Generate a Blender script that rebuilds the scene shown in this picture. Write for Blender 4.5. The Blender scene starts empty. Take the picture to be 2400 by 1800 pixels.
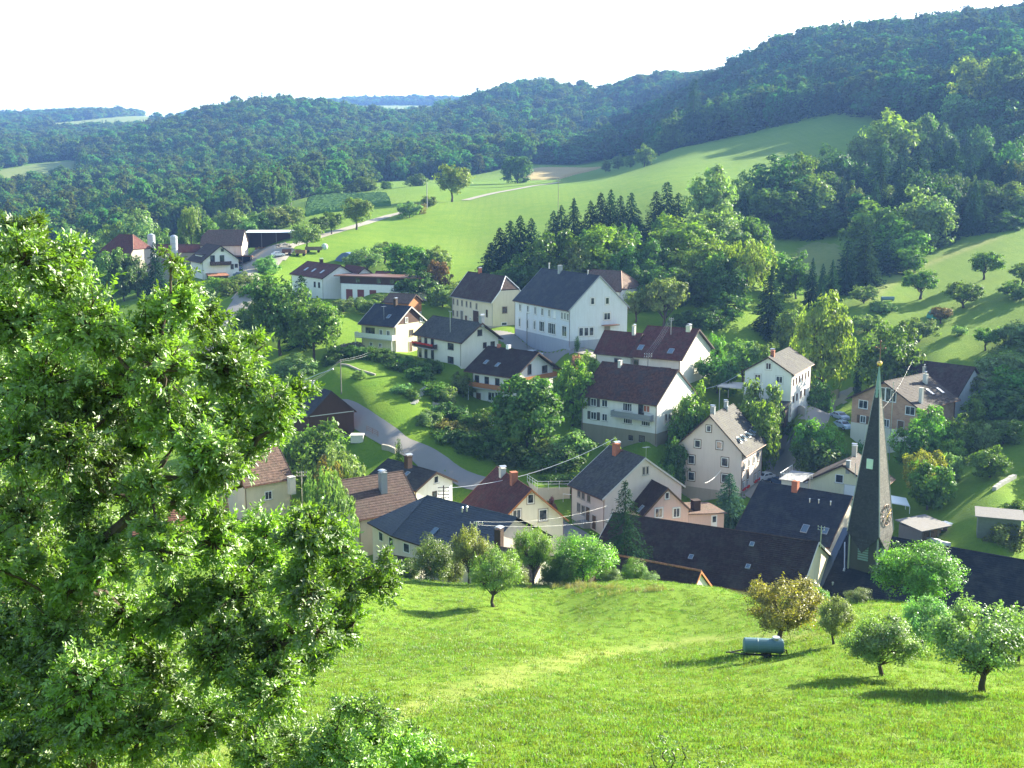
import bpy, math, random
import numpy as np
from mathutils import Vector, Matrix

# ------------------------------------------------------------------ camera, sky, sun, exposure
SC = bpy.context.scene
COL = SC.collection
rad = math.radians
FPX, PITCH, ZC = 2700.0, rad(9.9), 60.0          # focal length in photo pixels (2400 wide), tilt, camera height

cam_d = bpy.data.cameras.new("camera")
cam = bpy.data.objects.new("camera", cam_d)
COL.objects.link(cam)
cam_d.sensor_width = 36.0
cam_d.lens = 36.0 * FPX / 2400.0
cam_d.clip_start = 0.5
cam_d.clip_end = 20000.0
cam.location = (0, 0, ZC)
cam.rotation_euler = (rad(90) - PITCH, 0, 0)
SC.camera = cam

SUN_AZ, SUN_EL = rad(36), rad(22)                 # azimuth from +X towards +Y: sun stands right and behind the village
SUN_DIR = Vector((math.cos(SUN_EL) * math.cos(SUN_AZ), math.cos(SUN_EL) * math.sin(SUN_AZ), math.sin(SUN_EL)))
world = bpy.data.worlds.new("World")
SC.world = world
world.use_nodes = True
wn = world.node_tree
wn.nodes.clear()
w_out = wn.nodes.new("ShaderNodeOutputWorld")
w_bg = wn.nodes.new("ShaderNodeBackground")
w_sky = wn.nodes.new("ShaderNodeTexSky")
w_sky.sky_type = 'NISHITA'
w_sky.sun_disc = False
w_sky.sun_elevation = SUN_EL
w_sky.sun_rotation = rad(90) - SUN_AZ
w_sky.air_density = 1.0
w_sky.dust_density = 1.0
w_sky.ozone_density = 0.4
w_bg.inputs[1].default_value = 0.08
wn.links.new(w_sky.outputs[0], w_bg.inputs[0])
wn.links.new(w_bg.outputs[0], w_out.inputs[0])

sun_d = bpy.data.lights.new("sun", 'SUN')
sun_d.energy = 5.0
sun_d.angle = rad(0.53)
sun_d.color = (1.0, 0.92, 0.73)
sun = bpy.data.objects.new("sun", sun_d)
COL.objects.link(sun)
sun.location = (200, 200, 400)
sun.rotation_euler = (-SUN_DIR).to_track_quat('-Z', 'Y').to_euler()

SC.view_settings.view_transform = 'Standard'
SC.view_settings.look = 'None'
SC.view_settings.exposure = 2.32
SC.view_settings.gamma = 1.0
SC.view_settings.use_curve_mapping = False
SC.render.engine = 'CYCLES'
SC.cycles.use_denoising = True
SC.cycles.max_bounces = 6
SC.cycles.diffuse_bounces = 3
SC.cycles.glossy_bounces = 2
SC.cycles.transmission_bounces = 4
SC.cycles.transparent_max_bounces = 4
SC.cycles.volume_bounces = 0
SC.cycles.caustics_reflective = False
SC.cycles.caustics_refractive = False

# ------------------------------------------------------------------ photo geometry helpers
CP, SP = math.cos(PITCH), math.sin(PITCH)
def ray(u, v):
    X = (u - 1200) / FPX; U = -(v - 900) / FPX
    return np.array([X, CP + U * SP, -SP + U * CP])
def at(u, v, Y):
    r = ray(u, v)
    return np.array([0, 0, ZC]) + r * (Y / r[1])
def project(x, y, z):
    z = z - ZC
    d = y * CP - z * SP
    return 1200 + FPX * x / d, 900 - FPX * (y * SP + z * CP) / d

# ------------------------------------------------------------------ object helpers
def mesh_np(name, V, Fq, mats=(), uv=None, smooth=False, attr=None, midx=None):
    V = np.asarray(V, np.float32); Fq = np.asarray(Fq, np.int32)
    me = bpy.data.meshes.new(name)
    n, k = Fq.shape
    me.vertices.add(len(V)); me.vertices.foreach_set("co", V.ravel())
    me.loops.add(n * k); me.loops.foreach_set("vertex_index", Fq.ravel())
    me.polygons.add(n); me.polygons.foreach_set("loop_start", np.arange(0, n * k, k, dtype=np.int32))
    if smooth: me.polygons.foreach_set("use_smooth", np.ones(n, bool))
    for m in mats: me.materials.append(m)
    if midx is not None: me.polygons.foreach_set("material_index", np.asarray(midx, np.int32))
    me.update(calc_edges=True)
    if uv is not None:
        l = me.uv_layers.new(name="UVMap"); l.data.foreach_set("uv", np.asarray(uv, np.float32).ravel())
    if attr is not None:
        for an, (dom, val) in attr.items():
            a = me.attributes.new(an, 'FLOAT', dom); a.data.foreach_set("value", np.asarray(val, np.float32))
    return me
class MB:
    """collects polygons of one part"""
    def __init__(s): s.v = []; s.f = []; s.uv = []; s.m = []
    def poly(s, pts, uv=None, m=0):
        i = len(s.v); s.v += [tuple(p) for p in pts]; s.f.append(list(range(i, i + len(pts))))
        s.uv.append(uv or [(p[0] + p[1], p[2]) for p in pts]); s.m.append(m); return s
    def box(s, x0, x1, y0, y1, z0, z1, m=0, M=None):
        c = [(x0, y0, z0), (x1, y0, z0), (x1, y1, z0), (x0, y1, z0), (x0, y0, z1), (x1, y0, z1), (x1, y1, z1), (x0, y1, z1)]
        if M is not None: c = [tuple(M @ Vector(p)) for p in c]
        for q in ((3, 2, 1, 0), (4, 5, 6, 7), (0, 1, 5, 4), (1, 2, 6, 5), (2, 3, 7, 6), (3, 0, 4, 7)):
            s.poly([c[i] for i in q], m=m)
        return s
    def tube(s, p, r, n=8, m=0, cap=True):
        p = [Vector(q) for q in p]
        if not isinstance(r, (list, tuple)): r = [r] * len(p)
        rings = []
        for i, q in enumerate(p):
            t = (p[min(i + 1, len(p) - 1)] - p[max(i - 1, 0)]).normalized()
            a = Vector((0, 0, 1)) if abs(t.z) < .9 else Vector((1, 0, 0))
            e1 = t.cross(a).normalized(); e2 = t.cross(e1)
            rings.append([q + (e1 * math.cos(k * 2 * math.pi / n) + e2 * math.sin(k * 2 * math.pi / n)) * r[i] for k in range(n)])
        for i in range(len(p) - 1):
            for k in range(n):
                s.poly([rings[i][k], rings[i][(k + 1) % n], rings[i + 1][(k + 1) % n], rings[i + 1][k]], m=m)
        if cap: s.poly(rings[0], m=m); s.poly(rings[-1][::-1], m=m)
        return s
    def mesh(s, name, mats, smooth=False):
        me = bpy.data.meshes.new(name); me.from_pydata(s.v, [], s.f)
        for q in (mats if isinstance(mats, (list, tuple)) else [mats]): me.materials.append(q)
        l = me.uv_layers.new(name="UVMap")
        l.data.foreach_set("uv", np.array([c for q in s.uv for c in q], np.float32).ravel())
        me.polygons.foreach_set("material_index", np.array(s.m, np.int32))
        if smooth: me.polygons.foreach_set("use_smooth", np.ones(len(s.f), bool))
        me.update(); return me
def link(name, me, parent=None, loc=None, rz=None):
    o = bpy.data.objects.new(name, me); COL.objects.link(o)
    if parent: o.parent = parent
    if loc is not None: o.location = loc
    if rz is not None: o.rotation_euler = (0, 0, rz)
    return o
def obj(name, mb, mat, parent=None, loc=None, rz=None, smooth=False):
    return link(name, mb.mesh(name, mat, smooth), parent, loc, rz)
def tag(o, label, cat, group=None, kind=None):
    if label: o["label"] = label
    if cat: o["category"] = cat
    if group: o["group"] = group
    if kind: o["kind"] = kind
    return o
def thing(name, label, cat, loc=(0, 0, 0), rz=0.0, group=None):
    o = bpy.data.objects.new(name, None); o.empty_display_size = .5
    COL.objects.link(o); o.location = loc; o.rotation_euler = (0, 0, rz)
    return tag(o, label, cat, group)
def structure(o, name=None):
    o["kind"] = "structure"; return o

# ------------------------------------------------------------------ materials
MATS = {}
def newmat(name):
    m = bpy.data.materials.new(name); m.use_nodes = True; nt = m.node_tree
    nt.nodes.clear()
    out = nt.nodes.new("ShaderNodeOutputMaterial")
    return m, nt, out
def N(nt, t, **k):
    n = nt.nodes.new("ShaderNode" + t)
    for a, b in k.items(): setattr(n, a, b)
    return n
def noise(nt, scale, vec=None, detail=4, rough=.6, dist=0):
    n = N(nt, "TexNoise"); n.inputs["Scale"].default_value = scale; n.inputs["Detail"].default_value = detail
    n.inputs["Roughness"].default_value = rough; n.inputs["Distortion"].default_value = dist
    if vec is not None: nt.links.new(vec, n.inputs["Vector"])
    return n.outputs["Fac"]
def ramp(nt, fac, stops):
    r = N(nt, "ValToRGB"); e = r.color_ramp.elements
    while len(e) < len(stops): e.new(.5)
    for q, (p, c) in zip(e, stops): q.position = p; q.color = (*c, 1) if len(c) == 3 else c
    nt.links.new(fac, r.inputs[0]); return r.outputs[0]
def mix(nt, a, b, fac, mode='MIX'):
    n = N(nt, "MixRGB", blend_type=mode)
    for i, s in ((1, a), (2, b), (0, fac)):
        if isinstance(s, (int, float)): n.inputs[i].default_value = s if i == 0 else (s, s, s, 1)
        elif isinstance(s, tuple): n.inputs[i].default_value = (*s, 1)
        else: nt.links.new(s, n.inputs[i])
    return n.outputs[0]
def princ(nt, out, col, rough=.8, spec=.3, metal=0, bump=None, bs=.3, bd=.05):
    b = N(nt, "BsdfPrincipled")
    if isinstance(col, tuple): b.inputs["Base Color"].default_value = (*col, 1)
    else: nt.links.new(col, b.inputs["Base Color"])
    if isinstance(rough, (int, float)): b.inputs["Roughness"].default_value = rough
    else: nt.links.new(rough, b.inputs["Roughness"])
    b.inputs["Specular IOR Level"].default_value = spec
    b.inputs["Metallic"].default_value = metal
    if bump is not None:
        q = N(nt, "Bump"); q.inputs["Strength"].default_value = bs; q.inputs["Distance"].default_value = bd
        nt.links.new(bump, q.inputs["Height"]); nt.links.new(q.outputs[0], b.inputs["Normal"])
    nt.links.new(b.outputs[0], out.inputs[0]); return b
def geo_pos(nt): return N(nt, "NewGeometry").outputs["Position"]
def obj_co(nt): return N(nt, "TexCoord").outputs["Object"]
def plain(name, col, rough=.7, spec=.3, metal=0, var=.12, scale=3.0):
    if name in MATS: return MATS[name]
    m, nt, out = newmat(name)
    f = noise(nt, scale, obj_co(nt))
    c = mix(nt, tuple(max(0, x * (1 - var)) for x in col), tuple(min(1, x * (1 + var)) for x in col), f)
    princ(nt, out, c, rough, spec, metal)
    MATS[name] = m; return m
def wallmat(name, col, dirt=.35):
    """rendered facade: fine stucco, weather streaks, dirt near the base"""
    if name in MATS: return MATS[name]
    m, nt, out = newmat(name)
    co = obj_co(nt)
    mp = N(nt, "Mapping"); mp.inputs["Scale"].default_value = (1.6, 1.6, .22); nt.links.new(co, mp.inputs[0])
    st = noise(nt, 1.3, mp.outputs[0], 5, .65)
    pat = noise(nt, .45, co, 4, .6)
    fine = noise(nt, 14, co, 3)
    dk = (col[0] * .72, col[1] * .70, col[2] * .66)
    c = mix(nt, col, dk, ramp(nt, st, [(.42, (0, 0, 0)), (.75, (dirt + .2,) * 3)]))
    c = mix(nt, c, tuple(x * .86 for x in col), ramp(nt, pat, [(.5, (0, 0, 0)), (.75, (.6, .6, .6))]))
    c = mix(nt, c, tuple(min(1, x * 1.06) for x in col), mix(nt, 0.0, .5, fine))
    princ(nt, out, c, .9, .15, bump=fine, bs=.25, bd=.02)
    MATS[name] = m; return m
def roofmat(name, col, var=.35, moss=.3, tile=(.26, .36), gloss=.75, mosscol=(.10, .10, .07), alt=None, spec=.16):
    """roof covering: each tile its own shade, patches of lichen and weathering"""
    if name in MATS: return MATS[name]
    m, nt, out = newmat(name)
    uv = N(nt, "TexCoord").outputs["UV"]
    b = N(nt, "TexBrick"); nt.links.new(uv, b.inputs["Vector"])
    b.offset = .5; b.inputs["Scale"].default_value = 1.0
    b.inputs["Brick Width"].default_value = tile[0]; b.inputs["Row Height"].default_value = tile[1]
    b.inputs["Mortar Size"].default_value = .012; b.inputs["Mortar Smooth"].default_value = .3
    lo = tuple(x * (1 - var) for x in col); hi = alt or tuple(min(1, x * (1 + var)) for x in col)
    b.inputs["Color1"].default_value = (*lo, 1); b.inputs["Color2"].default_value = (*hi, 1)
    b.inputs["Mortar"].default_value = (*[x * .45 for x in col], 1); b.inputs["Bias"].default_value = -.1
    co = obj_co(nt)
    big = noise(nt, .5, co, 6, .7); med = noise(nt, 2.2, co, 5, .7)
    c = mix(nt, b.outputs["Color"], mosscol, ramp(nt, big, [(.46, (0, 0, 0)), (.66, (moss + .15,) * 3)]))
    c = mix(nt, c, tuple(min(1, x * 1.5 + .02) for x in col), ramp(nt, med, [(.58, (0, 0, 0)), (.75, (.35, .35, .35))]))
    princ(nt, out, c, gloss, spec, bump=b.outputs["Fac"], bs=.4, bd=-.02)
    MATS[name] = m; return m
def woodmat(name, col, step=.18, axis=0, rough=.75):
    if name in MATS: return MATS[name]
    m, nt, out = newmat(name)
    co = obj_co(nt)
    mp = N(nt, "Mapping"); mp.inputs["Scale"].default_value = (9, 9, .8) if axis == 0 else (1, 1, 9); nt.links.new(co, mp.inputs[0])
    f = noise(nt, 1.2, mp.outputs[0], 5, .7)
    c = mix(nt, tuple(x * .6 for x in col), tuple(min(1, x * 1.25) for x in col), f)
    princ(nt, out, c, rough, .25)
    MATS[name] = m; return m
def leafmat(name, trans=.4, gloss=.06, grough=.45, hue=.03, val=.35, tcol=(.98, 1.12, .42), rnd=(.82, 1.18)):
    """foliage: the object's own colour, varied tree by tree and leaf by leaf, lets light through"""
    if name in MATS: return MATS[name]
    m, nt, out = newmat(name)
    oi = N(nt, "ObjectInfo")
    at_ = N(nt, "Attribute", attribute_name="tint")
    hs = N(nt, "HueSaturation")
    nt.links.new(oi.outputs["Color"], hs.inputs["Color"])
    def lin(src, a, b):
        q = N(nt, "MapRange"); q.inputs["To Min"].default_value = a; q.inputs["To Max"].default_value = b
        nt.links.new(src, q.inputs["Value"]); return q.outputs[0]
    ad = N(nt, "Math", operation='ADD'); nt.links.new(lin(oi.outputs["Random"], -hue, hue), ad.inputs[0])
    nt.links.new(lin(at_.outputs["Fac"], .5 - hue * .6, .5 + hue * .6), ad.inputs[1]); nt.links.new(ad.outputs[0], hs.inputs["Hue"])
    mu = N(nt, "Math", operation='MULTIPLY'); nt.links.new(lin(oi.outputs["Random"], *rnd), mu.inputs[0])
    nt.links.new(lin(at_.outputs["Fac"], 1 - val, 1 + val), mu.inputs[1]); nt.links.new(mu.outputs[0], hs.inputs["Value"])
    c = hs.outputs[0]
    d = N(nt, "BsdfDiffuse"); nt.links.new(c, d.inputs[0])
    t = N(nt, "BsdfTranslucent"); nt.links.new(mix(nt, c, tcol, 1.0, 'MULTIPLY'), t.inputs[0])
    g = N(nt, "BsdfGlossy"); g.inputs["Roughness"].default_value = grough; g.inputs[0].default_value = (.9, .95, 1, 1)
    s1 = N(nt, "MixShader"); s1.inputs[0].default_value = trans
    nt.links.new(d.outputs[0], s1.inputs[1]); nt.links.new(t.outputs[0], s1.inputs[2])
    s2 = N(nt, "MixShader"); s2.inputs[0].default_value = gloss
    nt.links.new(s1.outputs[0], s2.inputs[1]); nt.links.new(g.outputs[0], s2.inputs[2])
    nt.links.new(s2.outputs[0], out.inputs[0])
    MATS[name] = m; return m

# ------------------------------------------------------------------ houses: fitted placement (x, y, yaw deg, roof length, roof width, eave z, ridge z, base z)
HS = dict(
 school=(12.61, 252.0, -61.8, 24.5, 15.2, 33.9, 40.9, 26.2), cream=(-5.75, 280.0, -57.0, 19.4, 10.3, 32.36, 38.2, 26.2),
 yellow=(-26.1, 252.0, -34.6, 10.5, 11.6, 29.7, 33.6, 24.4), loggia=(-11.6, 242.0, -50.7, 17.5, 10.9, 27.96, 31.66, 23.1),
 balcony=(.19, 226.0, -41.2, 13.4, 14.3, 23.36, 27.57, 17.8), red=(32.1, 228.0, -29.5, 11.05, 18.2, 26.66, 31.65, 21.2),
 redann=(22.4, 230.0, -36.0, 8.9, 8.2, 26.3, 30.5, 21.0), brown=(23.5, 210.0, -37.6, 16.3, 14.8, 21.4, 26.8, 14.2),
 white8=(51.1, 218.0, 61.9, 15.2, 9.8, 25.2, 28.2, 17.2), tall=(36.2, 195.0, 59.9, 11.8, 12.95, 15.2, 21.5, 8.05),
 grey10=(17.6, 172.0, -60.8, 9.65, 15.3, 14.1, 19.5, 8.2), pink=(21.3, 168.0, -69.4, 9.1, 8.0, 12.1, 15.9, 6.6),
 redbrown=(.23, 160.0, -69.0, 14.0, 11.1, 13.5, 18.5, 8.0), brown14=(-20.0, 160.0, 32.9, 9.9, 11.1, 14.4, 18.8, 8.9),
 white15=(-15.9, 178.0, -46.2, 12.3, 8.5, 13.6, 15.85, 8.3), tile16=(-37.9, 165.0, 37.9, 7.9, 9.4, 17.4, 21.4, 11.9),
 barn18=(-35.0, 204.0, -55.0, 11.5, 9.4, 19.8, 23.9, 16.1), farm19=(-94.0, 365.0, -58.1, 14.6, 13.3, 35.8, 40.9, 30.4),
 barn19=(-96.9, 395.0, 6.0, 11.3, 9.8, 40.6, 44.2, 33.5), sky20=(-53.0, 325.0, -54.1, 20.6, 11.5, 34.4, 37.8, 28.9),
 brick23=(71.9, 208.0, 41.4, 14.2, 14.7, 20.9, 24.95, 13.9), ygable=(53.7, 178.0, 58.4, 9.1, 12.0, 13.4, 16.85, 7.9),
 dark25=(44.1, 168.0, -36.5, 14.6, 16.7, 9.06, 14.7, 4.6), barn26=(26.6, 148.0, -28.3, 28.5, 18.2, 10.2, 14.86, 5.6),
 small27=(17.3, 136.0, -32.0, 12.9, 10.1, 9.8, 14.0, 7.3), church=(54.7, 145.0, -35.7, 22.7, 19.4, 7.6, 13.5, 4.6))

# ------------------------------------------------------------------ terrain: one sheet, surveyed points joined by a thin-plate spline
CT = []   # (x, y, z)
def cpx(u, v, Y): CT.append(tuple(at(u, v, Y)))
for u in (-300, 0, 600, 1200, 1800, 2400, 2700):
    for Y in (30, 45, 65, 85):
        x = at(u, 1300, Y)[0]
        CT.append((x, Y, ZC - 6.6 - .32 * Y))
for u in (-300, 0, 400): CT.append((at(u, 1300, 108)[0], 108, ZC - 6.0 - .315 * 108))
for q in ((800, 1342, 115), (1000, 1358, 120), (1300, 1378, 122), (1500, 1387, 118), (1700, 1394, 108), (1850, 1408, 98), (900, 1350, 117), (1150, 1368, 121), (1400, 1383, 120), (1600, 1391, 113), (1300, 1450, 98), (1000, 1440, 95), (1600, 1460, 90), (2050, 1430, 90), (2200, 1438, 88), (2400, 1445, 86)): cpx(*q)
for u, Y, z in ((800, 134, 11.5), (1000, 132, 11), (1150, 133, 9.5), (1300, 133, 8), (1500, 128, 8.2), (1700, 122, 9), (1850, 113, 11), (2050, 107, 13.5), (2250, 104, 15), (2400, 102, 16), (2000, 130, 5.5), (2300, 122, 6.5), (2700, 115, 8)):
    CT.append((at(u, 1300, Y)[0], Y, z))
def local(h, lx, ly):
    x, y, yaw = h[0], h[1], rad(h[2]); c, s = math.cos(yaw), math.sin(yaw)
    return x + c * lx - s * ly, y + s * lx + c * ly
for k, h in HS.items():
    for sx in (-.5, .5):
        for sy in (-.5, .5):
            X, Y = local(h, sx * h[3] * .95, sy * h[4] * .95)
            CT.append((X, Y, h[7]))
for X, Y in ((-15, 143), (-5, 134), (4, 138), (-10, 147)): CT.append((X, Y, 10.0))
PT = [  # village floor, roads, slopes
 (840, 978, 205), (930, 1035, 196), (1040, 1095, 188), (1150, 1160, 178), (1330, 1250, 163), (700, 900, 225), (780, 880, 222), (900, 900, 218), (1000, 940, 212), (1050, 1010, 203), (1180, 1060, 196), (1330, 1110, 186),
 (620, 790, 262), (575, 690, 305), (580, 630, 345), (650, 585, 378), (760, 552, 415), (850, 524, 452), (935, 500, 490), (730, 790, 255), (800, 740, 280), (880, 660, 320), (960, 690, 308), (760, 860, 238),
 (1840, 1140, 192), (1838, 1090, 202), (1835, 1050, 212), (1900, 985, 228), (1940, 955, 238), (1880, 880, 250), (1720, 880, 240), (1700, 800, 255),
 (1500, 700, 290), (1300, 640, 318), (1150, 660, 325), (1700, 700, 280), (1600, 640, 310), (1900, 640, 330), (1880, 590, 372), (1840, 555, 398), (1960, 690, 300), (2000, 740, 275), (2000, 860, 245),
 (2150, 690, 292), (2300, 600, 325), (2390, 540, 350), (2200, 850, 236), (2390, 800, 240), (2390, 1000, 196), (2390, 1150, 168), (2390, 1270, 150), (2200, 1150, 176), (2250, 1240, 158), (2150, 1050, 196), (2600, 900, 210), (2600, 600, 310),
 (1000, 480, 520), (1130, 600, 390), (900, 560, 420), (1130, 500, 490), (1060, 470, 545), (1300, 520, 450), (1250, 460, 540), (1450, 560, 390), (1600, 480, 430), (1700, 450, 465), (1500, 400, 620), (1300, 428, 690), (1215, 432, 680),
 (1250, 415, 790), (1400, 405, 800), (1250, 395, 860), (1400, 392, 880), (1000, 440, 640), (800, 480, 555), (720, 470, 600), (900, 455, 600), (700, 520, 480), (640, 520, 500),
 (1500, 388, 720), (1580, 350, 720), (1750, 318, 700), (1850, 300, 680), (2000, 292, 650), (1800, 380, 560), (2000, 400, 520), (1750, 545, 400), (2000, 550, 390), (2200, 480, 420), (2400, 420, 440), (2250, 340, 540), (2400, 360, 500), (1700, 380, 580),
 (1700, 312, 790), (1650, 288, 950), (1625, 226, 1280), (1800, 152, 1070), (2000, 112, 1030), (2300, 72, 1080), (2450, 60, 1080), (2700, 60, 1000), (2600, 300, 520),
 (1800, 230, 1500), (2300, 165, 1600), (1640, 262, 1650), (2700, 165, 1600),
 # valley and far hills (ground under the canopy)
 (300, 640, 440), (150, 660, 430), (450, 590, 450), (560, 560, 500), (0, 680, 420), (100, 600, 600), (0, 600, 620), (350, 550, 680), (600, 500, 680), (750, 455, 760), (900, 425, 860), (1050, 415, 900), (1150, 402, 900),
 (100, 520, 850), (350, 490, 900), (-300, 600, 600), (-300, 450, 1200), (300, 440, 1100), (600, 420, 1050), (900, 395, 1000), (1150, 385, 980), (1350, 385, 960), (1480, 372, 900),
 (60, 424, 1250), (0, 424, 1250), (100, 384, 1420), (175, 378, 1450), (20, 345, 1900), (200, 360, 1650),
 (470, 287, 1700), (560, 270, 1700), (640, 260, 1700), (720, 262, 1700), (800, 268, 1750), (880, 288, 1800), (1000, 284, 1800), (1100, 262, 1800), (1170, 236, 1750), (1215, 222, 1700), (1285, 218, 1700), (1330, 235, 1700), (1400, 247, 1700), (1480, 224, 1650), (1600, 206, 1600),
 (640, 320, 2200), (450, 325, 2150), (1220, 290, 2200), (1600, 262, 2150), (920, 290, 2250),
 (640, 340, 1380), (400, 370, 1350), (900, 345, 1350), (1150, 320, 1300), (1350, 315, 1250), (1480, 310, 1200), (250, 345, 1700),
 (0, 312, 2350), (270, 297, 2500), (150, 298, 2500), (380, 292, 2500), (270, 276, 2900), (400, 277, 2900), (0, 284, 3200), (420, 284, 3200), (150, 272, 3400), (300, 271, 3400), (600, 275, 3300), (930, 264, 2700), (930, 251, 3200), (1000, 240, 3600), (750, 249, 3600), (1300, 260, 3300), (1800, 250, 3000), (2400, 230, 3000), (-300, 300, 3000)]
for q in PT: cpx(*q)
for u in range(-300, 2800, 300): cpx(u, 330, 6500); cpx(u, 420, 9000)
CT = np.array(CT)
def pcoord(x, y):
    y = np.maximum(y, 28.0); th = np.clip(x / y, -.62, .62)
    return np.stack([th * 3.2, np.log(y)], -1)
def tps_fit(P, T, lam):
    n = len(P); d2 = ((P[:, None] - P[None]) ** 2).sum(-1)
    K = .5 * d2 * np.log(d2 + 1e-12); K[np.arange(n), np.arange(n)] = lam
    A = np.zeros((n + 3, n + 3)); A[:n, :n] = K; A[:n, n] = 1; A[:n, n + 1:] = P; A[n, :n] = 1; A[n + 1:, :n] = P.T
    return np.linalg.solve(A, np.concatenate([T, np.zeros(3)]))
_P = pcoord(CT[:, 0], CT[:, 1]); _W = tps_fit(_P, (CT[:, 2] - ZC) / CT[:, 1], 5e-4)
def terrain_fn(x, y):
    x = np.asarray(x, float); y = np.asarray(y, float); sh = x.shape
    x = x.ravel(); y = y.ravel(); out = np.empty(len(x))
    for i in range(0, len(x), 8000):
        p = pcoord(x[i:i + 8000], y[i:i + 8000])
        d2 = ((p[:, None] - _P[None]) ** 2).sum(-1)
        t = (.5 * d2 * np.log(d2 + 1e-12)) @ _W[:len(_P)] + _W[len(_P)] + p @ _W[len(_P) + 1:]
        out[i:i + 8000] = t
    z = ZC + np.maximum(y, 28) * out
    near = np.where(y > 14, ZC - 6.6 - .32 * y, np.where(y > 0, ZC - 1.8 - (y / 14.) * 9.28, ZC - 1.8))
    w = np.clip((y - 30) / 12., 0, 1); w = w * w * (3 - 2 * w)
    z = z * w + near * (1 - w)
    z += .25 * np.sin(x * .11 + 1.3 * np.sin(y * .05)) * np.clip((y - 40) / 60, 0, 1) * .6
    return z.reshape(sh)
def axis_(c0, c1, lo, hi, d0, g):
    a = list(np.arange(c0, c1 + .01, d0)); d = d0
    while a[-1] < hi: d = min(d * g, 160); a.append(a[-1] + d)
    d = d0; b = []; q = c0
    while q > lo: d = min(d * g, 160); q -= d; b.append(q)
    return np.array(b[::-1] + a)
GX = axis_(-130, 150, -3000, 3000, 2.2, 1.06)
GY = axis_(24, 440, -60, 4600, 2.2, 1.045)
_gx, _gy = np.meshgrid(GX, GY)
GZ = terrain_fn(_gx, _gy)
def H(x, y):
    x = np.asarray(x, float); y = np.asarray(y, float)
    i = np.clip(np.searchsorted(GX, x) - 1, 0, len(GX) - 2); j = np.clip(np.searchsorted(GY, y) - 1, 0, len(GY) - 2)
    a = np.clip((x - GX[i]) / (GX[i + 1] - GX[i]), 0, 1); b = np.clip((y - GY[j]) / (GY[j + 1] - GY[j]), 0, 1)
    return (GZ[j, i] * (1 - a) + GZ[j, i + 1] * a) * (1 - b) + (GZ[j + 1, i] * (1 - a) + GZ[j + 1, i + 1] * a) * b
_YS = np.exp(np.linspace(math.log(24), math.log(8000), 2600))
def ground(u, v, ymin=24, ymax=8000):
    """where the sight line through a photo point meets the terrain"""
    r = ray(u, v); x = r[0] / r[1] * _YS; z = ZC + r[2] / r[1] * _YS
    d = z - H(x, _YS); ok = (_YS >= ymin) & (_YS <= ymax)
    k = np.where((d <= 0) & ok)[0]
    if len(k) == 0: Y = ymax
    elif k[0] == 0 or d[k[0] - 1] <= 0: Y = _YS[k[0]]
    else:
        i = k[0]; t = d[i - 1] / (d[i - 1] - d[i]); Y = _YS[i - 1] + t * (_YS[i] - _YS[i - 1])
    X = r[0] / r[1] * Y
    return X, Y, float(H(X, Y))
def gpix(pts, **k): return [ground(u, v, **k)[:2] for u, v in pts]
def inpoly(px, py, poly):
    px = np.asarray(px); py = np.asarray(py); r = np.zeros(px.shape, bool); n = len(poly)
    for i in range(n):
        x1, y1 = poly[i]; x2, y2 = poly[(i + 1) % n]
        c = ((y1 > py) != (y2 > py)) & (px < (x2 - x1) * (py - y1) / ((y2 - y1) if y2 != y1 else 1e-9) + x1)
        r ^= c
    return r
nxg, nyg = len(GX), len(GY)
_id = np.arange(nxg * nyg).reshape(nyg, nxg)
_F = np.stack([_id[:-1, :-1], _id[:-1, 1:], _id[1:, 1:], _id[1:, :-1]], -1).reshape(-1, 4)

# ground cover attribute: bare or dry ground where people and wheels keep it so
def poly_dist(x, y, pl):
    d = np.full(x.shape, 1e9)
    for (x1, y1), (x2, y2) in zip(pl[:-1], pl[1:]):
        L = (x2 - x1) ** 2 + (y2 - y1) ** 2 + 1e-9
        t = np.clip(((x - x1) * (x2 - x1) + (y - y1) * (y2 - y1)) / L, 0, 1)
        d = np.minimum(d, np.hypot(x - x1 - t * (x2 - x1), y - y1 - t * (y2 - y1)))
    return d
TRACK = gpix([(560, 1760), (800, 1700), (1000, 1650), (1200, 1585), (1400, 1530), (1600, 1500), (1760, 1490), (1900, 1492)], ymax=130)
TRACK2 = gpix([(2040, 700), (2085, 660), (2140, 632), (2220, 600), (2330, 560)], ymin=250)
def worn(x, y):
    d = poly_dist(x, y, TRACK); a = np.exp(-(d / 1.15) ** 2) * .72
    rut = np.exp(-((np.abs(d) - .95) / .4) ** 2) * .35
    d2 = poly_dist(x, y, TRACK2); a = np.maximum(a + rut, np.exp(-(d2 / 2.2) ** 2) * .9)
    return a
_wr = np.where((_gy > 25) & (_gy < 440) & (np.abs(_gx) < 220), worn(_gx, _gy), 0)
m, nt, out = newmat("meadow_grass")
P_ = geo_pos(nt)
big = noise(nt, .012, P_, 4, .55); mid = noise(nt, .14, P_, 5, .65); fin = noise(nt, 1.6, P_, 6, .75); vf = noise(nt, 7.0, P_, 4, .7)
c = mix(nt, (.102, .205, .016), (.16, .25, .022), ramp(nt, mid, [(.3, (0, 0, 0)), (.7, (1, 1, 1))]))
c = mix(nt, c, (.17, .25, .03), ramp(nt, big, [(.45, (0, 0, 0)), (.7, (.55, .55, .55))]))
c = mix(nt, c, (.085, .165, .016), ramp(nt, fin, [(.36, (.6, .6, .6)), (.54, (0, 0, 0))]))
c = mix(nt, c, (.21, .27, .07), ramp(nt, vf, [(.58, (0, 0, 0)), (.72, (.55, .55, .55))]))
wa = N(nt, "Attribute", attribute_name="worn")
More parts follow.
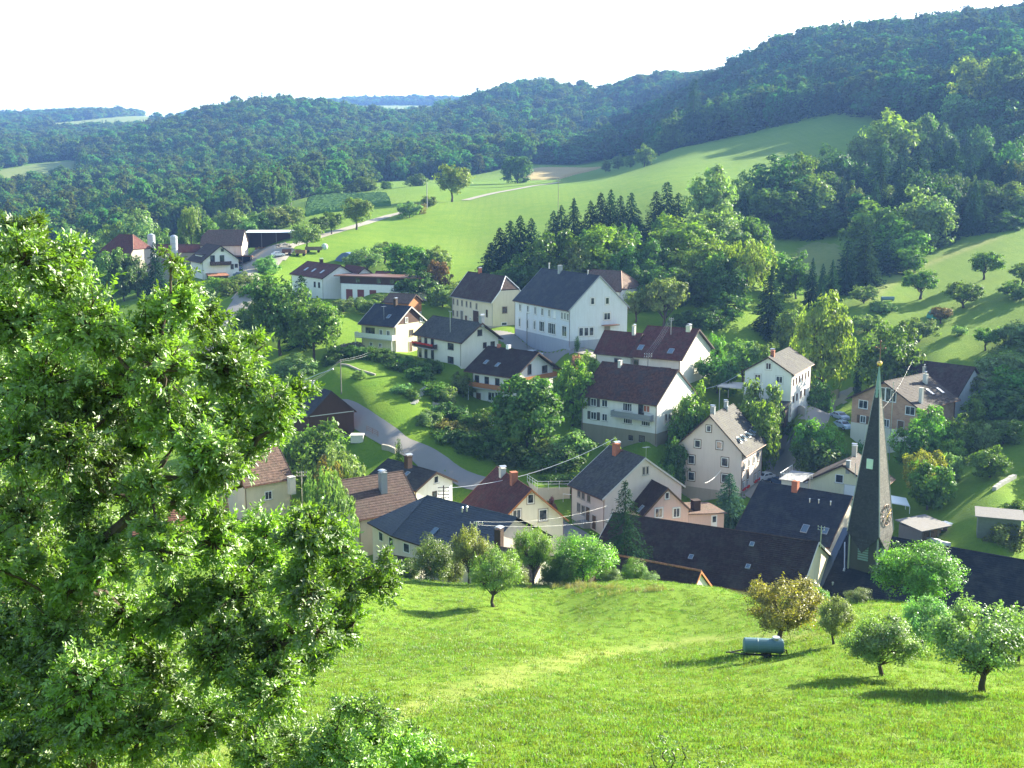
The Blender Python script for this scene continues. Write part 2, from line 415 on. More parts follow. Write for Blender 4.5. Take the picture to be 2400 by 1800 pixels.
c = mix(nt, c, (.26, .285, .085), mix(nt, 0.0, wa.outputs["Fac"], ramp(nt, fin, [(.25, (.35, .35, .35)), (.6, (1, 1, 1))])))
st_ = N(nt, "TexWave"); st_.inputs["Scale"].default_value = .09; st_.inputs["Distortion"].default_value = 3.5; st_.inputs["Detail"].default_value = 3; st_.inputs["Detail Scale"].default_value = .4; nt.links.new(P_, st_.inputs["Vector"])
c = mix(nt, c, (.095, .185, .02), mix(nt, 0.0, ramp(nt, st_.outputs["Fac"], [(.55, (0, 0, 0)), (.9, (.22, .22, .22))]), ramp(nt, big, [(.3, (0, 0, 0)), (.6, (1, 1, 1))])))
pt_ = noise(nt, .33, P_, 6, .75); c = mix(nt, c, (.23, .25, .06), ramp(nt, pt_, [(.58, (0, 0, 0)), (.76, (.35, .35, .35))]))
bm_ = N(nt, "Math", operation='ADD'); nt.links.new(fin, bm_.inputs[0]); nt.links.new(vf, bm_.inputs[1])
princ(nt, out, c, .95, .08, bump=bm_.outputs[0], bs=.7, bd=.22)
MATS["meadow_grass"] = m
_V = np.stack([_gx, _gy, GZ], -1).reshape(-1, 3)
ter = link("terrain", mesh_np("terrain", _V, _F, [m], smooth=True, attr={"worn": ('POINT', _wr.ravel())}))
structure(ter)

# sheets laid on the terrain
def smooth_line(pl, step):
    p = [Vector(q) for q in pl]; p = [p[0] * 2 - p[1]] + p + [p[-1] * 2 - p[-2]]; o = []
    for i in range(1, len(p) - 2):
        n = max(2, int((p[i + 1] - p[i]).length / step))
        for k in range(n):
            t = k / n; a, b, c_, d = p[i - 1], p[i], p[i + 1], p[i + 2]
            o.append(.5 * ((2 * b) + (c_ - a) * t + (2 * a - 5 * b + 4 * c_ - d) * t * t + (3 * b - a - 3 * c_ + d) * t ** 3))
    o.append(p[-2]); return o
def strip(name, line, width, mat, dz=.1, step=1.5, nw=7, taper=None):
    L = smooth_line(line, step); V = []; F = []; uv = []; s = 0
    for i, q in enumerate(L):
        t = (L[min(i + 1, len(L) - 1)] - L[max(i - 1, 0)]).normalized(); n = Vector((-t.y, t.x))
        w = width if taper is None else width * taper(i / (len(L) - 1))
        for k in range(nw):
            e = (k / (nw - 1) - .5) * w * (1 + .03 * math.sin(i * .7 + k))
            V.append((q.x + n.x * e, q.y + n.y * e, 0))
    V = np.array(V); V[:, 2] = H(V[:, 0], V[:, 1]) + dz
    a = np.arange(len(L) * nw).reshape(len(L), nw)
    F = np.stack([a[:-1, 1:], a[:-1, :-1], a[1:, :-1], a[1:, 1:]], -1).reshape(-1, 4)
    return structure(link(name, mesh_np(name, V, F, [mat], smooth=True)))
def patch(name, poly, mat, dz=.1, step=1.5, rise=0.0):
    xs = [p[0] for p in poly]; ys = [p[1] for p in poly]
    X = np.arange(min(xs), max(xs) + step, step); Y = np.arange(min(ys), max(ys) + step, step)
    gx, gy = np.meshgrid(X, Y); cx = gx[:-1, :-1] + step / 2; cy = gy[:-1, :-1] + step / 2
    ok = inpoly(cx, cy, poly)
    idx = np.arange(gx.size).reshape(gx.shape)
    F = np.stack([idx[:-1, :-1], idx[:-1, 1:], idx[1:, 1:], idx[1:, :-1]], -1)[ok]
    u_, inv = np.unique(F, return_inverse=True); F = inv.reshape(-1, 4)
    vx = gx.ravel()[u_]; vy = gy.ravel()[u_]
    cnt = np.bincount(F.ravel(), minlength=len(u_)); edge = cnt < 4
    z = H(vx, vy) + dz + rise
    if rise: z = np.where(edge, z - rise - .15, z)
    return structure(link(name, mesh_np(name, np.stack([vx, vy, z], -1), F, [mat], smooth=not rise)))
m, nt, out = newmat("asphalt")
P_ = geo_pos(nt); a = noise(nt, .35, P_, 5, .65); b = noise(nt, 9, P_, 3)
c = mix(nt, (.21, .20, .185), (.27, .255, .23), a); c = mix(nt, c, (.31, .29, .26), ramp(nt, b, [(.5, (0, 0, 0)), (.8, (.5, .5, .5))]))
princ(nt, out, c, .85, .25, bump=b, bs=.2, bd=.01); MATS["asphalt"] = m
m, nt, out = newmat("pale_gravel")
P_ = geo_pos(nt); a = noise(nt, .3, P_, 5, .65); b = noise(nt, 6, P_, 3)
c = mix(nt, (.27, .245, .20), (.36, .335, .28), a); c = mix(nt, c, (.2, .2, .15), ramp(nt, b, [(.5, (0, 0, 0)), (.8, (.6, .6, .6))]))
princ(nt, out, c, .95, .1); MATS["pale_gravel"] = m
m, nt, out = newmat("ripe_wheat")
P_ = geo_pos(nt); a = noise(nt, .05, P_, 5, .65); b = noise(nt, 1.5, P_, 5)
c = mix(nt, (.33, .26, .105), (.42, .33, .14), a); c = mix(nt, c, (.25, .2, .08), ramp(nt, b, [(.4, (.5, .5, .5)), (.6, (0, 0, 0))]))
princ(nt, out, c, .95, .1, bump=b, bs=.6, bd=.3); MATS["ripe_wheat"] = m
m, nt, out = newmat("stubble_green")
P_ = geo_pos(nt); a = noise(nt, .03, P_, 4, .6); b = noise(nt, .8, P_, 5)
c = mix(nt, (.17, .23, .055), (.24, .26, .08), a); c = mix(nt, c, (.14, .2, .05), ramp(nt, b, [(.4, (.6, .6, .6)), (.6, (0, 0, 0))]))
princ(nt, out, c, .95, .08); MATS["stubble_green"] = m

# ------------------------------------------------------------------ houses
def zc(x0, y0, s): return lambda x, y: (x0 + s * x, y0 + s * y)
ZA = zc(1000, 600, .22604); ZB = zc(1300, 600, .22604); ZCc = zc(1000, 800, .22604); ZD = zc(1300, 800, .22604); ZE = zc(1700, 700, .31646)
ZF = zc(800, 1050, .27125); ZG = zc(240, 500, .22604); ZH = zc(600, 550, .22604); ZI = zc(600, 850, .22604); ZJ = zc(1300, 1000, .24108); ZK = zc(1700, 1000, .31646)

plain("white_frame", (.78, .78, .76), .5, .4, var=.04)
plain("brown_frame", (.13, .075, .04), .6, .3)
plain("stone_frame", (.36, .32, .27), .85, .2)
plain("dark_wood", (.055, .035, .025), .7, .2)
woodmat("brown_boards", (.075, .038, .024))
woodmat("orange_boards", (.42, .17, .06))
woodmat("grey_wood", (.22, .20, .17))
plain("galvanised", (.55, .57, .58), .35, .5, .7, var=.08)
plain("zinc_dull", (.30, .32, .34), .5, .5, .3)
plain("copper_brown", (.16, .075, .045), .5, .4, .3)
plain("brick_red", (.36, .13, .075), .85, .2, var=.3, scale=9)
plain("pale_render", (.55, .53, .49), .9, .1)
plain("concrete", (.36, .35, .33), .9, .1, var=.2)
plain("black_iron", (.03, .03, .032), .5, .4)
plain("dark_interior", (.02, .02, .022), .9, .1)
plain("white_paint", (.80, .80, .78), .35, .5, var=.03)
plain("shutter_dark", (.09, .085, .075), .7, .2)
plain("door_red", (.17, .035, .03), .6, .3)
plain("flower_red", (.55, .05, .04), .8, .1, var=.5, scale=20)
plain("gold", (.85, .55, .16), .25, .6, 1.0, var=.1)
plain("slate_light", (.33, .32, .31), .7, .3, var=.25, scale=2)
plain("blue_tarp", (.07, .12, .22), .5, .4)
m, nt, out = newmat("window_glass")
princ(nt, out, mix(nt, (.02, .026, .032), (.09, .10, .11), ramp(nt, noise(nt, .8, geo_pos(nt), 2), [(.45, (0, 0, 0)), (.6, (1, 1, 1))])), .06, .7); MATS["window_glass"] = m
m, nt, out = newmat("roof_glass"); princ(nt, out, (.10, .15, .2), .12, .8); MATS["roof_glass"] = m

R_ANTH = roofmat("roof_anthracite", (.020, .022, .030), .25, .12, gloss=.6, spec=.22)
R_SLATE = roofmat("roof_slate_blue", (.024, .028, .041), .25, .15, tile=(.3, .3), gloss=.6, spec=.25)
R_BROWN = roofmat("roof_dark_brown", (.062, .036, .030), .3, .25)
R_REDB = roofmat("roof_red_brown", (.115, .036, .028), .28, .15)
R_WEATH = roofmat("roof_weathered_brown", (.105, .045, .030), .4, .55, mosscol=(.055, .05, .05))
R_TILE = roofmat("roof_pale_brown_tiles", (.15, .095, .072), .3, .3)
R_ORANGE = roofmat("roof_orange_tiles", (.34, .15, .085), .3, .3)
R_GREY = roofmat("roof_grey_tiles", (.044, .043, .044), .25, .3)
R_GREYD = roofmat("roof_mossy_grey_tiles", (.07, .068, .066), .35, .35)
R_BLACK = roofmat("roof_near_black", (.036, .021, .018), .25, .12)
R_CHURCH = roofmat("roof_church_slate", (.012, .014, .019), .18, .08, tile=(.3, .28), gloss=.6)
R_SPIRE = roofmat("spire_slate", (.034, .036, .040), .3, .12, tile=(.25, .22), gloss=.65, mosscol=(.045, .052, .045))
R_SPIRE_LIT = roofmat("spire_slate_sunlit", (.17, .16, .15), .25, .3, tile=(.25, .22), gloss=.7, mosscol=(.09, .09, .08))  # same slate, paler: sunlight on the right spire face put into its colour

class House:
    def __init__(s, name, cat, label, key, wall, roof, og=.4, oe=.6, gablemat=None, plinth=None, rows=.36, hip0=0, hip1=0, verge="dark_wood", group=None, ridge=True, wallsplit=None):
        h = HS[key] if isinstance(key, str) else key
        s.x, s.y, s.yaw, s.RL, s.RW, ze, zr, zb = h
        s.yaw = rad(s.yaw); s.zb = zb; s.ze = ze - zb; s.zr = zr - zb; s.og = og; s.oe = oe
        s.root = thing(name, label, cat, (s.x, s.y, zb), s.yaw, group)
        s.sl = (s.zr - s.ze) / (s.RW / 2); s.hip0, s.hip1 = hip0, hip1
        s.wx = s.RL / 2 - og; s.wy = s.RW / 2 - oe
        s.roofmat = roof; s.rows = rows; s.verge = verge
        s.M = Matrix.Translation((s.x, s.y, zb)) @ Matrix.Rotation(s.yaw, 4, 'Z'); s.Mi = s.M.inverted()
        s.walls(wall, gablemat, plinth, wallsplit); s.roof_(ridge)
    def wz(s, y): return s.zr - abs(y) * s.sl - .24          # wall top under the roof
    def walls(s, wm, gm, plinth, split):
        x, y = s.wx, s.wy; b = MB(); zt = s.wz(y); D = -2.2; zsp = zt if split is None else split
        b.poly([(-x, -y, D), (x, -y, D), (x, -y, zt), (-x, -y, zt)]); b.poly([(x, y, D), (-x, y, D), (-x, y, zt), (x, y, zt)])
        for sx, hip in ((-1, s.hip0), (1, s.hip1)):
            g = 1 if gm else 0
            q = [(sx * x, -sx * y, D), (sx * x, sx * y, D), (sx * x, sx * y, zsp), (sx * x, -sx * y, zsp)]
            b.poly(q)
            if hip < .99:
                ht = s.ze + (s.zr - s.ze) * (1 - hip) - .24; yt = max(0.0, (s.zr - .24 - ht) / s.sl)
                q = [(sx * x, -sx * y, zsp), (sx * x, sx * y, zsp)] + ([(sx * x, sx * y, zt)] if zsp < zt - .01 else [])
                q += [(sx * x, sx * yt, ht), (sx * x, -sx * yt, ht)] if yt > .05 else [(sx * x, 0, ht)]
                if zsp < zt - .01: q.append((sx * x, -sx * y, zt))
                b.poly(q, m=g)
        obj("wall", b, [wm, gm or wm], s.root)
        if plinth:
            pm, ph = plinth; p = MB()
            e = .03
            p.box(-x - e, x + e, -y - e, y + e, D, ph)
            obj("plinth", p, pm, s.root)
    def plane(s, b, P, Q, T, S, lift=.035):
        """tile courses between eave P-Q and ridge S-T, each lapping the one below"""
        P, Q, T, S = map(Vector, (P, Q, T, S))
        up = ((S + T) - (P + Q)) / 2; n = max(3, int(up.length / s.rows)); nrm = (Q - P).cross(up).normalized()
        w = (Q - P); wl = w.length; wd = w / wl
        for i in range(n):
            t0, t1 = i / n, (i + 1) / n
            a, c = P.lerp(S, t0), Q.lerp(T, t0); d, e = Q.lerp(T, t1), P.lerp(S, t1)
            if (d - e).length < .02: d = e
            v0, v1 = t0 * up.length, t1 * up.length
            fu = lambda p: (p - P).dot(wd)
            a2, c2 = a + nrm * lift, c + nrm * lift
            pts = [a2, c2, d, e] if d is not e else [a2, c2, e]
            b.poly(pts, uv=[(fu(p), v) for p, v in zip(pts, (v0, v0, v1, v1))])
            b.poly([a, c, c2, a2], uv=[(fu(a), v0), (fu(c), v0), (fu(c), v0 + .02), (fu(a), v0 + .02)])
    def roof_(s, ridge):
        b = MB(); L, W = s.RL / 2, s.RW / 2; th = .2
        def hipx(h): return h * (s.zr - s.ze) / s.sl * .75
        r0, r1 = -L + hipx(s.hip0), L - hipx(s.hip1)
        zr, ze = s.zr, s.ze
        for sg in (-1, 1):
            fl = lambda *q: q if sg < 0 else q
            if s.hip0 == 0 and s.hip1 == 0:
                if sg < 0: s.plane(b, (-L, -W, ze), (L, -W, ze), (L, 0, zr), (-L, 0, zr))
                else: s.plane(b, (L, W, ze), (-L, W, ze), (-L, 0, zr), (L, 0, zr))
            else:
                # lower rectangle up to the hip foot, then trapezoid
                hh = max(s.hip0, s.hip1); zm = ze + (zr - ze) * (1 - hh); ym = W * hh
                e0 = r0 if s.hip0 else -L; e1 = r1 if s.hip1 else L
                if hh < .99:
                    if sg < 0: s.plane(b, (-L, -W, ze), (L, -W, ze), (L, -ym, zm), (-L, -ym, zm))
                    else: s.plane(b, (L, W, ze), (-L, W, ze), (-L, ym, zm), (L, ym, zm))
                if sg < 0: s.plane(b, (-L, -ym, zm), (L, -ym, zm), (e1, 0, zr), (e0, 0, zr))
                else: s.plane(b, (L, ym, zm), (-L, ym, zm), (e0, 0, zr), (e1, 0, zr))
        for sx, h, r in ((-1, s.hip0, r0), (1, s.hip1, r1)):
            if h:
                zm = ze + (zr - ze) * (1 - h); ym = W * h
                s.plane(b, (sx * L, -sx * ym, zm), (sx * L, sx * ym, zm), (r, 0, zr), (r, 0, zr))
        # underside and edges
        for sg in (-1, 1):
            q = [(-L, sg * W, ze - th), (L, sg * W, ze - th), (L if not s.hip1 else r1, 0, zr - th), (-L if not s.hip0 else r0, 0, zr - th)]
            b.poly(q if sg > 0 else q[::-1], m=1)
            e = [(-L, sg * W, ze - th), (L, sg * W, ze - th), (L, sg * W, ze), (-L, sg * W, ze)]
            b.poly(e if sg < 0 else e[::-1], m=1)
        obj("roof", b, [s.roofmat, MATS["dark_wood"]], s.root)
        # verge boards
        for sx, h, r in ((-1, s.hip0, r0), (1, s.hip1, r1)):
            if h >= .99: continue
            x0, x1 = (sx * L - .03, sx * L + .05) if sx > 0 else (sx * L - .05, sx * L + .03)
            for sg in (-1, 1):
                v = MB(); yt = W * h; zt = ze + (zr - ze) * (1 - h)
                a = [(x0, sg * W, ze - .24), (x1, sg * W, ze - .24), (x1, sg * yt, zt - .24), (x0, sg * yt, zt - .24)]
                c = [(p[0], p[1], p[2] + .31) for p in a]
                v.poly(a); v.poly(c)
                v.poly([a[1], a[2], c[2], c[1]]); v.poly([a[0], a[3], c[3], c[0]]); v.poly([a[0], a[1], c[1], c[0]])
                obj("verge_board", v, MATS[s.verge], s.root)
            if h:
                v = MB()
                for sg in (-1, 1): v.tube([(sx * L, sg * W * h, zt + .05), (r, 0, zr + .05)], .11, 6)
                obj("hip_ridge_cap", v, MATS["white_paint" if s.verge == "white_paint" else "copper_brown"], s.root)
        if ridge:
            v = MB().tube([(r0, 0, zr + .0), (r1, 0, zr + .0)], .1, 8)
            obj("ridge_cap", v, s.roofmat, s.root)
        gm = MATS["copper_brown"] if s.verge != "white_paint" else MATS["zinc_dull"]
        for sg in (-1, 1): obj("gutter", MB().tube([(-L, sg * (W + .07), ze - .1), (L, sg * (W + .07), ze - .1)], .065, 6), gm, s.root)
        for sg, sx in ((-1, 1), (-1, -1), (1, 1)):
            obj("downpipe", MB().tube([(sx * (L - .5), sg * (W + .07), ze - .12), (sx * (s.wx - .15), sg * (s.wy + .07), ze - .5), (sx * (s.wx - .15), sg * (s.wy + .07), 0)], .045, 6), gm, s.root)
    # -- frames of reference on the faces
    def face(s, f):
        return {'A': (Vector((0, -s.wy, 0)), Vector((1, 0, 0)), Vector((0, -1, 0))), 'B': (Vector((0, s.wy, 0)), Vector((-1, 0, 0)), Vector((0, 1, 0))),
                'G1': (Vector((s.wx, 0, 0)), Vector((0, 1, 0)), Vector((1, 0, 0))), 'G0': (Vector((-s.wx, 0, 0)), Vector((0, -1, 0)), Vector((-1, 0, 0)))}[f]
    def hit(s, f, u, v):
        o, r, n = s.face(f); R = s.Mi.to_3x3() @ Vector(ray(u, v)); C = s.Mi @ Vector((0, 0, ZC))
        t = (o - C).dot(n) / R.dot(n); return C + R * t
    def fm(s, f, p, up=None):
        o, r, n = s.face(f); u = Vector((0, 0, 1))
        return Matrix(((r.x, n.x, u.x, p.x), (r.y, n.y, u.y, p.y), (r.z, n.z, u.z, p.z), (0, 0, 0, 1)))
    def win(s, f, uv, w=1.0, h=1.25, frame="white_frame", bars=1, sur=None, shutters=None, pane="window_glass", kind="window", sill=True, lamps=0):
        p = s.hit(f, *uv); lim = (s.wx if f in 'AB' else s.wy) - w / 2 - .15
        o, r, n = s.face(f); q = max(-lim, min(lim, p.dot(r))); p = o + r * q + Vector((0, 0, p.z - 0))
        return s.win_at(f, p, w, h, frame, bars, sur, shutters, pane, kind, sill)
    def win_at(s, f, p, w, h, frame="white_frame", bars=1, sur=None, shutters=None, pane="window_glass", kind="window", sill=True):
        M = s.fm(f, p); b = MB(); t = .12; d = .08
        b.box(-w / 2, w / 2, .005, d, h / 2 - t, h / 2); b.box(-w / 2, w / 2, .005, d, -h / 2, -h / 2 + t)
        b.box(-w / 2, -w / 2 + t, .005, d, -h / 2 + t, h / 2 - t); b.box(w / 2 - t, w / 2, .005, d, -h / 2 + t, h / 2 - t)
        for k in range(bars):
            x = -w / 2 + w * (k + 1) / (bars + 1); b.box(x - .035, x + .035, .005, d - .01, -h / 2 + t, h / 2 - t)
        o = obj(kind, b, MATS[frame], s.root); o.matrix_local = M
        obj("pane", MB().box(-w / 2 + t, w / 2 - t, .006, .03, -h / 2 + t, h / 2 - t), MATS[pane], o)
        if sur:
            e = .13; q = MB(); d2 = .05
            q.box(-w / 2 - e, w / 2 + e, .004, d2, h / 2, h / 2 + e); q.box(-w / 2 - e, w / 2 + e, .004, d2 + .05, -h / 2 - e, -h / 2)
            q.box(-w / 2 - e, -w / 2, .004, d2, -h / 2, h / 2); q.box(w / 2, w / 2 + e, .004, d2, -h / 2, h / 2)
            obj("surround", q, MATS[sur], o)
        elif sill and kind == "window":
            obj("sill", MB().box(-w / 2 - .08, w / 2 + .08, .004, .16, -h / 2 - .07, -h / 2), MATS["concrete"], o)
        if shutters:
            for sg in (-1, 1):
                x = sg * (w / 2 + .06 + w / 4); sh = MB().box(x - w / 4, x + w / 4, .004, .05, -h / 2, h / 2)
                for k in range(5): sh.box(x - w / 4 + .05, x + w / 4 - .05, .05, .065, -h / 2 + .1 + k * (h - .2) / 5, -h / 2 + .06 + (k + 1) * (h - .2) / 5)
                obj("shutter", sh, MATS[shutters], o)
        return o
    def door(s, f, uv, w=1.0, h=2.1, mat="brown_frame"):
        p = s.hit(f, *uv); lim = (s.wx if f in 'AB' else s.wy) - w / 2 - .15
        o_, r, n = s.face(f); q = max(-lim, min(lim, p.dot(r))); p = o_ + r * q + Vector((0, 0, p.z))
        b = MB().box(-w / 2, w / 2, .005, .06, -h / 2, h / 2)
        for k in (-1, 1): b.box(k * w / 4 - w / 6, k * w / 4 + w / 6, .06, .075, -h / 2 + .2, h / 2 - .25)
        o = obj("door", b, MATS[mat], s.root); o.matrix_local = s.fm(f, p)
        fr = MB().box(-w / 2 - .1, -w / 2, .004, .08, -h / 2, h / 2 + .1).box(w / 2, w / 2 + .1, .004, .08, -h / 2, h / 2 + .1).box(-w / 2, w / 2, .004, .08, h / 2, h / 2 + .1)
        obj("door_frame", fr, MATS["pale_render"], o); obj("handle", MB().tube([(w * .38, .07, 0), (w * .38, .13, 0), (w * .28, .13, 0)], .02, 5), MATS["galvanised"], o)
        return o
    def rhit(s, sg, u, v):
        """point on roof plane (sg -1 = A side, +1 = B side) seen at a photo point"""
        n = Vector((0, sg * s.sl, 1)).normalized(); R = s.Mi.to_3x3() @ Vector(ray(u, v)); C = s.Mi @ Vector((0, 0, ZC))
        t = (Vector((0, 0, s.zr)) - C).dot(n) / R.dot(n); return C + R * t
    def skylight(s, sg, uv, w=.8, h=1.2, mat="roof_glass", open_=0):
        p = s.rhit(sg, *uv); n = Vector((0, sg * s.sl, 1)).normalized(); r = Vector((-sg, 0, 0)); up = n.cross(r)
        M = Matrix(((r.x, up.x, n.x, p.x), (r.y, up.y, n.y, p.y), (r.z, up.z, n.z, p.z), (0, 0, 0, 1)))
        b = MB(); t = .08
        b.box(-w / 2, w / 2, h / 2 - t, h / 2, .0, .14).box(-w / 2, w / 2, -h / 2, -h / 2 + t, 0, .14).box(-w / 2, -w / 2 + t, -h / 2 + t, h / 2 - t, 0, .14).box(w / 2 - t, w / 2, -h / 2 + t, h / 2 - t, 0, .14)
        o = obj("skylight", b, MATS["zinc_dull"], s.root); o.matrix_local = M
        g = MB().box(-w / 2 + t, w / 2 - t, -h / 2 + t, h / 2 - t, .02, .11)
        g_ = obj("pane", g, MATS[mat], o)
        if open_: g_.rotation_euler = (-.5, 0, 0); g_.location = (0, 0, .3)
    def chimney(s, sg, uv, w=.6, h=1.2, mat="brick_red", cap="plate", d=None):
        p = s.rhit(sg, *uv); d = d or w
        b = MB().box(p.x - w / 2, p.x + w / 2, p.y - d / 2, p.y + d / 2, p.z - 1.0, p.z + h).box(p.x - w / 2 - .05, p.x + w / 2 + .05, p.y - d / 2 - .05, p.y + d / 2 + .05, p.z + h, p.z + h + .1)
        o = obj("chimney", b, MATS[mat], s.root)
        if cap == "plate":
            c = MB(); z = p.z + h + .1
            for sx in (-1, 1):
                for sy in (-1, 1): c.tube([(p.x + sx * w * .4, p.y + sy * d * .4, z), (p.x + sx * w * .4, p.y + sy * d * .4, z + .25)], .025, 4)
            n = 6
            for k in range(n):
                a0, a1 = -.8 + 1.6 * k / n, -.8 + 1.6 * (k + 1) / n; R = w * .8
                f = lambda a, dz: (p.x + math.sin(a) * R, dz + z + .25 + (math.cos(a) - math.cos(.8)) * R * .6)
                (xa, za), (xb, zb_) = f(a0, 0), f(a1, 0)
                c.poly([(xa, p.y - d * .6, za), (xb, p.y - d * .6, zb_), (xb, p.y + d * .6, zb_), (xa, p.y + d * .6, za)])
                c.poly([(xa, p.y - d * .6, za - .03), (xa, p.y + d * .6, za - .03), (xb, p.y + d * .6, zb_ - .03), (xb, p.y - d * .6, zb_ - .03)])
            obj("chimney_cap", c, MATS["galvanised"], o)
        elif cap == "pot":
            c = MB(); z = p.z + h + .1
            c.tube([(p.x, p.y, z), (p.x, p.y, z + .35)], w * .25, 8).tube([(p.x, p.y, z + .42), (p.x, p.y, z + .5)], [w * .42, .02], 8).tube([(p.x, p.y, z + .35), (p.x, p.y, z + .43)], .03, 4)
            obj("chimney_pot", c, MATS["galvanised"], o)
        return o
    def vent(s, sg, uv, h=.5, r=.09, mat="galvanised"):
        p = s.rhit(sg, *uv)
        b = MB().tube([(p.x, p.y, p.z - .2), (p.x, p.y, p.z + h)], r, 7).tube([(p.x, p.y, p.z + h), (p.x, p.y, p.z + h + .12)], [r * 1.7, r * 1.2], 7)
        obj("roof_vent", b, MATS[mat], s.root)
    def mast(s, sg, uv, h=3.5, arms=2):
        p = s.rhit(sg, *uv); b = MB().tube([(p.x, p.y, p.z - .3), (p.x, p.y, p.z + h)], .05, 6)
        for k in range(arms): b.tube([(p.x - .45, p.y, p.z + h - .2 - k * .35), (p.x + .45, p.y, p.z + h - .2 - k * .35)], .03, 5)
        for k in range(arms):
            for e in (-.4, .4): b.tube([(p.x + e, p.y, p.z + h - .2 - k * .35), (p.x + e, p.y, p.z + h - .02 - k * .35)], .045, 5)
        obj("service_mast", b, MATS["galvanised"], s.root)
        return s.M @ Vector((p.x, p.y, p.z + h - .1))
    def aerial(s, sg, uv, h=2.5):
        p = s.rhit(sg, *uv); b = MB().tube([(p.x, p.y, p.z - .3), (p.x, p.y, p.z + h)], .03, 5)
        b.tube([(p.x - .1, p.y - .6, p.z + h - .15), (p.x + .1, p.y + .6, p.z + h - .15)], .02, 4)
        for k in range(7): b.tube([(p.x - .35, p.y - .55 + k * .18, p.z + h - .15), (p.x + .35, p.y - .55 + k * .18, p.z + h - .15)], .012, 4)
        obj("aerial", b, MATS["galvanised"], s.root)
    def balcony(s, f, q0, q1, z, depth=1.2, rail=1.0, mat="orange_boards", slab="concrete", posts=False, boards=True):
        """slab with railing along face f between local positions q0..q1 at height z"""
        o_, r, n = s.face(f); M = s.fm(f, o_ + Vector((0, 0, z)))
        b = MB().box(q0, q1, .01, depth, -.16, 0)
        root = obj("balcony", b, MATS[slab], s.root); root.matrix_local = M
        rl = MB()
        rl.box(q0, q1, depth - .06, depth, rail - .08, rail)
        x = q0
        st = .18 if boards else .9
        while x < q1 - .02:
            w = .16 if boards else .05
            rl.box(x, x + w, depth - .045, depth - .015, .08, rail - .08); x += st
        for e in (q0, q1 - .05):
            rl.box(e, e + .05, .05, depth - .07, rail - .08, rail)
            y = .1
            while y < depth - .15: rl.box(e + .01, e + .04, y, y + (.14 if boards else .04), .08, rail - .08); y += st
        obj("railing", rl, MATS[mat], root)
        if posts:
            for e in (q0 + .15, q1 - .15): obj("post", MB().box(e - .06, e + .06, depth - .14, depth - .02, -z - .5, -.16), MATS["white_frame"], root)
        return root
    def annex(s, name, x0, x1, y0, y1, z1, wall, roofm, slope=(0, 0), z0=-1.5, over=.35):
        """lean-to with its own low roof; slope lifts the x1 / y1 side"""
        b = MB(); zz = lambda x, y: z1 + slope[0] * (x - x0) / (x1 - x0) + slope[1] * (y - y0) / (y1 - y0)
        c = [(x0, y0), (x1, y0), (x1, y1), (x0, y1)]
        for i in range(4):
            p, q = c[i], c[(i + 1) % 4]; b.poly([(*p, z0), (*q, z0), (*q, zz(*q)), (*p, zz(*p))])
        o = obj(name, b, wall, s.root)
        x0 -= over; x1 += over; y0 -= over; y1 += over
        zz2 = lambda x, y: z1 + slope[0] * (x - x0 - over) / (x1 - x0 - 2 * over) + slope[1] * (y - y0 - over) / (y1 - y0 - 2 * over)
        c = [(x0, y0), (x1, y0), (x1, y1), (x0, y1)]; r = MB()
        tp = [(*p, zz2(*p) + .16) for p in c]; bt = [(*p, zz2(*p) + .02) for p in c]
        r.poly(tp, uv=c); r.poly(bt[::-1], uv=c)
        for i in range(4): j = (i + 1) % 4; r.poly([bt[i], bt[j], tp[j], tp[i]])
        obj("annex_roof", r, roofm, o)
        return o

W_GREY = wallmat("wall_grey_white", (.64, .67, .70)); W_CREAM = wallmat("wall_cream", (.66, .58, .44)); W_YEL = wallmat("wall_pale_yellow", (.70, .66, .44))
W_IVORY = wallmat("wall_ivory", (.72, .69, .58), .2); W_WHITE = wallmat("wall_white", (.76, .75, .71), .2); W_PINKC = wallmat("wall_rose_cream", (.66, .57, .51), .2)
W_PINK = wallmat("wall_pink", (.66, .47, .40), .25); W_PLINTH = wallmat("wall_plinth_grey", (.33, .36, .42)); W_BASE = wallmat("wall_base_ochre", (.30, .27, .19), .5); W_STONE = wallmat("wall_stone", (.36, .33, .28), .5)
m, nt, out = newmat("wall_pale_brick")
bt = N(nt, "TexBrick"); mp = N(nt, "Mapping"); nt.links.new(N(nt, "TexCoord").outputs["UV"], bt.inputs["Vector"])
bt.inputs["Scale"].default_value = 1; bt.inputs["Brick Width"].default_value = .5; bt.inputs["Row Height"].default_value = .25; bt.inputs["Mortar Size"].default_value = .012
bt.inputs["Color1"].default_value = (.46, .27, .17, 1); bt.inputs["Color2"].default_value = (.36, .20, .13, 1); bt.inputs["Mortar"].default_value = (.38, .32, .27, 1)
princ(nt, out, mix(nt, bt.outputs[0], (.52, .36, .25), ramp(nt, noise(nt, .6, obj_co(nt)), [(.4, (0, 0, 0)), (.7, (.6, .6, .6))])), .9, .1); MATS["wall_pale_brick"] = m

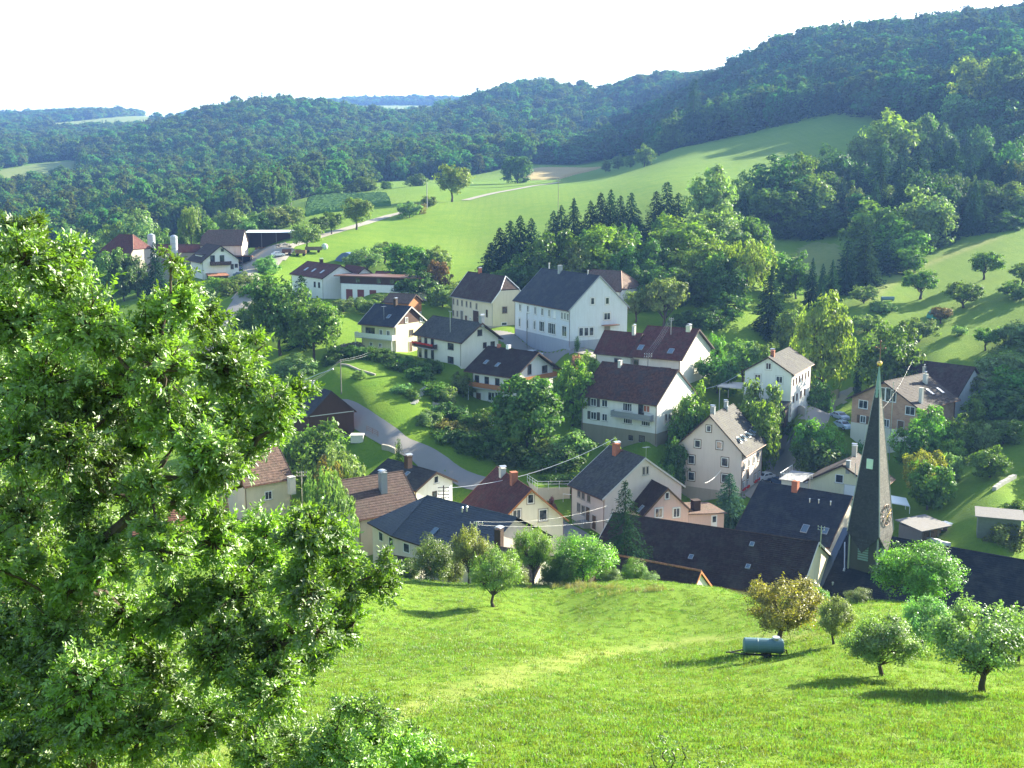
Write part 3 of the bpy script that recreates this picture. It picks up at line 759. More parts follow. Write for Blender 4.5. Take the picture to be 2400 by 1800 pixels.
# --- the big school-like house
h = House("school_house", "house", "large grey-white house with steep slate blue roof and lamps in its ground floor windows", "school", W_GREY, R_SLATE, .15, .5, plinth=(W_PLINTH, 1.3), verge="zinc_dull")
for q in ((970, 535), (1050, 550), (1127, 565), (1200, 578), (1272, 592)): h.win('A', ZA(*q), .95, 1.7, sur="pale_render")
h.win('A', ZA(1328, 606), .95, 1.7, pane="white_paint", bars=0)
for q in ((1405, 618), (1435, 625), (1465, 633)): h.win('A', ZA(*q), .95, 1.6, sur="pale_render")
for q in ((965, 688), (1045, 705), (1120, 716)): h.win('A', ZA(*q), .95, 2.0, sur="pale_render")
h.win('A', ZA(1195, 730), 2.3, 2.3, bars=2, sur="pale_render"); h.win('A', ZA(1298, 752), 3.1, 2.4, bars=3, sur="pale_render"); h.win('A', ZA(1428, 780), 1.9, 2.3, bars=1, sur="pale_render")
h.win('G1', ZA(1720, 468), 1.0, 1.5, bars=0, sur="pale_render"); h.win('G1', ZA(1872, 465), 1.0, 1.5, bars=0, sur="pale_render"); h.win('G1', ZA(1870, 625), 1.7, 1.6, sur="pale_render")
for q in ((1600, 787), (1654, 785), (1708, 782)): h.win('G1', ZA(*q), 1.15, 1.9, bars=0, sur="pale_render")
d = h.door('G1', ZA(1870, 785), 1.4, 2.3, "grey_wood")
p = h.hit('G1', *ZA(1890, 712)); c = MB().box(-1.9, 1.9, .01, 1.3, -.1, .06); o = obj("porch_roof", c, MATS["copper_brown"], h.root); o.matrix_local = h.fm('G1', p)
h.chimney(-1, ZA(1383, 170), .8, 1.5, "zinc_dull", "none"); h.vent(-1, ZA(1270, 128), 1.1, .16, "pale_render"); h.vent(-1, ZA(1672, 190), .8, .14, "pale_render")

h = House("cream_farmhouse", "house", "cream two storey farmhouse with dark brown half hipped roof edged in white", "cream", W_CREAM, R_BROWN, .2, .45, hip1=.5, verge="white_paint", plinth=(W_STONE, .5))
for q in ((280, 470), (322, 480), (368, 488), (415, 498), (457, 506), (518, 520)): h.win('A', ZA(*q), .8, 1.5, "stone_frame")
for q in ((277, 590), (320, 598)): h.win('A', ZA(*q), .8, 1.5, "stone_frame")
h.door('A', ZA(366, 615), 1.2, 2.2, "grey_wood"); h.door('A', ZA(410, 645), 1.0, 1.3); h.win('A', ZA(452, 648), .6, .8, bars=0); h.door('A', ZA(512, 630), 2.6, 2.9, "brown_boards"); h.win('A', ZA(625, 595), .8, 1.8, "brown_frame", bars=0)
h.win('G1', ZA(808, 560), 1.3, 1.5, "brown_frame", sur="stone_frame"); h.win('G1', ZA(803, 703), 1.6, .8, bars=0); h.chimney(-1, ZA(552, 168), .7, .8)

h = House("yellow_house", "house", "pale yellow house with slate roof, dark clad gable and long white balcony", "yellow", W_YEL, R_SLATE, .35, .8, gablemat=MATS["brown_boards"], verge="pale_render")
h.win('A', ZH(1185, 1003), 2.6, 1.7, "dark_wood", bars=2); h.win('A', ZH(1297, 1015), 1.0, 1.3); h.win('A', ZH(1372, 1025), 1.0, 1.3)
h.win('A', ZH(1195, 1135), .9, .9); h.win('A', ZH(1290, 1147), .9, .9)
h.win('G1', ZH(1560, 885), .9, 1.2); h.win('G1', ZH(1712, 877), .9, 1.1); h.win('G1', ZH(1610, 1015), 1.3, 1.3, "brown_frame"); h.door('G1', ZH(1603, 1160), 1.0, 2.1)
h.balcony('A', -h.wx - .9, h.wx, 2.45, 1.3, 1.05, "white_paint", "pale_render", posts=True)
h.skylight(-1, ZH(1378, 850)); h.chimney(-1, ZH(1447, 735), .7, 1.3, "dark_wood"); h.aerial(-1, ZH(1327, 880), 3.0)

h = House("loggia_house", "house", "ivory house with dark grey tiled roof and flower balconies on its left end", "loggia", W_IVORY, R_GREYD, .9, .6)
h.win('A', ZA(250, 938), 2.0, 1.4, "dark_wood", bars=2); h.win('A', ZA(250, 1077), 2.0, 1.4, "dark_wood", bars=2)
for z in (2.6,): 
    b = h.balcony('A', -h.wx, -h.wx + 7.5, z, 1.3, .95, "dark_wood", "concrete"); fl = MB()
    for k in range(30): fl.box(-h.wx + k * .25, -h.wx + k * .25 + .2, 1.3, 1.48, .62 + random.random() * .1, .95 + random.random() * .15)
    obj("flower_box", fl, MATS["flower_red"], b)
for x in (-6.8, -4.6, -2.2): h.win_at('A', Vector((x, -h.wy, 3.75)), 1.0, 2.1, "dark_wood", 0); h.win_at('A', Vector((x, -h.wy, 1.2)), 1.0, 2.0, "dark_wood", 0)
h.win('G1', ZA(550, 795), 1.2, 1.3, "dark_wood"); h.win('G1', ZA(602, 925), .9, 1.2, "dark_wood"); h.win('G1', ZA(683, 912), 1.1, 1.1, "dark_wood")
h.chimney(-1, ZA(572, 685), .8, 1.2, "zinc_dull"); h.mast(-1, ZA(245, 790), 4.5, 1)

h = House("balcony_house", "house", "white chalet style house with dark brown roof and orange wooden balcony", "balcony", W_WHITE, R_BLACK, 1.3, 1.2)
h.balcony('A', -h.wx, h.wx, 2.7, 1.5, 1.0, "orange_boards", posts=True)
for x in (-4.2, -1.6, 1.2, 3.9): h.win_at('A', Vector((x, -h.wy, 3.8)), 1.1, 2.0, "dark_wood", 0)
h.win('A', ZCc(675, 572), 2.0, 1.8); h.win_at('A', Vector((1.2, -h.wy, 1.3)), 1.6, 1.6); h.door('A', ZCc(540, 590), 1.2, 2.1)
h.win('G1', ZCc(1065, 290), 1.1, 2.0, "brown_frame", 0); h.win('G1', ZCc(1222, 288), 1.6, 1.5, "brown_frame", 1)
h.balcony('G1', -h.wy + .4, h.wy - .2, 4.3, 1.2, 1.0, "orange_boards")
h.skylight(-1, ZCc(617, 217)); h.skylight(-1, ZCc(737, 245)); h.chimney(-1, ZCc(848, 72), .7, .6, "white_paint", "none"); h.chimney(-1, ZCc(750, 60), .6, .5, "brick_red", "none")

h = House("red_roof_house", "house", "white barn house with large red brown roof, two skylights and a service mast", "red", W_IVORY, R_REDB, .6, .7)
h.win('A', ZB(845, 1108), 1.1, 1.4, "brown_frame", sur="pale_render"); h.win_at('A', Vector((2.0, -h.wy, 2.6)), 2.2, 2.2, "brown_frame", 2, pane="dark_interior")
h.win_at('A', Vector((4.2, -h.wy, 2.9)), 1.0, 1.3, "brown_frame")
h.skylight(-1, ZB(893, 950), 1.1, 1.6); h.skylight(-1, ZB(1205, 988), 1.1, 1.6); mast_red = h.mast(-1, ZB(1205, 815), 3.4, 2)
h.chimney(-1, ZB(1390, 775), .9, .9, "galvanised")
h2 = House("red_roof_annex", "house", "lower white annex with red brown roof joined left of the barn house", "redann", W_IVORY, R_REDB, .3, .5)
h2.win('A', ZB(655, 1100), 1.6, 1.5, "brown_frame", sur="pale_render"); h2.chimney(1, ZB(822, 770), .6, .8, "pale_render")

h = House("brown_roof_house", "house", "white two storey house with rust brown roof, blue grey balcony and dark basement", "brown", W_WHITE, R_WEATH, .15, .5, plinth=(W_BASE, 2.0))
h.win('A', ZD(405, 632), 1.3, 1.5, shutters="shutter_dark"); h.win('A', ZD(520, 642), 1.3, 1.4); h.win('A', ZD(755, 682), 2.0, 1.5, bars=3); h.win('A', ZD(898, 702), 1.2, 2.0, "dark_wood", 1); h.win('A', ZD(955, 700), 1.4, 1.3, bars=1, pane="brick_red")
h.win('A', ZD(405, 770), 1.3, 1.5, shutters="shutter_dark"); h.win('A', ZD(520, 788), 1.2, 1.4); h.win('A', ZD(760, 815), 1.9, 1.4, bars=3); h.win('A', ZD(945, 838), 1.9, 1.4, bars=3, shutters=None)
h.win('A', ZD(790, 1000), .9, .9, "dark_wood", 0); h.win('A', ZD(905, 1010), 1.2, 1.2, "dark_wood", 0)
p0 = h.hit('A', *ZD(618, 790)); p1 = h.hit('A', *ZD(1028, 830))
h.balcony('A', p0.x, min(p1.x, h.wx - .1), 4.35, 1.3, 1.0, "zinc_dull", "concrete")
h.win('G1', ZD(1152, 790), .7, 1.3, "stone_frame", 0); h.win('G1', ZD(1190, 785), .7, 1.2, "stone_frame", 0)
h.chimney(-1, ZD(677, 262), .6, 1.1, "pale_render", "none")

h = House("white_gable_house", "house", "small white house with grey roof, gable window and flat carport on its left", "white8", W_WHITE, R_GREY, .3, .5)
for q, w in (((320, 500), 1.1), ((400, 600), 1.3), ((400, 712), 1.2), ((240, 585), 1.2)): h.win('G0', ZE(*q), w, 1.35, bars=1, sur="pale_render")
for x in (-5.6, -3.6, -1.4, .9, 3.4, 5.6): h.win_at('A', Vector((x, -h.wy, 6.3)), .8, 1.3, "brown_frame", 1); 
for x in (-5.2, -2.8, .2, 3.0): h.win_at('A', Vector((x, -h.wy, 3.1)), .9, 1.3, "brown_frame", 1)
h.chimney(-1, ZE(350, 425), .7, 1.0, "brick_red")
h.annex("garage", -h.wx - 2.6, -h.wx - .02, -h.wy + .3, -h.wy + 3.6, 1.9, MATS["dark_wood"], R_GREYD, (.9, 0))
cp = MB()
for x in (-6, -.5):
    for y in (h.wy + .4, h.wy + 5.2): cp.box(x - .07, x + .07, y - .07, y + .07, -1, 4.3)
cp.box(-6.4, -.1, h.wy + .1, h.wy + 5.6, 4.3, 4.5); obj("carport", cp, MATS["pale_render"], h.root)

h = House("tall_gable_house", "house", "tall rose cream house with six framed gable windows and a row of open skylights", "tall", W_PINKC, R_GREY, .45, .8, plinth=(W_STONE, .6))
for q, w in (((1598, 905), .9), ((1482, 1062), 1.1), ((1708, 1077), 1.1), ((1417, 1225), 1.25), ((1765, 1252), 1.25), ((1765, 1420), 1.25), ((1417, 1398), 1.25)): h.win('G0', ZD(*q), w, w * 1.25, bars=0, sur="brown_frame")
for x in (-4.0, -1.5, 1.0, 3.4): h.win_at('A', Vector((x, -h.wy, 5.0)), 1.0, 1.3, "white_frame", 1, sur="brown_frame")
for x in (-4.2, -2.2, 1.9, 4.0): h.win_at('A', Vector((x, -h.wy, 1.7)), 1.0, 1.3, "white_frame", 1, sur="brown_frame")
h.door('A', ZD(2000, 1385), 1.1, 2.2); fl = MB()
for x in (-4.2, -2.2, 1.9, 4.0):
    for k in range(6): fl.box(x - .6 + k * .2, x - .42 + k * .2, -h.wy - .35, -h.wy - .1, .85, 1.05 + .1 * ((k * 7) % 3))
obj("flower_box", fl, MATS["flower_red"], h.root)
for q in ((1910, 1028), (1955, 1003), (2000, 973), (2045, 948)): h.skylight(-1, ZD(*q), .75, 1.3, open_=1)
h.chimney(-1, ZD(1640, 738), .7, .9, "zinc_dull"); h.chimney(-1, ZD(1775, 700), .6, 1.2, "zinc_dull"); h.vent(-1, ZD(1790, 730), .9)
h.annex("shed", -h.wx + .6, -h.wx + 3.0, h.wy + .05, h.wy + 4.2, 2.6, MATS["brick_red"], MATS["galvanised"], (0, -1.0))

h = House("orange_chimney_house", "house", "cream house with mossy grey roof, orange brick chimney and arched twin gable windows", "grey10", W_PINKC, R_GREYD, .2, .6, verge="pale_render")
for q in ((238, 650), (280, 672), (333, 697)): h.win('A', ZJ(*q), .9, 1.2, "stone_frame")
for q in ((235, 785), (280, 812)): h.win('A', ZJ(*q), .95, 1.5, "stone_frame")
h.door('A', ZJ(325, 848), 1.0, 2.1); h.door('A', ZJ(386, 930), 1.0, 2.1)
st = MB(); pd = h.hit('A', *ZJ(325, 848)); 
for k in range(6): st.box(pd.x - .9 - k * .3, pd.x + .7, -h.wy - 1.3, -h.wy - .02, -1.5, max(.05, pd.z - 1.06 - k * .17)) if k == 0 else st.box(pd.x - .9 - k * .3, pd.x - .9 - (k - 1) * .3, -h.wy - 1.3, -h.wy - .02, -1.5, pd.z - 1.06 - k * .17)
sto = obj("outdoor_stairs", st, MATS["concrete"], h.root)
rl = MB().tube([(pd.x + .6, -h.wy - 1.25, pd.z - .1), (pd.x - .9, -h.wy - 1.25, pd.z - .1), (pd.x - 2.5, -h.wy - 1.25, pd.z - 1.0)], .03, 5)
for k in range(8): x = pd.x + .6 - k * .42; zz = pd.z - .1 - max(0, (pd.x - .9 - x) * .56); rl.tube([(x, -h.wy - 1.25, zz), (x, -h.wy - 1.25, zz - .95)], .02, 4)
obj("handrail", rl, MATS["white_frame"], sto)
for q in ((865, 430), (900, 424)): h.win('G1', ZJ(*q), .5, 1.3, "stone_frame", 0)
h.chimney(-1, ZJ(598, 262), .9, 1.5, "brick_red"); h.aerial(1, ZJ(888, 305), 1.8)
h.annex("tile_lean_to", 1.0, h.wx + 3.4, h.wy - 1.0, h.wy + 4.6, 1.6, W_PINKC, R_TILE, (0, -.9)); 

h = House("pink_house", "house", "pink house with steep dark brown roof, two blue skylights and flat porch wing", "pink", W_PINK, R_BLACK, .2, .4, verge="brown_frame")
h.win('G1', ZJ(1092, 670), .75, 1.1, bars=0); h.win('G1', ZJ(1012, 837), 1.3, 1.5, sur="pale_render"); h.win('G1', ZJ(1183, 835), 1.2, 1.5, sur="pale_render")
h.skylight(-1, ZJ(850, 575), .7, 1.3); h.skylight(-1, ZJ(838, 800), .7, 1.3)
a = h.annex("porch_wing", -h.wx + 3.2, h.wx - .5, h.wy + .02, h.wy + 6.4, 5.0, W_PINK, R_TILE, (-.2, -.5))
dr = MB().box(h.wx - .52, h.wx - .44, h.wy + 4.2, h.wy + 5.2, 2.1, 4.2); obj("door", dr, MATS["white_paint"], h.root)
gl = MB().box(h.wx - .44, h.wx - .42, h.wy + 4.4, h.wy + 5.0, 3.1, 4.0); obj("door_pane", gl, MATS["window_glass"], h.root)
ck = MB().box(h.wx - 2.6, h.wx - 1.5, h.wy + 1.8, h.wy + 2.9, 4.7, 6.3).box(h.wx - 2.7, h.wx - 1.4, h.wy + 1.7, h.wy + 3.0, 6.3, 6.4); obj("chimney", ck, MATS["dark_wood"], h.root)

h = House("red_brown_house", "house", "cream house with dark red roof, two chimneys and three framed gable windows", "redbrown", W_IVORY, R_REDB, .6, .6, verge="orange_boards")
h.win('G1', ZF(1635, 438), 1.0, 1.4, bars=0, sur="stone_frame"); h.win('G1', ZF(1742, 580), 1.3, 1.7, bars=0, sur="stone_frame"); h.win('G1', ZF(1515, 572), 1.3, 1.4, bars=1, sur="stone_frame")
h.chimney(-1, ZF(1392, 235), .8, 1.0, "pale_render"); h.chimney(-1, ZF(1490, 300), .9, 1.5, "brick_red", "none")

h = House("white_tiled_house", "house", "small white house with striped grey tiled roof beside the valley road", "white15", W_WHITE, R_GREY, .6, .6, rows=.55)
h.win('G1', ZF(818, 272), 1.0, 1.2, bars=0); h.win('G1', ZF(805, 400), .9, 1.0, bars=0, frame="dark_wood"); h.skylight(-1, ZF(568, 225), .8, 1.0); h.chimney(1, ZF(578, 118), .9, .8, "dark_wood")
lt = MB().box(h.wx + .01, h.wx + 3.6, -1.0, 3.6, 1.95, 2.08)
for x, y in ((h.wx + 3.4, -.8), (h.wx + 3.4, 3.4)): lt.box(x - .05, x + .05, y - .05, y + .05, -1.5, 1.95)
obj("terrace_awning", lt, MATS["white_paint"], h.root)

h = House("ribbed_brown_roof_house", "house", "house under a broad sunlit brown tiled roof with one dark metal chimney", "brown14", W_CREAM, R_TILE if False else roofmat("roof_sunlit_brown", (.105, .070, .058), .2, .1), .3, .5, rows=.42)
h.chimney(-1, ZF(360, 370), .95, 2.6, "zinc_dull"); h.win_at('A', Vector((1, -h.wy, 3.5)), 1.2, 1.3)
h = House("pale_tile_roof_house", "house", "house with pale pinkish brown tiled roof behind the large foreground tree", "tile16", W_CREAM, R_TILE, .3, .5, rows=.42)
h.chimney(-1, ZI(370, 1290), .9, 1.5, "pale_render", "none"); h.win_at('A', Vector((0, -h.wy, 3.5)), 1.2, 1.3)
h = House("orange_roof_house", "house", "house with orange tiled roof seen through gaps in the foreground tree", (-44.5, 150, 12, 12, 9, 14.8, 18.0, 9.5), W_CREAM, R_ORANGE, .3, .5)
h.chimney(-1, (345, 1080), .8, 1.2, "brick_red", "plate")

h = House("dark_board_barn", "barn", "dark brown boarded barn with slate roof beside the road bend", "barn18", MATS["brown_boards"], R_ANTH, .2, .4, gablemat=MATS["brown_boards"])
bd = MB()
for k in range(42):
    y = -h.wy + .1 + k * (2 * h.wy - .2) / 42; zt = h.wz(y if abs(y) > .3 else .3) - .1
    bd.box(h.wx + .004, h.wx + .03 + .008 * (k % 3), y, y + .17, -.5, zt)
o = obj("wall_boards", bd, MATS["brown_boards"], h.root); o["kind"] = "stuff"
obj("gutter_board", MB().box(h.wx + .04, h.wx + .14, -h.wy, h.wy, h.wz(h.wy) - .1, h.wz(h.wy) + .02), MATS["pale_render"], h.root)
h.chimney(-1, ZI(585, 240), .7, .9, "pale_render", "none"); h.skylight(-1, ZI(215, 380), .7, 1.0)
wl = MB().box(h.wx - 6, h.wx + .02, -h.wy - .5, h.wy + .4, -2.2, -.3); obj("foundation", wl, MATS["concrete"], h.root)

# --- farm group far left
h = House("white_farmhouse", "house", "white farmhouse with brown roof, gable balcony and long dormer on the far left", "farm19", W_WHITE, R_BROWN, .8, 1.0)
for q in ((1142, 470), (1240, 468)): h.win('G1', ZG(*q), 1.4, 2.0, "dark_wood")
h.win('G1', ZG(1242, 380), .9, .9, "dark_wood", 0); h.win('G1', ZG(1345, 552), 1.0, 1.6, "dark_wood"); h.win('G1', ZG(1388, 543), 1.0, 1.2, "dark_wood")
for x in (-5, -2.5, 0, 2.8): h.win_at('A', Vector((x, -h.wy, 3.0)), 1.0, 1.3)
h.balcony('G1', -3.5, 3.0, 4.6, 1.3, 1.0, "brown_boards", "dark_wood")
dm = h.annex("dormer", -4.5, 2.5, -h.wy + 1.0, -h.wy + 4.5, h.ze + 2.0, W_WHITE, R_BROWN, (0, .9), z0=h.ze - .2)
h.annex("entrance_porch", h.wx + .02, h.wx + 3.0, -h.wy + 1.0, h.wy - 4.5, 1.9, MATS["brown_boards"], R_ORANGE, (-.6, 0))
h = House("old_barn", "barn", "old barn with weathered brown roof and patchy pale wall behind the white farmhouse", (-98.5, 397, 2.0, 14.2, 12, 39.2, 44.2, 32.5), wallmat("wall_patchy", (.55, .52, .46), .9), R_TILE, .2, .4, hip0=.45)
h.win_at('A', Vector((1, -h.wy, 3.2)), .8, 2.8, "brown_frame", 0)
h = House("red_hip_house", "house", "house with steep red hipped roof at the far left edge of the farm", (-127, 382, -20, 12.5, 12, 37.6, 43.3, 33.2), W_STONE, R_REDB, .3, .5, hip0=.8, hip1=.8)
h.win_at('A', Vector((0, -h.wy, 4)), 1, 1.3)
h = House("low_red_barn", "barn", "long low barn with dull red roof standing between the two silos", (-112, 402, 3, 22, 8, 36.5, 39.0, 32.5), W_STONE, R_REDB, .3, .5)
h = House("tiled_farm_shed", "shed", "farm shed with sunlit pale tiles stepping down in front of the silos", (-113, 372, -62, 13, 7, 33.4, 36.0, 30.0), W_STONE, R_TILE, .3, .4)
h = House("skylight_house", "house", "white house with red brown roof and three skylights on the meadow edge", "sky20", W_WHITE, R_REDB, .4, .5)
h.win('A', ZH(610, 515), 1.1, 1.5, "dark_wood"); h.win('A', ZH(655, 522), 1.1, 1.5, "dark_wood")
for q in ((522, 358), (600, 370), (688, 385)): h.skylight(-1, ZH(*q), 1.0, 1.5, "galvanised")
h.chimney(-1, ZH(678, 292), .8, .9, "dark_wood")
cg = House("cross_gable_house", "house", "white cross gabled wing with red brown roof right of the skylight house", (-43.5, 322, -58, 12, 9.5, 33.6, 37.2, 28.5), W_WHITE, R_REDB, .6, .6)
cg.win_at('G1', Vector((cg.wx, 0, 6.6)), .7, .7, "dark_wood", 0)
h3 = House("low_tile_wing", "house", "low wing with small red brown roof behind the cross gabled wing", (-34.5, 334, -12, 10, 8, 33.0, 34.8, 28.5), W_WHITE, R_REDB, .3, .4)

h = House("brick_gable_house", "house", "unplastered pale brick house with white arched gable windows and brown roof", "brick23", MATS["wall_pale_brick"], roofmat("roof_brown_tiles", (.046, .036, .032), .25, .2), .6, .8, plinth=(W_IVORY, 2.6))
h.win('G0', ZE(1022, 783), 1.9, 1.6); h.win('G0', ZE(1370, 830), 1.9, 1.6)
for q, hh in (((1165, 705), 2.4), ((1208, 712), 2.6), ((1246, 722), 2.2)): h.win('G0', ZE(*q), 1.15, hh, bars=0)
h.win('G0', ZE(1020, 893), 1.2, 1.4, shutters="brown_frame"); h.win('G0', ZE(1195, 922), 1.2, 1.5); h.door('G0', ZE(1298, 950), 1.2, 2.2)
for q in ((1515, 690), (1590, 680)): h.skylight(-1, ZE(*q), .8, 1.7, "galvanised")
h.chimney(-1, ZE(1480, 625), .7, 1.6, "pale_render", "pot"); h.chimney(-1, ZE(1447, 770), .6, 2.6, "pale_render", "none")
h4 = House("brown_wing_house", "house", "rear wing with dark brown roof rising behind the pale brick house", (83.5, 220.5, -48, 13, 13, 20.3, 25.6, 14.5), W_GREY, R_BROWN, .4, .6)
h4.chimney(-1, ZE(1472, 545), .5, 1.0, "galvanised", "pot")

h = House("yellow_gable_house", "house", "low yellow gabled house with brown roof partly hidden by the spire", "ygable", W_YEL, roofmat("roof_brown_flat", (.055, .042, .037), .25, .2), .5, .6)
h.win('G0', ZK(845, 385), 1.3, 1.4, bars=0); h.door('G0', ZK(925, 482), 1.8, 2.1, "white_paint")
h.chimney(-1, ZK(955, 215), .7, 1.6, "galvanised"); h.chimney(-1, ZK(910, 300), .6, 1.0, "zinc_dull", "none"); h.mast(-1, ZK(960, 370), 2.2, 0)
tr = h.annex("roof_terrace", -2.0, h.wx, h.wy + .05, h.wy + 5.0, 4.6, W_IVORY, MATS["concrete"])
rl = MB()
for a, b_ in (((-2.2, h.wy + .2), (-2.2, h.wy + 5.2)), ((-2.2, h.wy + 5.2), (h.wx, h.wy + 5.2))):
    rl.tube([(*a, 5.75), (*b_, 5.75)], .035, 5)
    for k in range(9): x = a[0] + (b_[0] - a[0]) * k / 8; y = a[1] + (b_[1] - a[1]) * k / 8; rl.tube([(x, y, 4.75), (x, y, 5.75)], .025, 4)
obj("railing", rl, MATS["white_frame"], h.root)

h = House("slate_roof_barn", "barn", "big barn with dark slate roof, brick chimney and two skylights behind the spire", "dark25", W_CREAM, R_ANTH, .3, .6)
h.chimney(-1, ZK(518, 470), .9, 1.3, "brick_red"); h.skylight(-1, ZK(590, 757), 1.0, 1.5); h.skylight(-1, ZK(742, 775), .8, 1.2)
for q in ((625, 560), (692, 567), (780, 580)): h.vent(-1, ZK(*q), .5)
h.mast(-1, ZK(623, 452), 2.0, 2)
h = House("long_dark_barn", "barn", "long barn with near black brown roof and white verge just below the meadow", "barn26", W_CREAM, R_BLACK, .3, .5, verge="pale_render")
for q in ((1325, 1268), (1880, 1362), (1918, 1145)): h.skylight(-1, ZJ(*q), .6, .8)
h.mast(-1, ZK(705, 880), 2.6, 2)
h = House("small_cream_barn", "barn", "small cream gabled barn with orange ridge tiles peeping over the meadow edge", "small27", W_IVORY, R_BLACK, .25, .5, verge="orange_boards", ridge=False)
obj("ridge_cap", MB().tube([(-h.RL / 2, 0, h.zr + .05), (h.RL / 2, 0, h.zr + .05)], .14, 8), R_ORANGE, h.root)
h.win_at('G1', Vector((h.wx, .3, 3.9)), .9, 1.5, "brown_frame", 0)
h = House("low_cream_house", "house", "low cream house with brown verge half hidden by hedge at the meadow edge", (-13.2, 131.5, -25, 5.5, 6.5, 13.6, 16.2, 10.5), W_IVORY, R_BROWN, .2, .3, verge="copper_brown")
h.win_at('G1', Vector((h.wx, 0, 3.2)), .8, 1.2, "stone_frame", 0)
h = House("tiled_annex_house", "house", "small house with brown tiles and shining metal chimney below the blue slate roof", (1.2, 132.6, -28, 6.2, 6.6, 14.3, 16.6, 9.5), W_IVORY, R_TILE, .2, .3)
h.chimney(-1, ZF(1362, 790), .85, 1.2, "dark_wood")
h = House("hidden_hip_house", "house", "house with brown orange hipped roof behind the large grey-white house", (23.6, 287, -40, 16, 11, 34.2, 38.6, 27.5), W_WHITE, R_TILE, .3, .5, hip0=.9, hip1=.9)
h.win_at('A', Vector((3, -h.wy, 5)), 1.1, 1.3); h.win_at('A', Vector((0, -h.wy, 5)), 1.1, 1.3)
h = House("orange_wood_shed", "shed", "orange brown wooden garden shed with two small windows beside the cream farmhouse", (-27.0, 285, -30, 8.0, 6.5, 31.0, 33.0, 27.6), MATS["orange_boards"], R_TILE, .4, .5)
h.win('G1', ZH(1885, 790), .9, 1.1); h.win('G1', ZH(1960, 792), .9, 1.1)
h = House("small_orange_roof_shed", "shed", "small brown shed with sunlit orange roof left of the skylight house", (-73, 330, 20, 6.5, 5, 30.5, 32.2, 27.5), MATS["brown_boards"], R_ORANGE, .3, .4)

# --- slate hip-roofed house at the meadow edge: two roof planes meeting in a bent hip
root = thing("blue_slate_house", "cream house with broad bent blue slate roof at the meadow edge", "house", (-6, 142, 9.5))
def L_(x, y, z): return (x + 6, y - 142, z - 9.5)
P0 = L_(-11.3, 148.5, 19.0); R1 = L_(.7, 139, 18.8); A0 = L_(-15.6, 143.5, 15.0); A1 = L_(-4.4, 133.4, 14.7); C0 = L_(-19.5, 149.5, 15.0); B1 = L_(5.3, 143.4, 15.0); B0 = L_(-8.5, 154.5, 15.0)
class _H(House):
    def __init__(s): s.rows = .36
hh = _H(); b = MB()
hh.plane(b, A0, A1, R1, P0); hh.plane(b, C0, A0, P0, P0); hh.plane(b, B1, B0, P0, R1); hh.plane(b, B0, C0, P0, P0)
b.poly([tuple(Vector(q) - Vector((0, 0, .18))) for q in (C0, B0, B1, A1, A0)], m=1)
for a, c in ((C0, A0), (A0, A1), (B1, B0), (B0, C0)):
    b.poly([tuple(Vector(a) - Vector((0, 0, .18))), tuple(Vector(c) - Vector((0, 0, .18))), c, a], m=1)
obj("roof", b, [roofmat("roof_blue_slate", (.036, .045, .058), .22, .1, tile=(.3, .3), gloss=.45, spec=.5), MATS["dark_wood"]], root)
cen = Vector(((A0[0] + B1[0]) / 2, (A0[1] + B1[1]) / 2, 0)); ins = lambda q: Vector(q) + (cen - Vector((q[0], q[1], 0))).normalized() * .8
b = MB(); ring = [ins(q) for q in (C0, A0, A1, B1, B0)]
for i in range(5):
    a, c = ring[i], ring[(i + 1) % 5]; b.poly([(a.x, a.y, -2), (c.x, c.y, -2), (c.x, c.y, c.z + .25), (a.x, a.y, a.z + .25)])
    if i == 2: b.poly([(a.x, a.y, a.z + .2), (c.x, c.y, c.z + .2), (R1[0] - .6, R1[1] + .4, R1[2] - .3)])
obj("wall", b, W_PINKC, root)
for (a, c), pos in (((ring[0], ring[1]), (.35, .75)), ((ring[1], ring[2]), (.12, .4, .7)), ((ring[2], ring[3]), (.5,))):
    d_ = Vector((c.x - a.x, c.y - a.y, 0)); nrm = Vector((d_.y, -d_.x, 0)).normalized(); d0 = d_.normalized()
    for t in pos:
        p = Vector((a.x, a.y, 0)) + d_ * t; M = Matrix(((d0.x, nrm.x, 0, p.x), (d0.y, nrm.y, 0, p.y), (0, 0, 1, 4.3), (0, 0, 0, 1)))
        w = obj("window", MB().box(-.6, .6, .0, .07, .5, .6).box(-.6, .6, 0, .07, -.7, -.6).box(-.6, -.5, 0, .07, -.6, .5).box(.5, .6, 0, .07, -.6, .5), MATS["white_frame"], root); w.matrix_local = M
        obj("pane", MB().box(-.5, .5, .006, .03, -.6, .5), MATS["window_glass"], w)
obj("ridge_cap", MB().tube([P0, R1], .1, 8).tube([P0, A0], .09, 6), MATS["roof_blue_slate"], root)
nrm = (Vector(A1) - Vector(A0)).cross(Vector(P0) - Vector(A0)).normalized()
for (u, v) in (ZF(1045, 555), ZF(1085, 548)):
    R = Vector(ray(u, v)); C = Vector((6, -142, ZC - 9.5)); t = (Vector(A0) - C).dot(nrm) / R.dot(nrm); p = C + R * t
    obj("roof_vent", MB().tube([p, p + Vector((0, 0, .6))], .1, 7).tube([p + Vector((0, 0, .6)), p + Vector((0, 0, .75))], [.2, .08], 7), MATS["galvanised"], root)
R = Vector(ray(*ZF(805, 720))); C = Vector((6, -142, ZC - 9.5)); p = C + R * ((Vector(A0) - C).dot(nrm) / R.dot(nrm))
r_ = (Vector(A1) - Vector(A0)).normalized(); up = nrm.cross(r_)
sk = obj("skylight", MB().box(-.4, .4, -.6, .6, 0, .12), MATS["roof_glass"], root); sk.matrix_local = Matrix(((r_.x, up.x, nrm.x, p.x), (r_.y, up.y, nrm.y, p.y), (r_.z, up.z, nrm.z, p.z), (0, 0, 0, 1)))

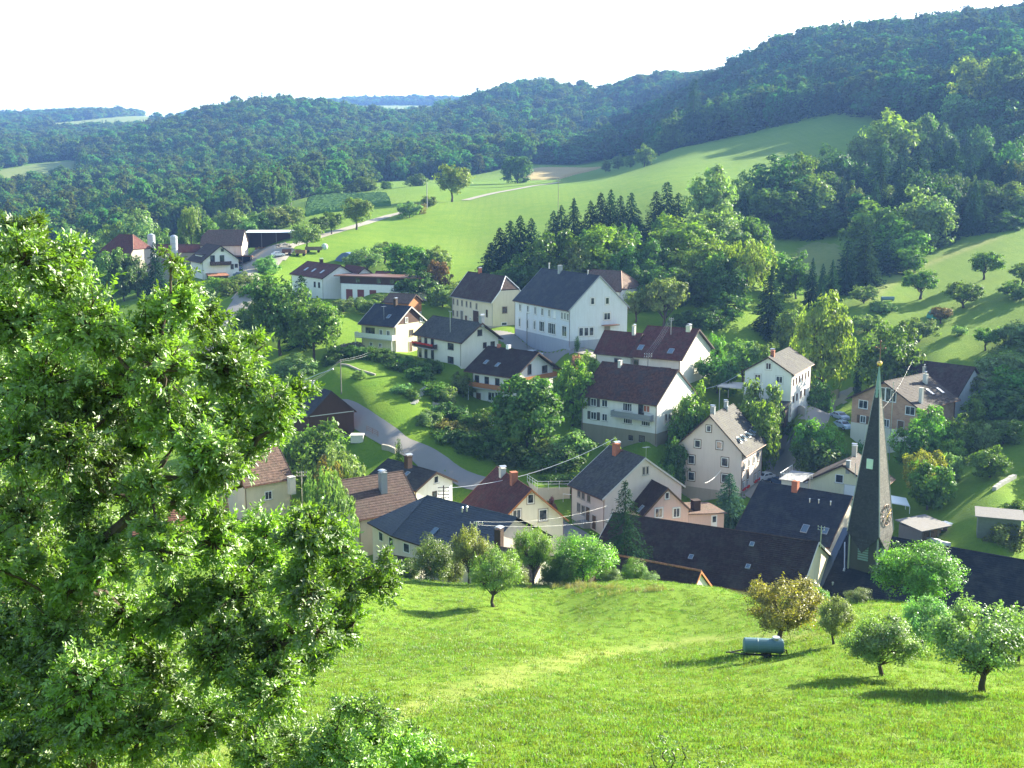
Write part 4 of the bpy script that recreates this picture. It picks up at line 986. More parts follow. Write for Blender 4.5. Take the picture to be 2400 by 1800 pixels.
# ------------------------------------------------------------------ roads, yards, fields
def xy(*pts, **k): return gpix(pts, **k)
VY = dict(ymin=135)
strip("village_road", xy((590, 655), (572, 690), (540, 740), (500, 800), (510, 870), (600, 925), (700, 948), (780, 962), (840, 978), (880, 1003), (930, 1034), (985, 1063), (1040, 1094), (1100, 1128), **VY) + [(3.0, 176.0), (8.0, 166.0), (13.5, 158.0), (22, 150)], 4.3, MATS["asphalt"], .12)
strip("farm_road", xy((590, 655), (585, 620), (612, 600), (665, 580), (745, 556), (850, 525), (905, 508), (945, 498), **VY), 4.2, MATS["pale_gravel"], .12)
strip("field_track", xy((1090, 470), (1150, 455), (1230, 440), (1310, 428), **VY), 4.5, MATS["pale_gravel"], .2)
strip("side_road", xy((1838, 1150), (1836, 1100), (1828, 1055), (1858, 1022), (1900, 985), (1935, 958), (1985, 930), **VY), 5.2, MATS["asphalt"], .12)
patch("school_yard", xy((1150, 776), (1207, 785), (1330, 823), (1400, 826), (1400, 852), (1290, 862), (1240, 838), (1170, 800), **VY), MATS["asphalt"], .12, .8)
patch("gable_yard", xy((1740, 1168), (1765, 1110), (1800, 1100), (1840, 1110), (1830, 1150), **VY), MATS["pale_gravel"], .16, .6)
patch("court_yard", xy((1880, 945), (1905, 925), (1975, 925), (1990, 945), (1930, 962), **VY), MATS["pale_gravel"], .16, .8)
patch("farm_yard", xy((540, 700), (570, 670), (620, 640), (560, 620), (600, 585), (690, 575), (690, 590), (600, 650), (620, 690), (585, 730), **VY), MATS["pale_gravel"], .16, .9)
patch("street_court", [(9, 166), (13, 158), (18, 153), (13, 149), (6, 156), (4, 164)], MATS["asphalt"], .16, .8)
patch("wheat_field", xy((1225, 424), (1245, 397), (1330, 394), (1412, 392), (1395, 398), (1345, 410), (1310, 420), **VY), MATS["ripe_wheat"], .15, 2.0, .8)
patch("mown_field", xy((1870, 583), (1905, 568), (1965, 572), (1975, 615), (1960, 640), (1900, 650), (1850, 640), **VY), MATS["stubble_green"], .12, 1.6)
for pl in (((115, 308), (240, 304), (420, 284), (410, 273), (300, 274), (130, 286)), ((-20, 456), (60, 450), (120, 434), (185, 406), (178, 379), (110, 383), (-20, 404)), ((815, 274), (920, 276), (1055, 266), (1045, 251), (930, 248), (820, 250))):
    patch("far_field", xy(*pl, ymin=1000), MATS["stubble_green"], 1.0, 9.0)
# corn: rows that can be told apart
m, nt, out = newmat("corn_green"); P_ = geo_pos(nt)
princ(nt, out, mix(nt, (.035, .10, .02), (.07, .17, .035), noise(nt, 1.2, P_, 5)), .8, .2); MATS["corn_green"] = m
cpoly = xy((712, 510), (722, 470), (780, 462), (905, 458), (917, 482), (850, 490), (760, 500), **VY)
cx = np.array(cpoly); ang = rad(28); cd = np.array([math.cos(ang), math.sin(ang)]); cn = np.array([-cd[1], cd[0]])
pa = cx @ cd; pn = cx @ cn; V = []; F = []
rng = np.random.default_rng(5)
for r in np.arange(pn.min(), pn.max(), 2.4):
    ts = np.arange(pa.min(), pa.max(), 1.5); q = ts[:, None] * cd + r * cn
    ok = inpoly(q[:, 0], q[:, 1], cpoly)
    for i in np.where(ok[:-1] & ok[1:])[0]:
        a, c_ = q[i], q[i + 1]; k = len(V); hh_ = 1.7 + .5 * rng.random(2)
        for p, hz_ in ((a, hh_[0]), (c_, hh_[1])):
            z = float(H(*p)); V += [(*(p - cn * .75), z), (*(p - cn * .2), z + hz_), (*(p + cn * .2), z + hz_), (*(p + cn * .75), z)]
        for j in range(3): F.append((k + j, k + j + 1, k + 5 + j, k + 4 + j))
corn = link("corn_rows", mesh_np("corn_rows", V, F, [MATS["corn_green"]])); tag(corn, "dark green rows of corn in the field beyond the farm", "crop", kind="stuff")

# ------------------------------------------------------------------ trees
L_BROAD = leafmat("leaves_broad", .45, .02, val=.45, hue=.016); L_NEAR = leafmat("leaves_near", .5, .05, .45, .014, .45); L_CON = leafmat("needles", .25, .0, .5, .02, .35, (1.1, 1.1, .6))
m, nt, out = newmat("bark"); co = obj_co(nt); mp = N(nt, "Mapping"); mp.inputs["Scale"].default_value = (14, 14, 3); nt.links.new(co, mp.inputs[0])
f = noise(nt, 1.5, mp.outputs[0], 5, .7); princ(nt, out, mix(nt, (.035, .027, .02), (.12, .10, .08), f), .95, .1, bump=f, bs=.8, bd=.02); BARK = m
def nrmz(a): return a / (np.linalg.norm(a, axis=-1, keepdims=True) + 1e-9)
def leaf_quads(C, Nn, size, asp, rng, fold=.25, jit=.5, D=None):
    """leaf sprays: a folded diamond round each centre C, facing Nn"""
    n = len(C); t = nrmz(np.cross(Nn, rng.normal(size=(n, 3)))) if D is None else nrmz(D - Nn * (D * Nn).sum(-1, keepdims=True)); b = np.cross(Nn, t)
    s = size * (1 + jit * rng.uniform(-1, 1, n))[:, None] if np.isscalar(size) else size[:, None]
    V = np.stack([C - t * s, C + b * s * asp + Nn * s * fold, C + t * s, C - b * s * asp + Nn * s * fold * .6], 1).reshape(-1, 3)
    return V, np.arange(4 * n).reshape(n, 4)
def crown_mesh(name, seed, lobes, ncl, nleaf, clr, size, asp=.6, mat=None, up=.45, zmin=.0, inner=.35, nr=.55, shoots=0):
    rng = np.random.default_rng(seed); lobes = np.array(lobes, float); w = lobes[:, 3] ** 2; w /= w.sum()
    li = rng.choice(len(lobes), ncl, p=w); d = nrmz(rng.normal(size=(ncl, 3)) + np.array([0, 0, .25]))
    r = lobes[li, 3] * np.where(rng.random(ncl) < inner, rng.uniform(.35, .85, ncl), rng.uniform(.85, 1.05, ncl))
    cc = lobes[li, :3] + d * r[:, None]; csz = clr * rng.uniform(.6, 1.35, ncl)
    cen = (lobes[:, :3] * lobes[:, 3:4]).sum(0) / lobes[:, 3].sum()
    k = rng.choice(ncl, nleaf); g = rng.normal(size=(nleaf, 3)) * .6; g = g / np.maximum(1, np.linalg.norm(g, axis=1, keepdims=True) / 1.1)
    C = cc[k] + g * csz[k][:, None] * np.array([1, 1, .75]); ok = C[:, 2] > zmin; C = C[ok]; k = k[ok]; g = g[ok]
    Nn = nrmz(nrmz(C - cen) * .5 + g * .5 + np.array([0, 0, up]) + rng.normal(size=C.shape) * nr)
    if shoots:
        sb = cc[rng.choice(np.argsort(cc[:, 2])[-int(ncl * .45):], shoots)]; ln_ = rng.uniform(.06, .17, shoots); q = rng.random((shoots, 26)); lean_ = rng.normal(size=(shoots, 1, 3)) * .12
        SC_ = (sb[:, None] + np.stack([q * 0, q * 0, q * ln_[:, None]], -1) + lean_ * q[..., None] * .3 + rng.normal(size=(shoots, 26, 3)) * .007).reshape(-1, 3)
        C = np.concatenate([C, SC_]); Nn = np.concatenate([Nn, nrmz(rng.normal(size=SC_.shape) + [0, 0, .3])]); k = np.concatenate([k, rng.integers(0, ncl, len(SC_))])
    V, F = leaf_quads(C, Nn, size, asp, rng)
    tint = np.clip(.5 + .22 * rng.normal(size=ncl)[k] + .2 * rng.normal(size=len(C)), 0, 1)
    return mesh_np(name, V, F, [mat or L_BROAD], attr={"tint": ('FACE', tint)}), cc
def trunk_mesh(name, seed, base_r, h, targets, nl=10, lr=.45, lean=0):
    rng = np.random.default_rng(seed); b = MB()
    pts = [Vector((lean * t * t + .01 * rng.normal(), .01 * rng.normal(), h * t)) for t in (-.08, 0, .25, .5, .75, 1)]
    b.tube(pts, [base_r * q for q in (1.7, 1.35, 1.0, .85, .75, .6)], 8)
    tg = targets[rng.choice(len(targets), min(nl, len(targets)), replace=False)]
    for t in tg:
        s = pts[int(rng.integers(3, 6))] if t[2] > h * .8 else pts[3]
        m_ = s.lerp(Vector(t), .5) + Vector((0, 0, .05 * rng.uniform(-1, .6))) + Vector(rng.normal(size=3) * .015)
        b.tube([s, s.lerp(m_, .5) + Vector(rng.normal(size=3) * .008), m_, Vector(t)], [base_r * lr, base_r * lr * .75, base_r * lr * .5, base_r * .1], 5, cap=False)
        for q in range(2):
            e = m_ + (Vector(t) - m_) * rng.uniform(.2, .7); b.tube([e, e + Vector(rng.normal(size=3) * .09)], [base_r * .18, base_r * .05], 4, cap=False)
    return b.mesh(name, BARK, True)
def lobes_ball(seed, n, rx, z0, z1, r, flat=1.0, cone=0, rag=.25):
    rng = np.random.default_rng(seed); o = []
    for i in range(n):
        a = 2 * math.pi * (i * .618 + .1 * rng.random()); t = (i + .5) / n; z = z0 + (z1 - z0) * t
        prof = math.sqrt(max(.05, 1 - (2 * t - 1) ** 2)) ** .8 * (1 - cone * t)
        q = rx * prof * (1.0 - rag + (rag + .1) * rng.random()); z += rag * .2 * (rng.random() - .5); o.append((q * math.cos(a), q * math.sin(a), z, r * (.7 + .6 * rng.random()) * (.55 + .5 * prof)))
    return o
PROTO = {}
def proto(kind, crown, trunk): PROTO.setdefault(kind, []).append((crown, trunk))
for i in range(4):      # broad round crowns, branches almost to the ground
    cm, cc = crown_mesh("crown", 10 + i, lobes_ball(10 + i, 13, .32, .16, .84, .19), 150, 6500, .085, .026, zmin=.03)
    proto("broad", cm, trunk_mesh("trunk", 20 + i, .022, .5, cc))
for i in range(2):      # one closed dome
    cm, cc = crown_mesh("crown", 25 + i, [(0, 0, .5, .42), (0, 0, .42, .46), (.1, .05, .6, .36), (-.1, -.06, .58, .36), (0, .1, .3, .38)], 260, 9000, .07, .026, zmin=.03, inner=.1)
    proto("dome", cm, trunk_mesh("trunk", 28 + i, .022, .5, cc))
for i in range(3):      # clear stem
    cm, cc = crown_mesh("crown", 30 + i, lobes_ball(30 + i, 12, .33, .36, .86, .19), 140, 6000, .085, .026, zmin=.2)
    proto("stem", cm, trunk_mesh("trunk", 40 + i, .025, .55, cc, 12))
for i in range(3):      # orchard trees: low, open, wide
    cm, cc = crown_mesh("crown", 50 + i, lobes_ball(50 + i, 13, .36, .42, .86, .15), 120, 5600, .085, .026, up=.5, zmin=.24, inner=.45)
    proto("apple", cm, trunk_mesh("trunk", 60 + i, .032, .42, cc, 16, .5, .04 * (i - 1)))
for i in range(3):      # the same seen close: small leaves
    cm, cc = crown_mesh("crown", 70 + i, lobes_ball(70 + i, 15, .40, .40, .80, .14, rag=.5), 120, 17000, .10, .0135, .5, L_NEAR, .45, .2, .5, shoots=46)
    proto("apple_near", cm, trunk_mesh("trunk", 80 + i, .03, .40, cc, 40, .45, .03 * (1 - 2 * i)))
cm, cc = crown_mesh("crown", 90, lobes_ball(90, 18, .38, .26, .88, .15), 240, 26000, .09, .0130, .55, L_NEAR, .45, .12, .5)
proto("maple_near", cm, trunk_mesh("trunk", 91, .03, .40, cc, 36, .4))
for i in range(3):      # shrubs
    cm, cc = crown_mesh("crown", 100 + i, lobes_ball(100 + i, 9, .34, .15, .75, .24), 90, 3600, .12, .036, zmin=-.05)
    proto("shrub", cm, trunk_mesh("trunk", 110 + i, .02, .3, cc, 8))
for i in range(2):
    cm, cc = crown_mesh("crown", 120 + i, lobes_ball(120 + i, 12, .36, .15, .85, .18), 220, 16000, .11, .016, .5, L_NEAR, zmin=-.03, inner=.5)
    proto("shrub_near", cm, trunk_mesh("trunk", 130 + i, .018, .35, cc, 24))
def spruce(name, seed, levels=30, per=9, rbase=.5, droop=.35, power=.72, nleaf=9, z0=.06, size=.027):
    rng = np.random.default_rng(seed); C = []; D = []; T = []; S = []
    for l in range(levels):
        t = (l + .3 * rng.random()) / levels; z = z0 + (1 - z0) * t; R = rbase * (1 - t) ** power * (.82 + .3 * rng.random()) + .012
        for k in range(max(4, int(per * (1 - .5 * t)))):
            a = 2 * math.pi * (k / max(4, int(per * (1 - .5 * t))) + .37 * l + .06 * rng.normal()); r = R * (.75 + .4 * rng.random()); tt = .5 + .2 * rng.normal()
            nn = max(3, int(nleaf * (r / rbase) ** .7 + 2))
            for j in range(nn):
                q = (j + .6) / nn; rr = r * q
                zz = z - droop * r * q ** 1.3 + .10 * r * max(0, q - .7) * 3
                for e in (-1, 0, 1):
                    if e and q < .25: continue
                    aa = a + e * .16 * (1 - .5 * q)
                    C.append((rr * math.cos(aa), rr * math.sin(aa), zz - abs(e) * .012 + .006 * rng.normal())); D.append((math.cos(a + e * .6), math.sin(a + e * .6), -.3)); T.append(tt + .15 * rng.normal()); S.append(size * (.7 + .6 * rng.random()) * (.6 + .5 * (1 - t)))
    C = np.array(C); D = nrmz(np.array(D)); Nn = nrmz(np.array([0, 0, 1.0]) + rng.normal(size=C.shape) * .45 + nrmz(C * [1, 1, 0]) * .3)
    V, F = leaf_quads(C, Nn, np.array(S) * 1.3, .45, rng, fold=-.25, D=D)
    b = MB().tube([(0, 0, -.05), (0, 0, .3), (0, 0, .97)], [.02, .015, .002], 7)
    return mesh_np(name, V, F, [L_CON], attr={"tint": ('FACE', np.clip(T, 0, 1))}), b.mesh("trunk", BARK, True)
for i in range(3): proto("spruce", *spruce("crown", 140 + i))
for i in range(2): proto("fir", *spruce("crown", 150 + i, 26, 10, .5, .25, .6, 10, .03, .026))
proto("spruce_near", *spruce("crown", 160, 34, 11, .5, .42, .8, 18, .04, .013))
for i in range(2): proto("thuja", *spruce("crown", 165 + i, 30, 9, .5, -.9, .45, 5, .0, .03))
def weeping(name, seed, n=230, k=34):
    rng = np.random.default_rng(seed); lob = lobes_ball(seed, 13, .34, .30, .88, .17, cone=.15); lob = np.array(lob); w = lob[:, 3] ** 2
    li = rng.choice(len(lob), n, p=w / w.sum()); d = nrmz(rng.normal(size=(n, 3)) + [0, 0, .5]); S = lob[li, :3] + d * lob[li, 3:4]
    ln = rng.uniform(.06, .20, n) * (1 + .3 * (S[:, 2] > .6)); C = []; T = []
    for i in range(n):
        q = rng.random(k); out_ = nrmz(S[i] * [1, 1, 0]) * .05
        c_ = S[i] + out_ * np.sqrt(q)[:, None] + np.stack([.016 * rng.normal(size=k), .016 * rng.normal(size=k), -q * ln[i]], -1)
        C.append(c_); T.append(np.clip(.5 + .25 * rng.normal() + .12 * rng.normal(size=k), 0, 1))
    C = np.concatenate(C); ok = C[:, 2] > .06; T = np.concatenate(T)[ok]; C = C[ok]; Nn = nrmz(nrmz(C * [1, 1, .2]) + rng.normal(size=C.shape) * .6)
    V, F = leaf_quads(C, Nn, .021, .45, rng, D=np.tile([0, 0, -1.0], (len(C), 1)) + rng.normal(size=C.shape) * .3)
    return mesh_np(name, V, F, [L_BROAD], attr={"tint": ('FACE', T)}), trunk_mesh("trunk", seed + 1, .02, .6, S, 14, .4)
for i in range(2): proto("weeping", *weeping("crown", 170 + i * 5))

# colours (linear albedo)
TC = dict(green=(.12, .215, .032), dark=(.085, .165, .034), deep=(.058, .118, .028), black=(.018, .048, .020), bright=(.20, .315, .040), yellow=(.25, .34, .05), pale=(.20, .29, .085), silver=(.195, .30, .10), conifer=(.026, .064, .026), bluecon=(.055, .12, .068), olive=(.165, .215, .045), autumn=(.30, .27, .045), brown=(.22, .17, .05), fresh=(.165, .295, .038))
TRNG = random.Random(7); TREES = []
def tree(kind, u, vtop, w, Y, label, col="green", cat="tree", group=None, base=None, name=None, full=True):
    """u, vtop, w are read off the photo at 2212 px width; Y is the distance (or base = the photo row of the foot)"""
    k = 2400 / 2212.; u, vtop, w = u * k, vtop * k, w * k
    if base: x, Y, z = ground(u, base * k, ymin=24 if Y is None else Y)
    else: x = at(u, vtop, Y)[0]; z = float(H(x, Y))
    top = at(u, vtop, Y)[2]; w *= 1.65 if kind == 'spruce' else 1.0; h = max(1.0, top - z); Wm = w / FPX * (Y * CP - (z + h / 2 - ZC) * SP)
    if h < Wm * .72: z -= (Wm * .72 - h) * .45; h = Wm * .72
    return tree_at(kind, x, Y, z, h, Wm, label, col, cat, group, name)
NAMES = dict(dome="broadleaf_tree", broad="broadleaf_tree", stem="broadleaf_tree", apple="fruit_tree", apple_near="fruit_tree", maple_near="maple_tree", shrub="shrub", shrub_near="shrub", spruce="spruce_tree", fir="fir_tree", spruce_near="spruce_tree", thuja="thuja", weeping="birch_tree")
def tree_at(kind, x, y, z, h, w, label, col, cat="tree", group=None, name=None):
    P = PROTO[kind]; cm, tm = P[TRNG.randrange(len(P))]
    r = thing(name or NAMES[kind], label, cat, (x, y, z - .1), TRNG.random() * 6.28, group)
    s = w if kind not in ("spruce", "fir", "spruce_near", "thuja") else w
    for nm, me in (("crown", cm), ("trunk", tm)):
        o = bpy.data.objects.new(nm, me); COL.objects.link(o); o.parent = r
        # crowns are modelled 1 m wide and 1 m tall
        f = 1.0
        o.scale = (w * f, w * f, h)
        if nm == "crown":
            c = TC[col] if isinstance(col, str) else col; o.color = (*[q * (.9 + .2 * TRNG.random()) for q in c], 1)
    TREES.append((x, y)); return r

# ------------------------------------------------------------------ trees the photo lets one tell apart
G1 = "spruces and firs in the grove behind the school house"
for u, v, w, Y in ((1062, 520, 62, 318), (1080, 488, 62, 322), (1102, 472, 60, 322), (1124, 462, 60, 326), (1148, 468, 56, 326), (1054, 560, 55, 314), (1196, 452, 46, 345), (1213, 440, 48, 345), (1240, 425, 50, 345), (1276, 430, 50, 348), (1298, 412, 56, 348), (1320, 405, 52, 350), (1341, 418, 46, 350), (1364, 412, 56, 350)):
    tree("spruce", u, v, w, Y, "dark spruce in the row between school house and upper meadow", "conifer", group=G1)
for u, v, w, Y in ((1418, 408, 78, 352), (1442, 387, 84, 354), (1466, 412, 76, 354)):
    tree("fir", u, v, w, Y, "dense dark fir in the clump of three at the grove top", "conifer", group="three dense firs at the grove top")
tree("broad", 1535, 362, 112, 368, "tall silvery ash tree standing right of the three dense firs", "silver")
tree("broad", 1195, 495, 120, 305, "olive green tree in the grove just behind the school roof ridge", "green")
tree("broad", 1248, 520, 85, 300, "smaller green tree close behind the school house chimney", "olive")
tree("broad", 1312, 490, 160, 306, "wide bright green round tree behind the school house gable", "bright")
tree("broad", 1405, 560, 76, 296, "narrow mid green tree right of the wide bright round tree", "green")
tree("broad", 1472, 468, 165, 315, "broad light green tree below the three dense firs", "fresh")
tree("broad", 1545, 440, 150, 330, "loose pale green tree below the silvery ash", "pale")
tree("broad", 1520, 520, 130, 300, "bushy bright tree in the middle of the grove", "bright")
tree("weeping", 1612, 510, 132, 282, "large yellow green weeping birch above the red roof house", "yellow")
tree("broad", 1672, 535, 90, 296, "green tree peeping out right behind the weeping birch", "green")
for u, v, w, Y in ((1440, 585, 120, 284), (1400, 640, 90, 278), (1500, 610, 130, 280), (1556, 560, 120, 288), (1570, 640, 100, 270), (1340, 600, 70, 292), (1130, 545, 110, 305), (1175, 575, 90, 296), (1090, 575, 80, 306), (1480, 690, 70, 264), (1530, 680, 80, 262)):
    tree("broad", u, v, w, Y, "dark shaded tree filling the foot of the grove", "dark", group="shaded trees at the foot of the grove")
tree("apple", 1437, 597, 100, 262, "silvery pale fruit tree right beside the school house gable", "silver")
tree("apple", 1375, 622, 66, 264, "pale green fruit tree touching the school house gable corner", "pale")
tree("spruce", 1668, 572, 64, 266, "single tall dark spruce just right of the weeping birch", "conifer")
for u, v, w, Y in ((1757, 553, 26, 290), (1779, 566, 26, 290), (1800, 558, 30, 292), (1775, 600, 24, 282)):
    tree("spruce", u, v, w, Y, "slender small spruce in the row right of the grove", "conifer", group="slender spruces right of the grove")
tree("broad", 1722, 545, 74, 296, "dark rounded tree between tall spruce and slender spruces", "dark")
tree("fir", 1832, 515, 76, 300, "broad dark fir at the right end of the slender spruces", "conifer")
tree("spruce", 1872, 488, 62, 304, "tall dark spruce beside the pale mown field", "conifer")
tree("stem", 1785, 636, 122, 236, "bright yellow green tree standing on a lawn behind the small white house", "yellow")
tree("broad", 1722, 655, 96, 258, "brownish pale tree left of the bright yellow green tree", "olive")
# nearer wood on the right
G2 = "tall trees of the wood on the right slope"
for kind, u, v, w, Y, c in (("broad", 1690, 335, 150, 415, "deep"), ("broad", 1640, 450, 70, 405, "deep"), ("broad", 1745, 330, 130, 425, "green"), ("broad", 1800, 316, 120, 445, "deep"), ("broad", 1680, 410, 140, 402, "green"), ("broad", 1750, 380, 130, 410, "olive"), ("broad", 1810, 380, 120, 415, "deep"), ("fir", 1855, 350, 90, 425, "conifer"),
        ("spruce", 1905, 320, 70, 430, "conifer"), ("spruce", 1945, 330, 66, 425, "conifer"), ("spruce", 1985, 318, 70, 425, "conifer"), ("spruce", 2030, 312, 70, 420, "conifer"), ("spruce", 2062, 305, 74, 420, "conifer"), ("spruce", 2100, 330, 70, 415, "conifer"), ("spruce", 2140, 325, 70, 410, "conifer"), ("spruce", 2178, 340, 70, 405, "conifer"), ("broad", 2205, 345, 80, 400, "olive"),
        ("broad", 1880, 420, 110, 395, "deep"), ("broad", 1935, 400, 110, 395, "olive"), ("broad", 1990, 390, 110, 392, "deep"), ("broad", 2050, 380, 110, 390, "green"), ("broad", 2110, 390, 110, 385, "deep"), ("broad", 2165, 400, 110, 380, "olive"), ("broad", 2205, 430, 100, 370, "deep"), ("fir", 2080, 440, 90, 365, "conifer"), ("fir", 2130, 460, 90, 360, "conifer"), ("spruce", 2040, 470, 70, 355, "conifer"), ("broad", 2170, 490, 90, 356, "deep"), ("broad", 1700, 470, 90, 398, "deep"), ("broad", 1780, 460, 110, 396, "deep"), ("broad", 2215, 480, 80, 362, "green")):
    tree(kind, u, v, w, Y, "tall tree standing in the dense wood on the right slope", c, group=G2)
tree("broad", 1930, 238, 150, 480, "big sunlit double crowned tree rising above the right wood", "bright")
tree("broad", 1982, 246, 100, 486, "rounded sunlit tree adjoining the big double crowned tree", "green")
tree("broad", 1868, 292, 90, 470, "dull green tree below left of the big double crowned tree", "olive")
tree("broad", 2120, 122, 130, 575, "tall pale sunlit tree at the edge of the dark right hill forest", "bright")
tree("broad", 2080, 200, 100, 560, "paler leafy tree just below the tall pale forest edge tree", "pale")
for u, v, w, Y in ((2185, 110, 120, 560), (2060, 245, 110, 550), (2150, 215, 120, 540), (2205, 215, 120, 530), (2110, 270, 110, 530), (2190, 290, 110, 500), (2030, 265, 80, 560)):
    tree("broad", u, v, w, Y, "dark tree at the shaded right edge of the hill forest", "dark", group="dark trees at the right edge of the hill forest")
tree("broad", 1895, 432, 150, 345, "bright green tree bulging out of the wood above the orchard", "green")
tree("broad", 1945, 470, 110, 335, "leafy tree with yellowish edge just above the orchard slope", "fresh")
tree("broad", 2000, 405, 140, 348, "large loose tree with pale right flank over the orchard slope", "pale")
tree("spruce", 1922, 500, 60, 322, "pointed spruce in front of the bright bulging tree", "conifer")
tree("broad", 1965, 530, 80, 318, "small tree at the lower corner of the wood by the track", "green")
WD = gpix([(1705, 540), (1850, 556), (1985, 560), (2080, 580), (2180, 588), (2290, 555), (2400, 500), (2480, 440), (2400, 385), (2250, 375), (2120, 400), (1960, 430), (1780, 490)], ymin=300)
wrng = np.random.default_rng(33); wx_, wy_ = [p[0] for p in WD], [p[1] for p in WD]; nf = 0
while nf < 70:
    px_, py_ = wrng.uniform(min(wx_), max(wx_)), wrng.uniform(min(wy_), max(wy_))
    if not inpoly(np.array([px_]), np.array([py_]), WD)[0] or min(math.hypot(px_ - a, py_ - b) for a, b in TREES) < 4.5: continue
    cn_ = wrng.random() < .55; hh_ = wrng.uniform(13, 21); nf += 1
    tree_at("spruce" if cn_ else "broad", px_, py_, float(H(px_, py_)), hh_, hh_ * (.5 if cn_ else wrng.uniform(.5, .75)), "tall tree standing in the dense wood on the right slope", "conifer" if cn_ else ("deep", "dark", "deep", "olive")[int(wrng.integers(4))], group=G2)
GD = gpix([(1255, 600), (1480, 590), (1640, 560), (1780, 590), (1800, 690), (1740, 740), (1600, 745), (1500, 720), (1400, 640)], ymin=240)
gx2, gy2 = [p[0] for p in GD], [p[1] for p in GD]; nf = 0; tries = 0
while nf < 22 and tries < 3000:
    tries += 1; px_, py_ = wrng.uniform(min(gx2), max(gx2)), wrng.uniform(min(gy2), max(gy2))
    if not inpoly(np.array([px_]), np.array([py_]), GD)[0] or min(math.hypot(px_ - a, py_ - b) for a, b in TREES) < 3.5: continue
    hh_ = wrng.uniform(8, 14); nf += 1
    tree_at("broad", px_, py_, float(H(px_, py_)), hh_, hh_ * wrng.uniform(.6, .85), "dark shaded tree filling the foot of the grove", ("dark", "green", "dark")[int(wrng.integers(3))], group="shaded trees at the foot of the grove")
# hill forest edge
for i, (u, v, w, Y, kd) in enumerate(((1500, 165, 66, 725, "fir"), (1455, 242, 60, 735, "broad"), (1425, 285, 50, 740, "broad"), (1535, 215, 70, 735, "broad"), (1580, 205, 70, 735, "broad"), (1630, 190, 70, 735, "broad"), (1680, 185, 70, 730, "broad"), (1735, 180, 70, 725, "broad"), (1790, 178, 70, 720, "broad"), (1845, 185, 70, 715, "broad"), (1900, 180, 70, 705, "broad"), (1955, 175, 70, 700, "broad"), (2010, 180, 70, 690, "broad"), (2050, 170, 70, 680, "broad"), (1440, 300, 50, 735, "broad"), (1480, 270, 50, 725, "broad"))):
    if i == 0: tree(kd, u, v, w, Y, "tall dark fir at the left tip of the hill forest", "conifer")
    else: tree(kd, u, v, w, Y, "dark tree at the lower edge of the hill forest above the meadow", "dark", group="lower edge trees of the hill forest")
tree("fir", 2088, 18, 44, 1085, "dark round topped tree sticking out of the hill forest skyline", "conifer")
# between meadow and far forest
for u, v, w, b in ((1309, 344, 22, 372), (1335, 333, 30, 366), (1361, 334, 26, 362), (1392, 312, 46, 360)):
    tree("broad", u, v, w, 600, "small round tree in the short row at the wheat field corner", "green", base=b, group="round trees at the wheat field corner")
tree("dome", 1118, 335, 72, 500, "dark rounded tree standing alone beside the wheat field", "dark", base=396)
tree("stem", 976, 357, 84, 420, "bright round tree standing alone on the meadow below the field track", "bright", base=436)
tree("shrub", 885, 432, 48, 380, "grey green hedge shrub at the road bend on the meadow", "silver", base=470)
tree("shrub", 925, 422, 34, 380, "small shrub right of the road bend hedge", "olive", base=446)
tree("shrub", 905, 440, 34, 380, "reddish brown shrub in the middle of the road bend hedge", "brown", base=462)
for u, v, w, Y in ((722, 396, 40, 660), (790, 382, 58, 660), (835, 395, 30, 665), (758, 405, 36, 655), (900, 388, 50, 680), (700, 405, 36, 650)):
    tree("broad", u, v, w, Y, "distant tree on the field edge above the corn rows", "green", group="distant trees above the corn rows")
tree("stem", 770, 428, 74, 380, "orchard tree with brownish crown beside the gravel road", "olive", base=496)
tree("stem", 716, 458, 50, 380, "small orchard tree left of the brownish crowned one", "green", base=506)
tree("stem", 690, 468, 46, 380, "narrow orchard tree third along the gravel road", "dark", base=510)
tree("stem", 664, 480, 68, 370, "pale orchard tree beside the open shed", "pale", base=541)
for u, v, w, Y in ((630, 442, 60, 470), (595, 452, 70, 465), (560, 458, 70, 462), (535, 470, 50, 455), (505, 452, 60, 480), (480, 455, 50, 480)):
    tree("broad", u, v, w, Y, "pale pear like tree in the belt behind the farm", "pale", group="tree belt behind the farm")
tree("broad", 614, 402, 30, 560, "small dark tree by the far power pole", "dark")
tree("weeping", 410, 438, 58, 440, "tall narrow birch behind the old barn", "fresh")
tree("broad", 445, 468, 60, 445, "green tree between birch and old barn", "green")
tree("broad", 300, 450, 100, 470, "blue green spreading tree behind the red hipped house", "silver")
tree("broad", 245, 478, 70, 470, "olive tree left of the blue green spreading tree", "olive")
for u, v, w, Y in ((350, 490, 60, 455), (205, 500, 60, 480), (380, 505, 50, 440), (60, 450, 100, 640), (10, 462, 70, 630), (130, 482, 70, 620), (180, 505, 50, 560)):
    tree("broad", u, v, w, Y, "green tree in the valley behind the farm", "green", group="valley trees behind the farm")
tree("spruce", 332, 520, 40, 345, "small dark spruce in front of the farm silo", "conifer")
tree("broad", 235, 535, 80, 350, "leafy tree hiding the left wall of the red hipped house", "green"); tree("broad", 292, 552, 60, 352, "bushy tree hiding the front wall of the red hipped house", "dark")
tree("broad", 262, 545, 60, 348, "dark shrubby tree below the red hipped house", "dark")
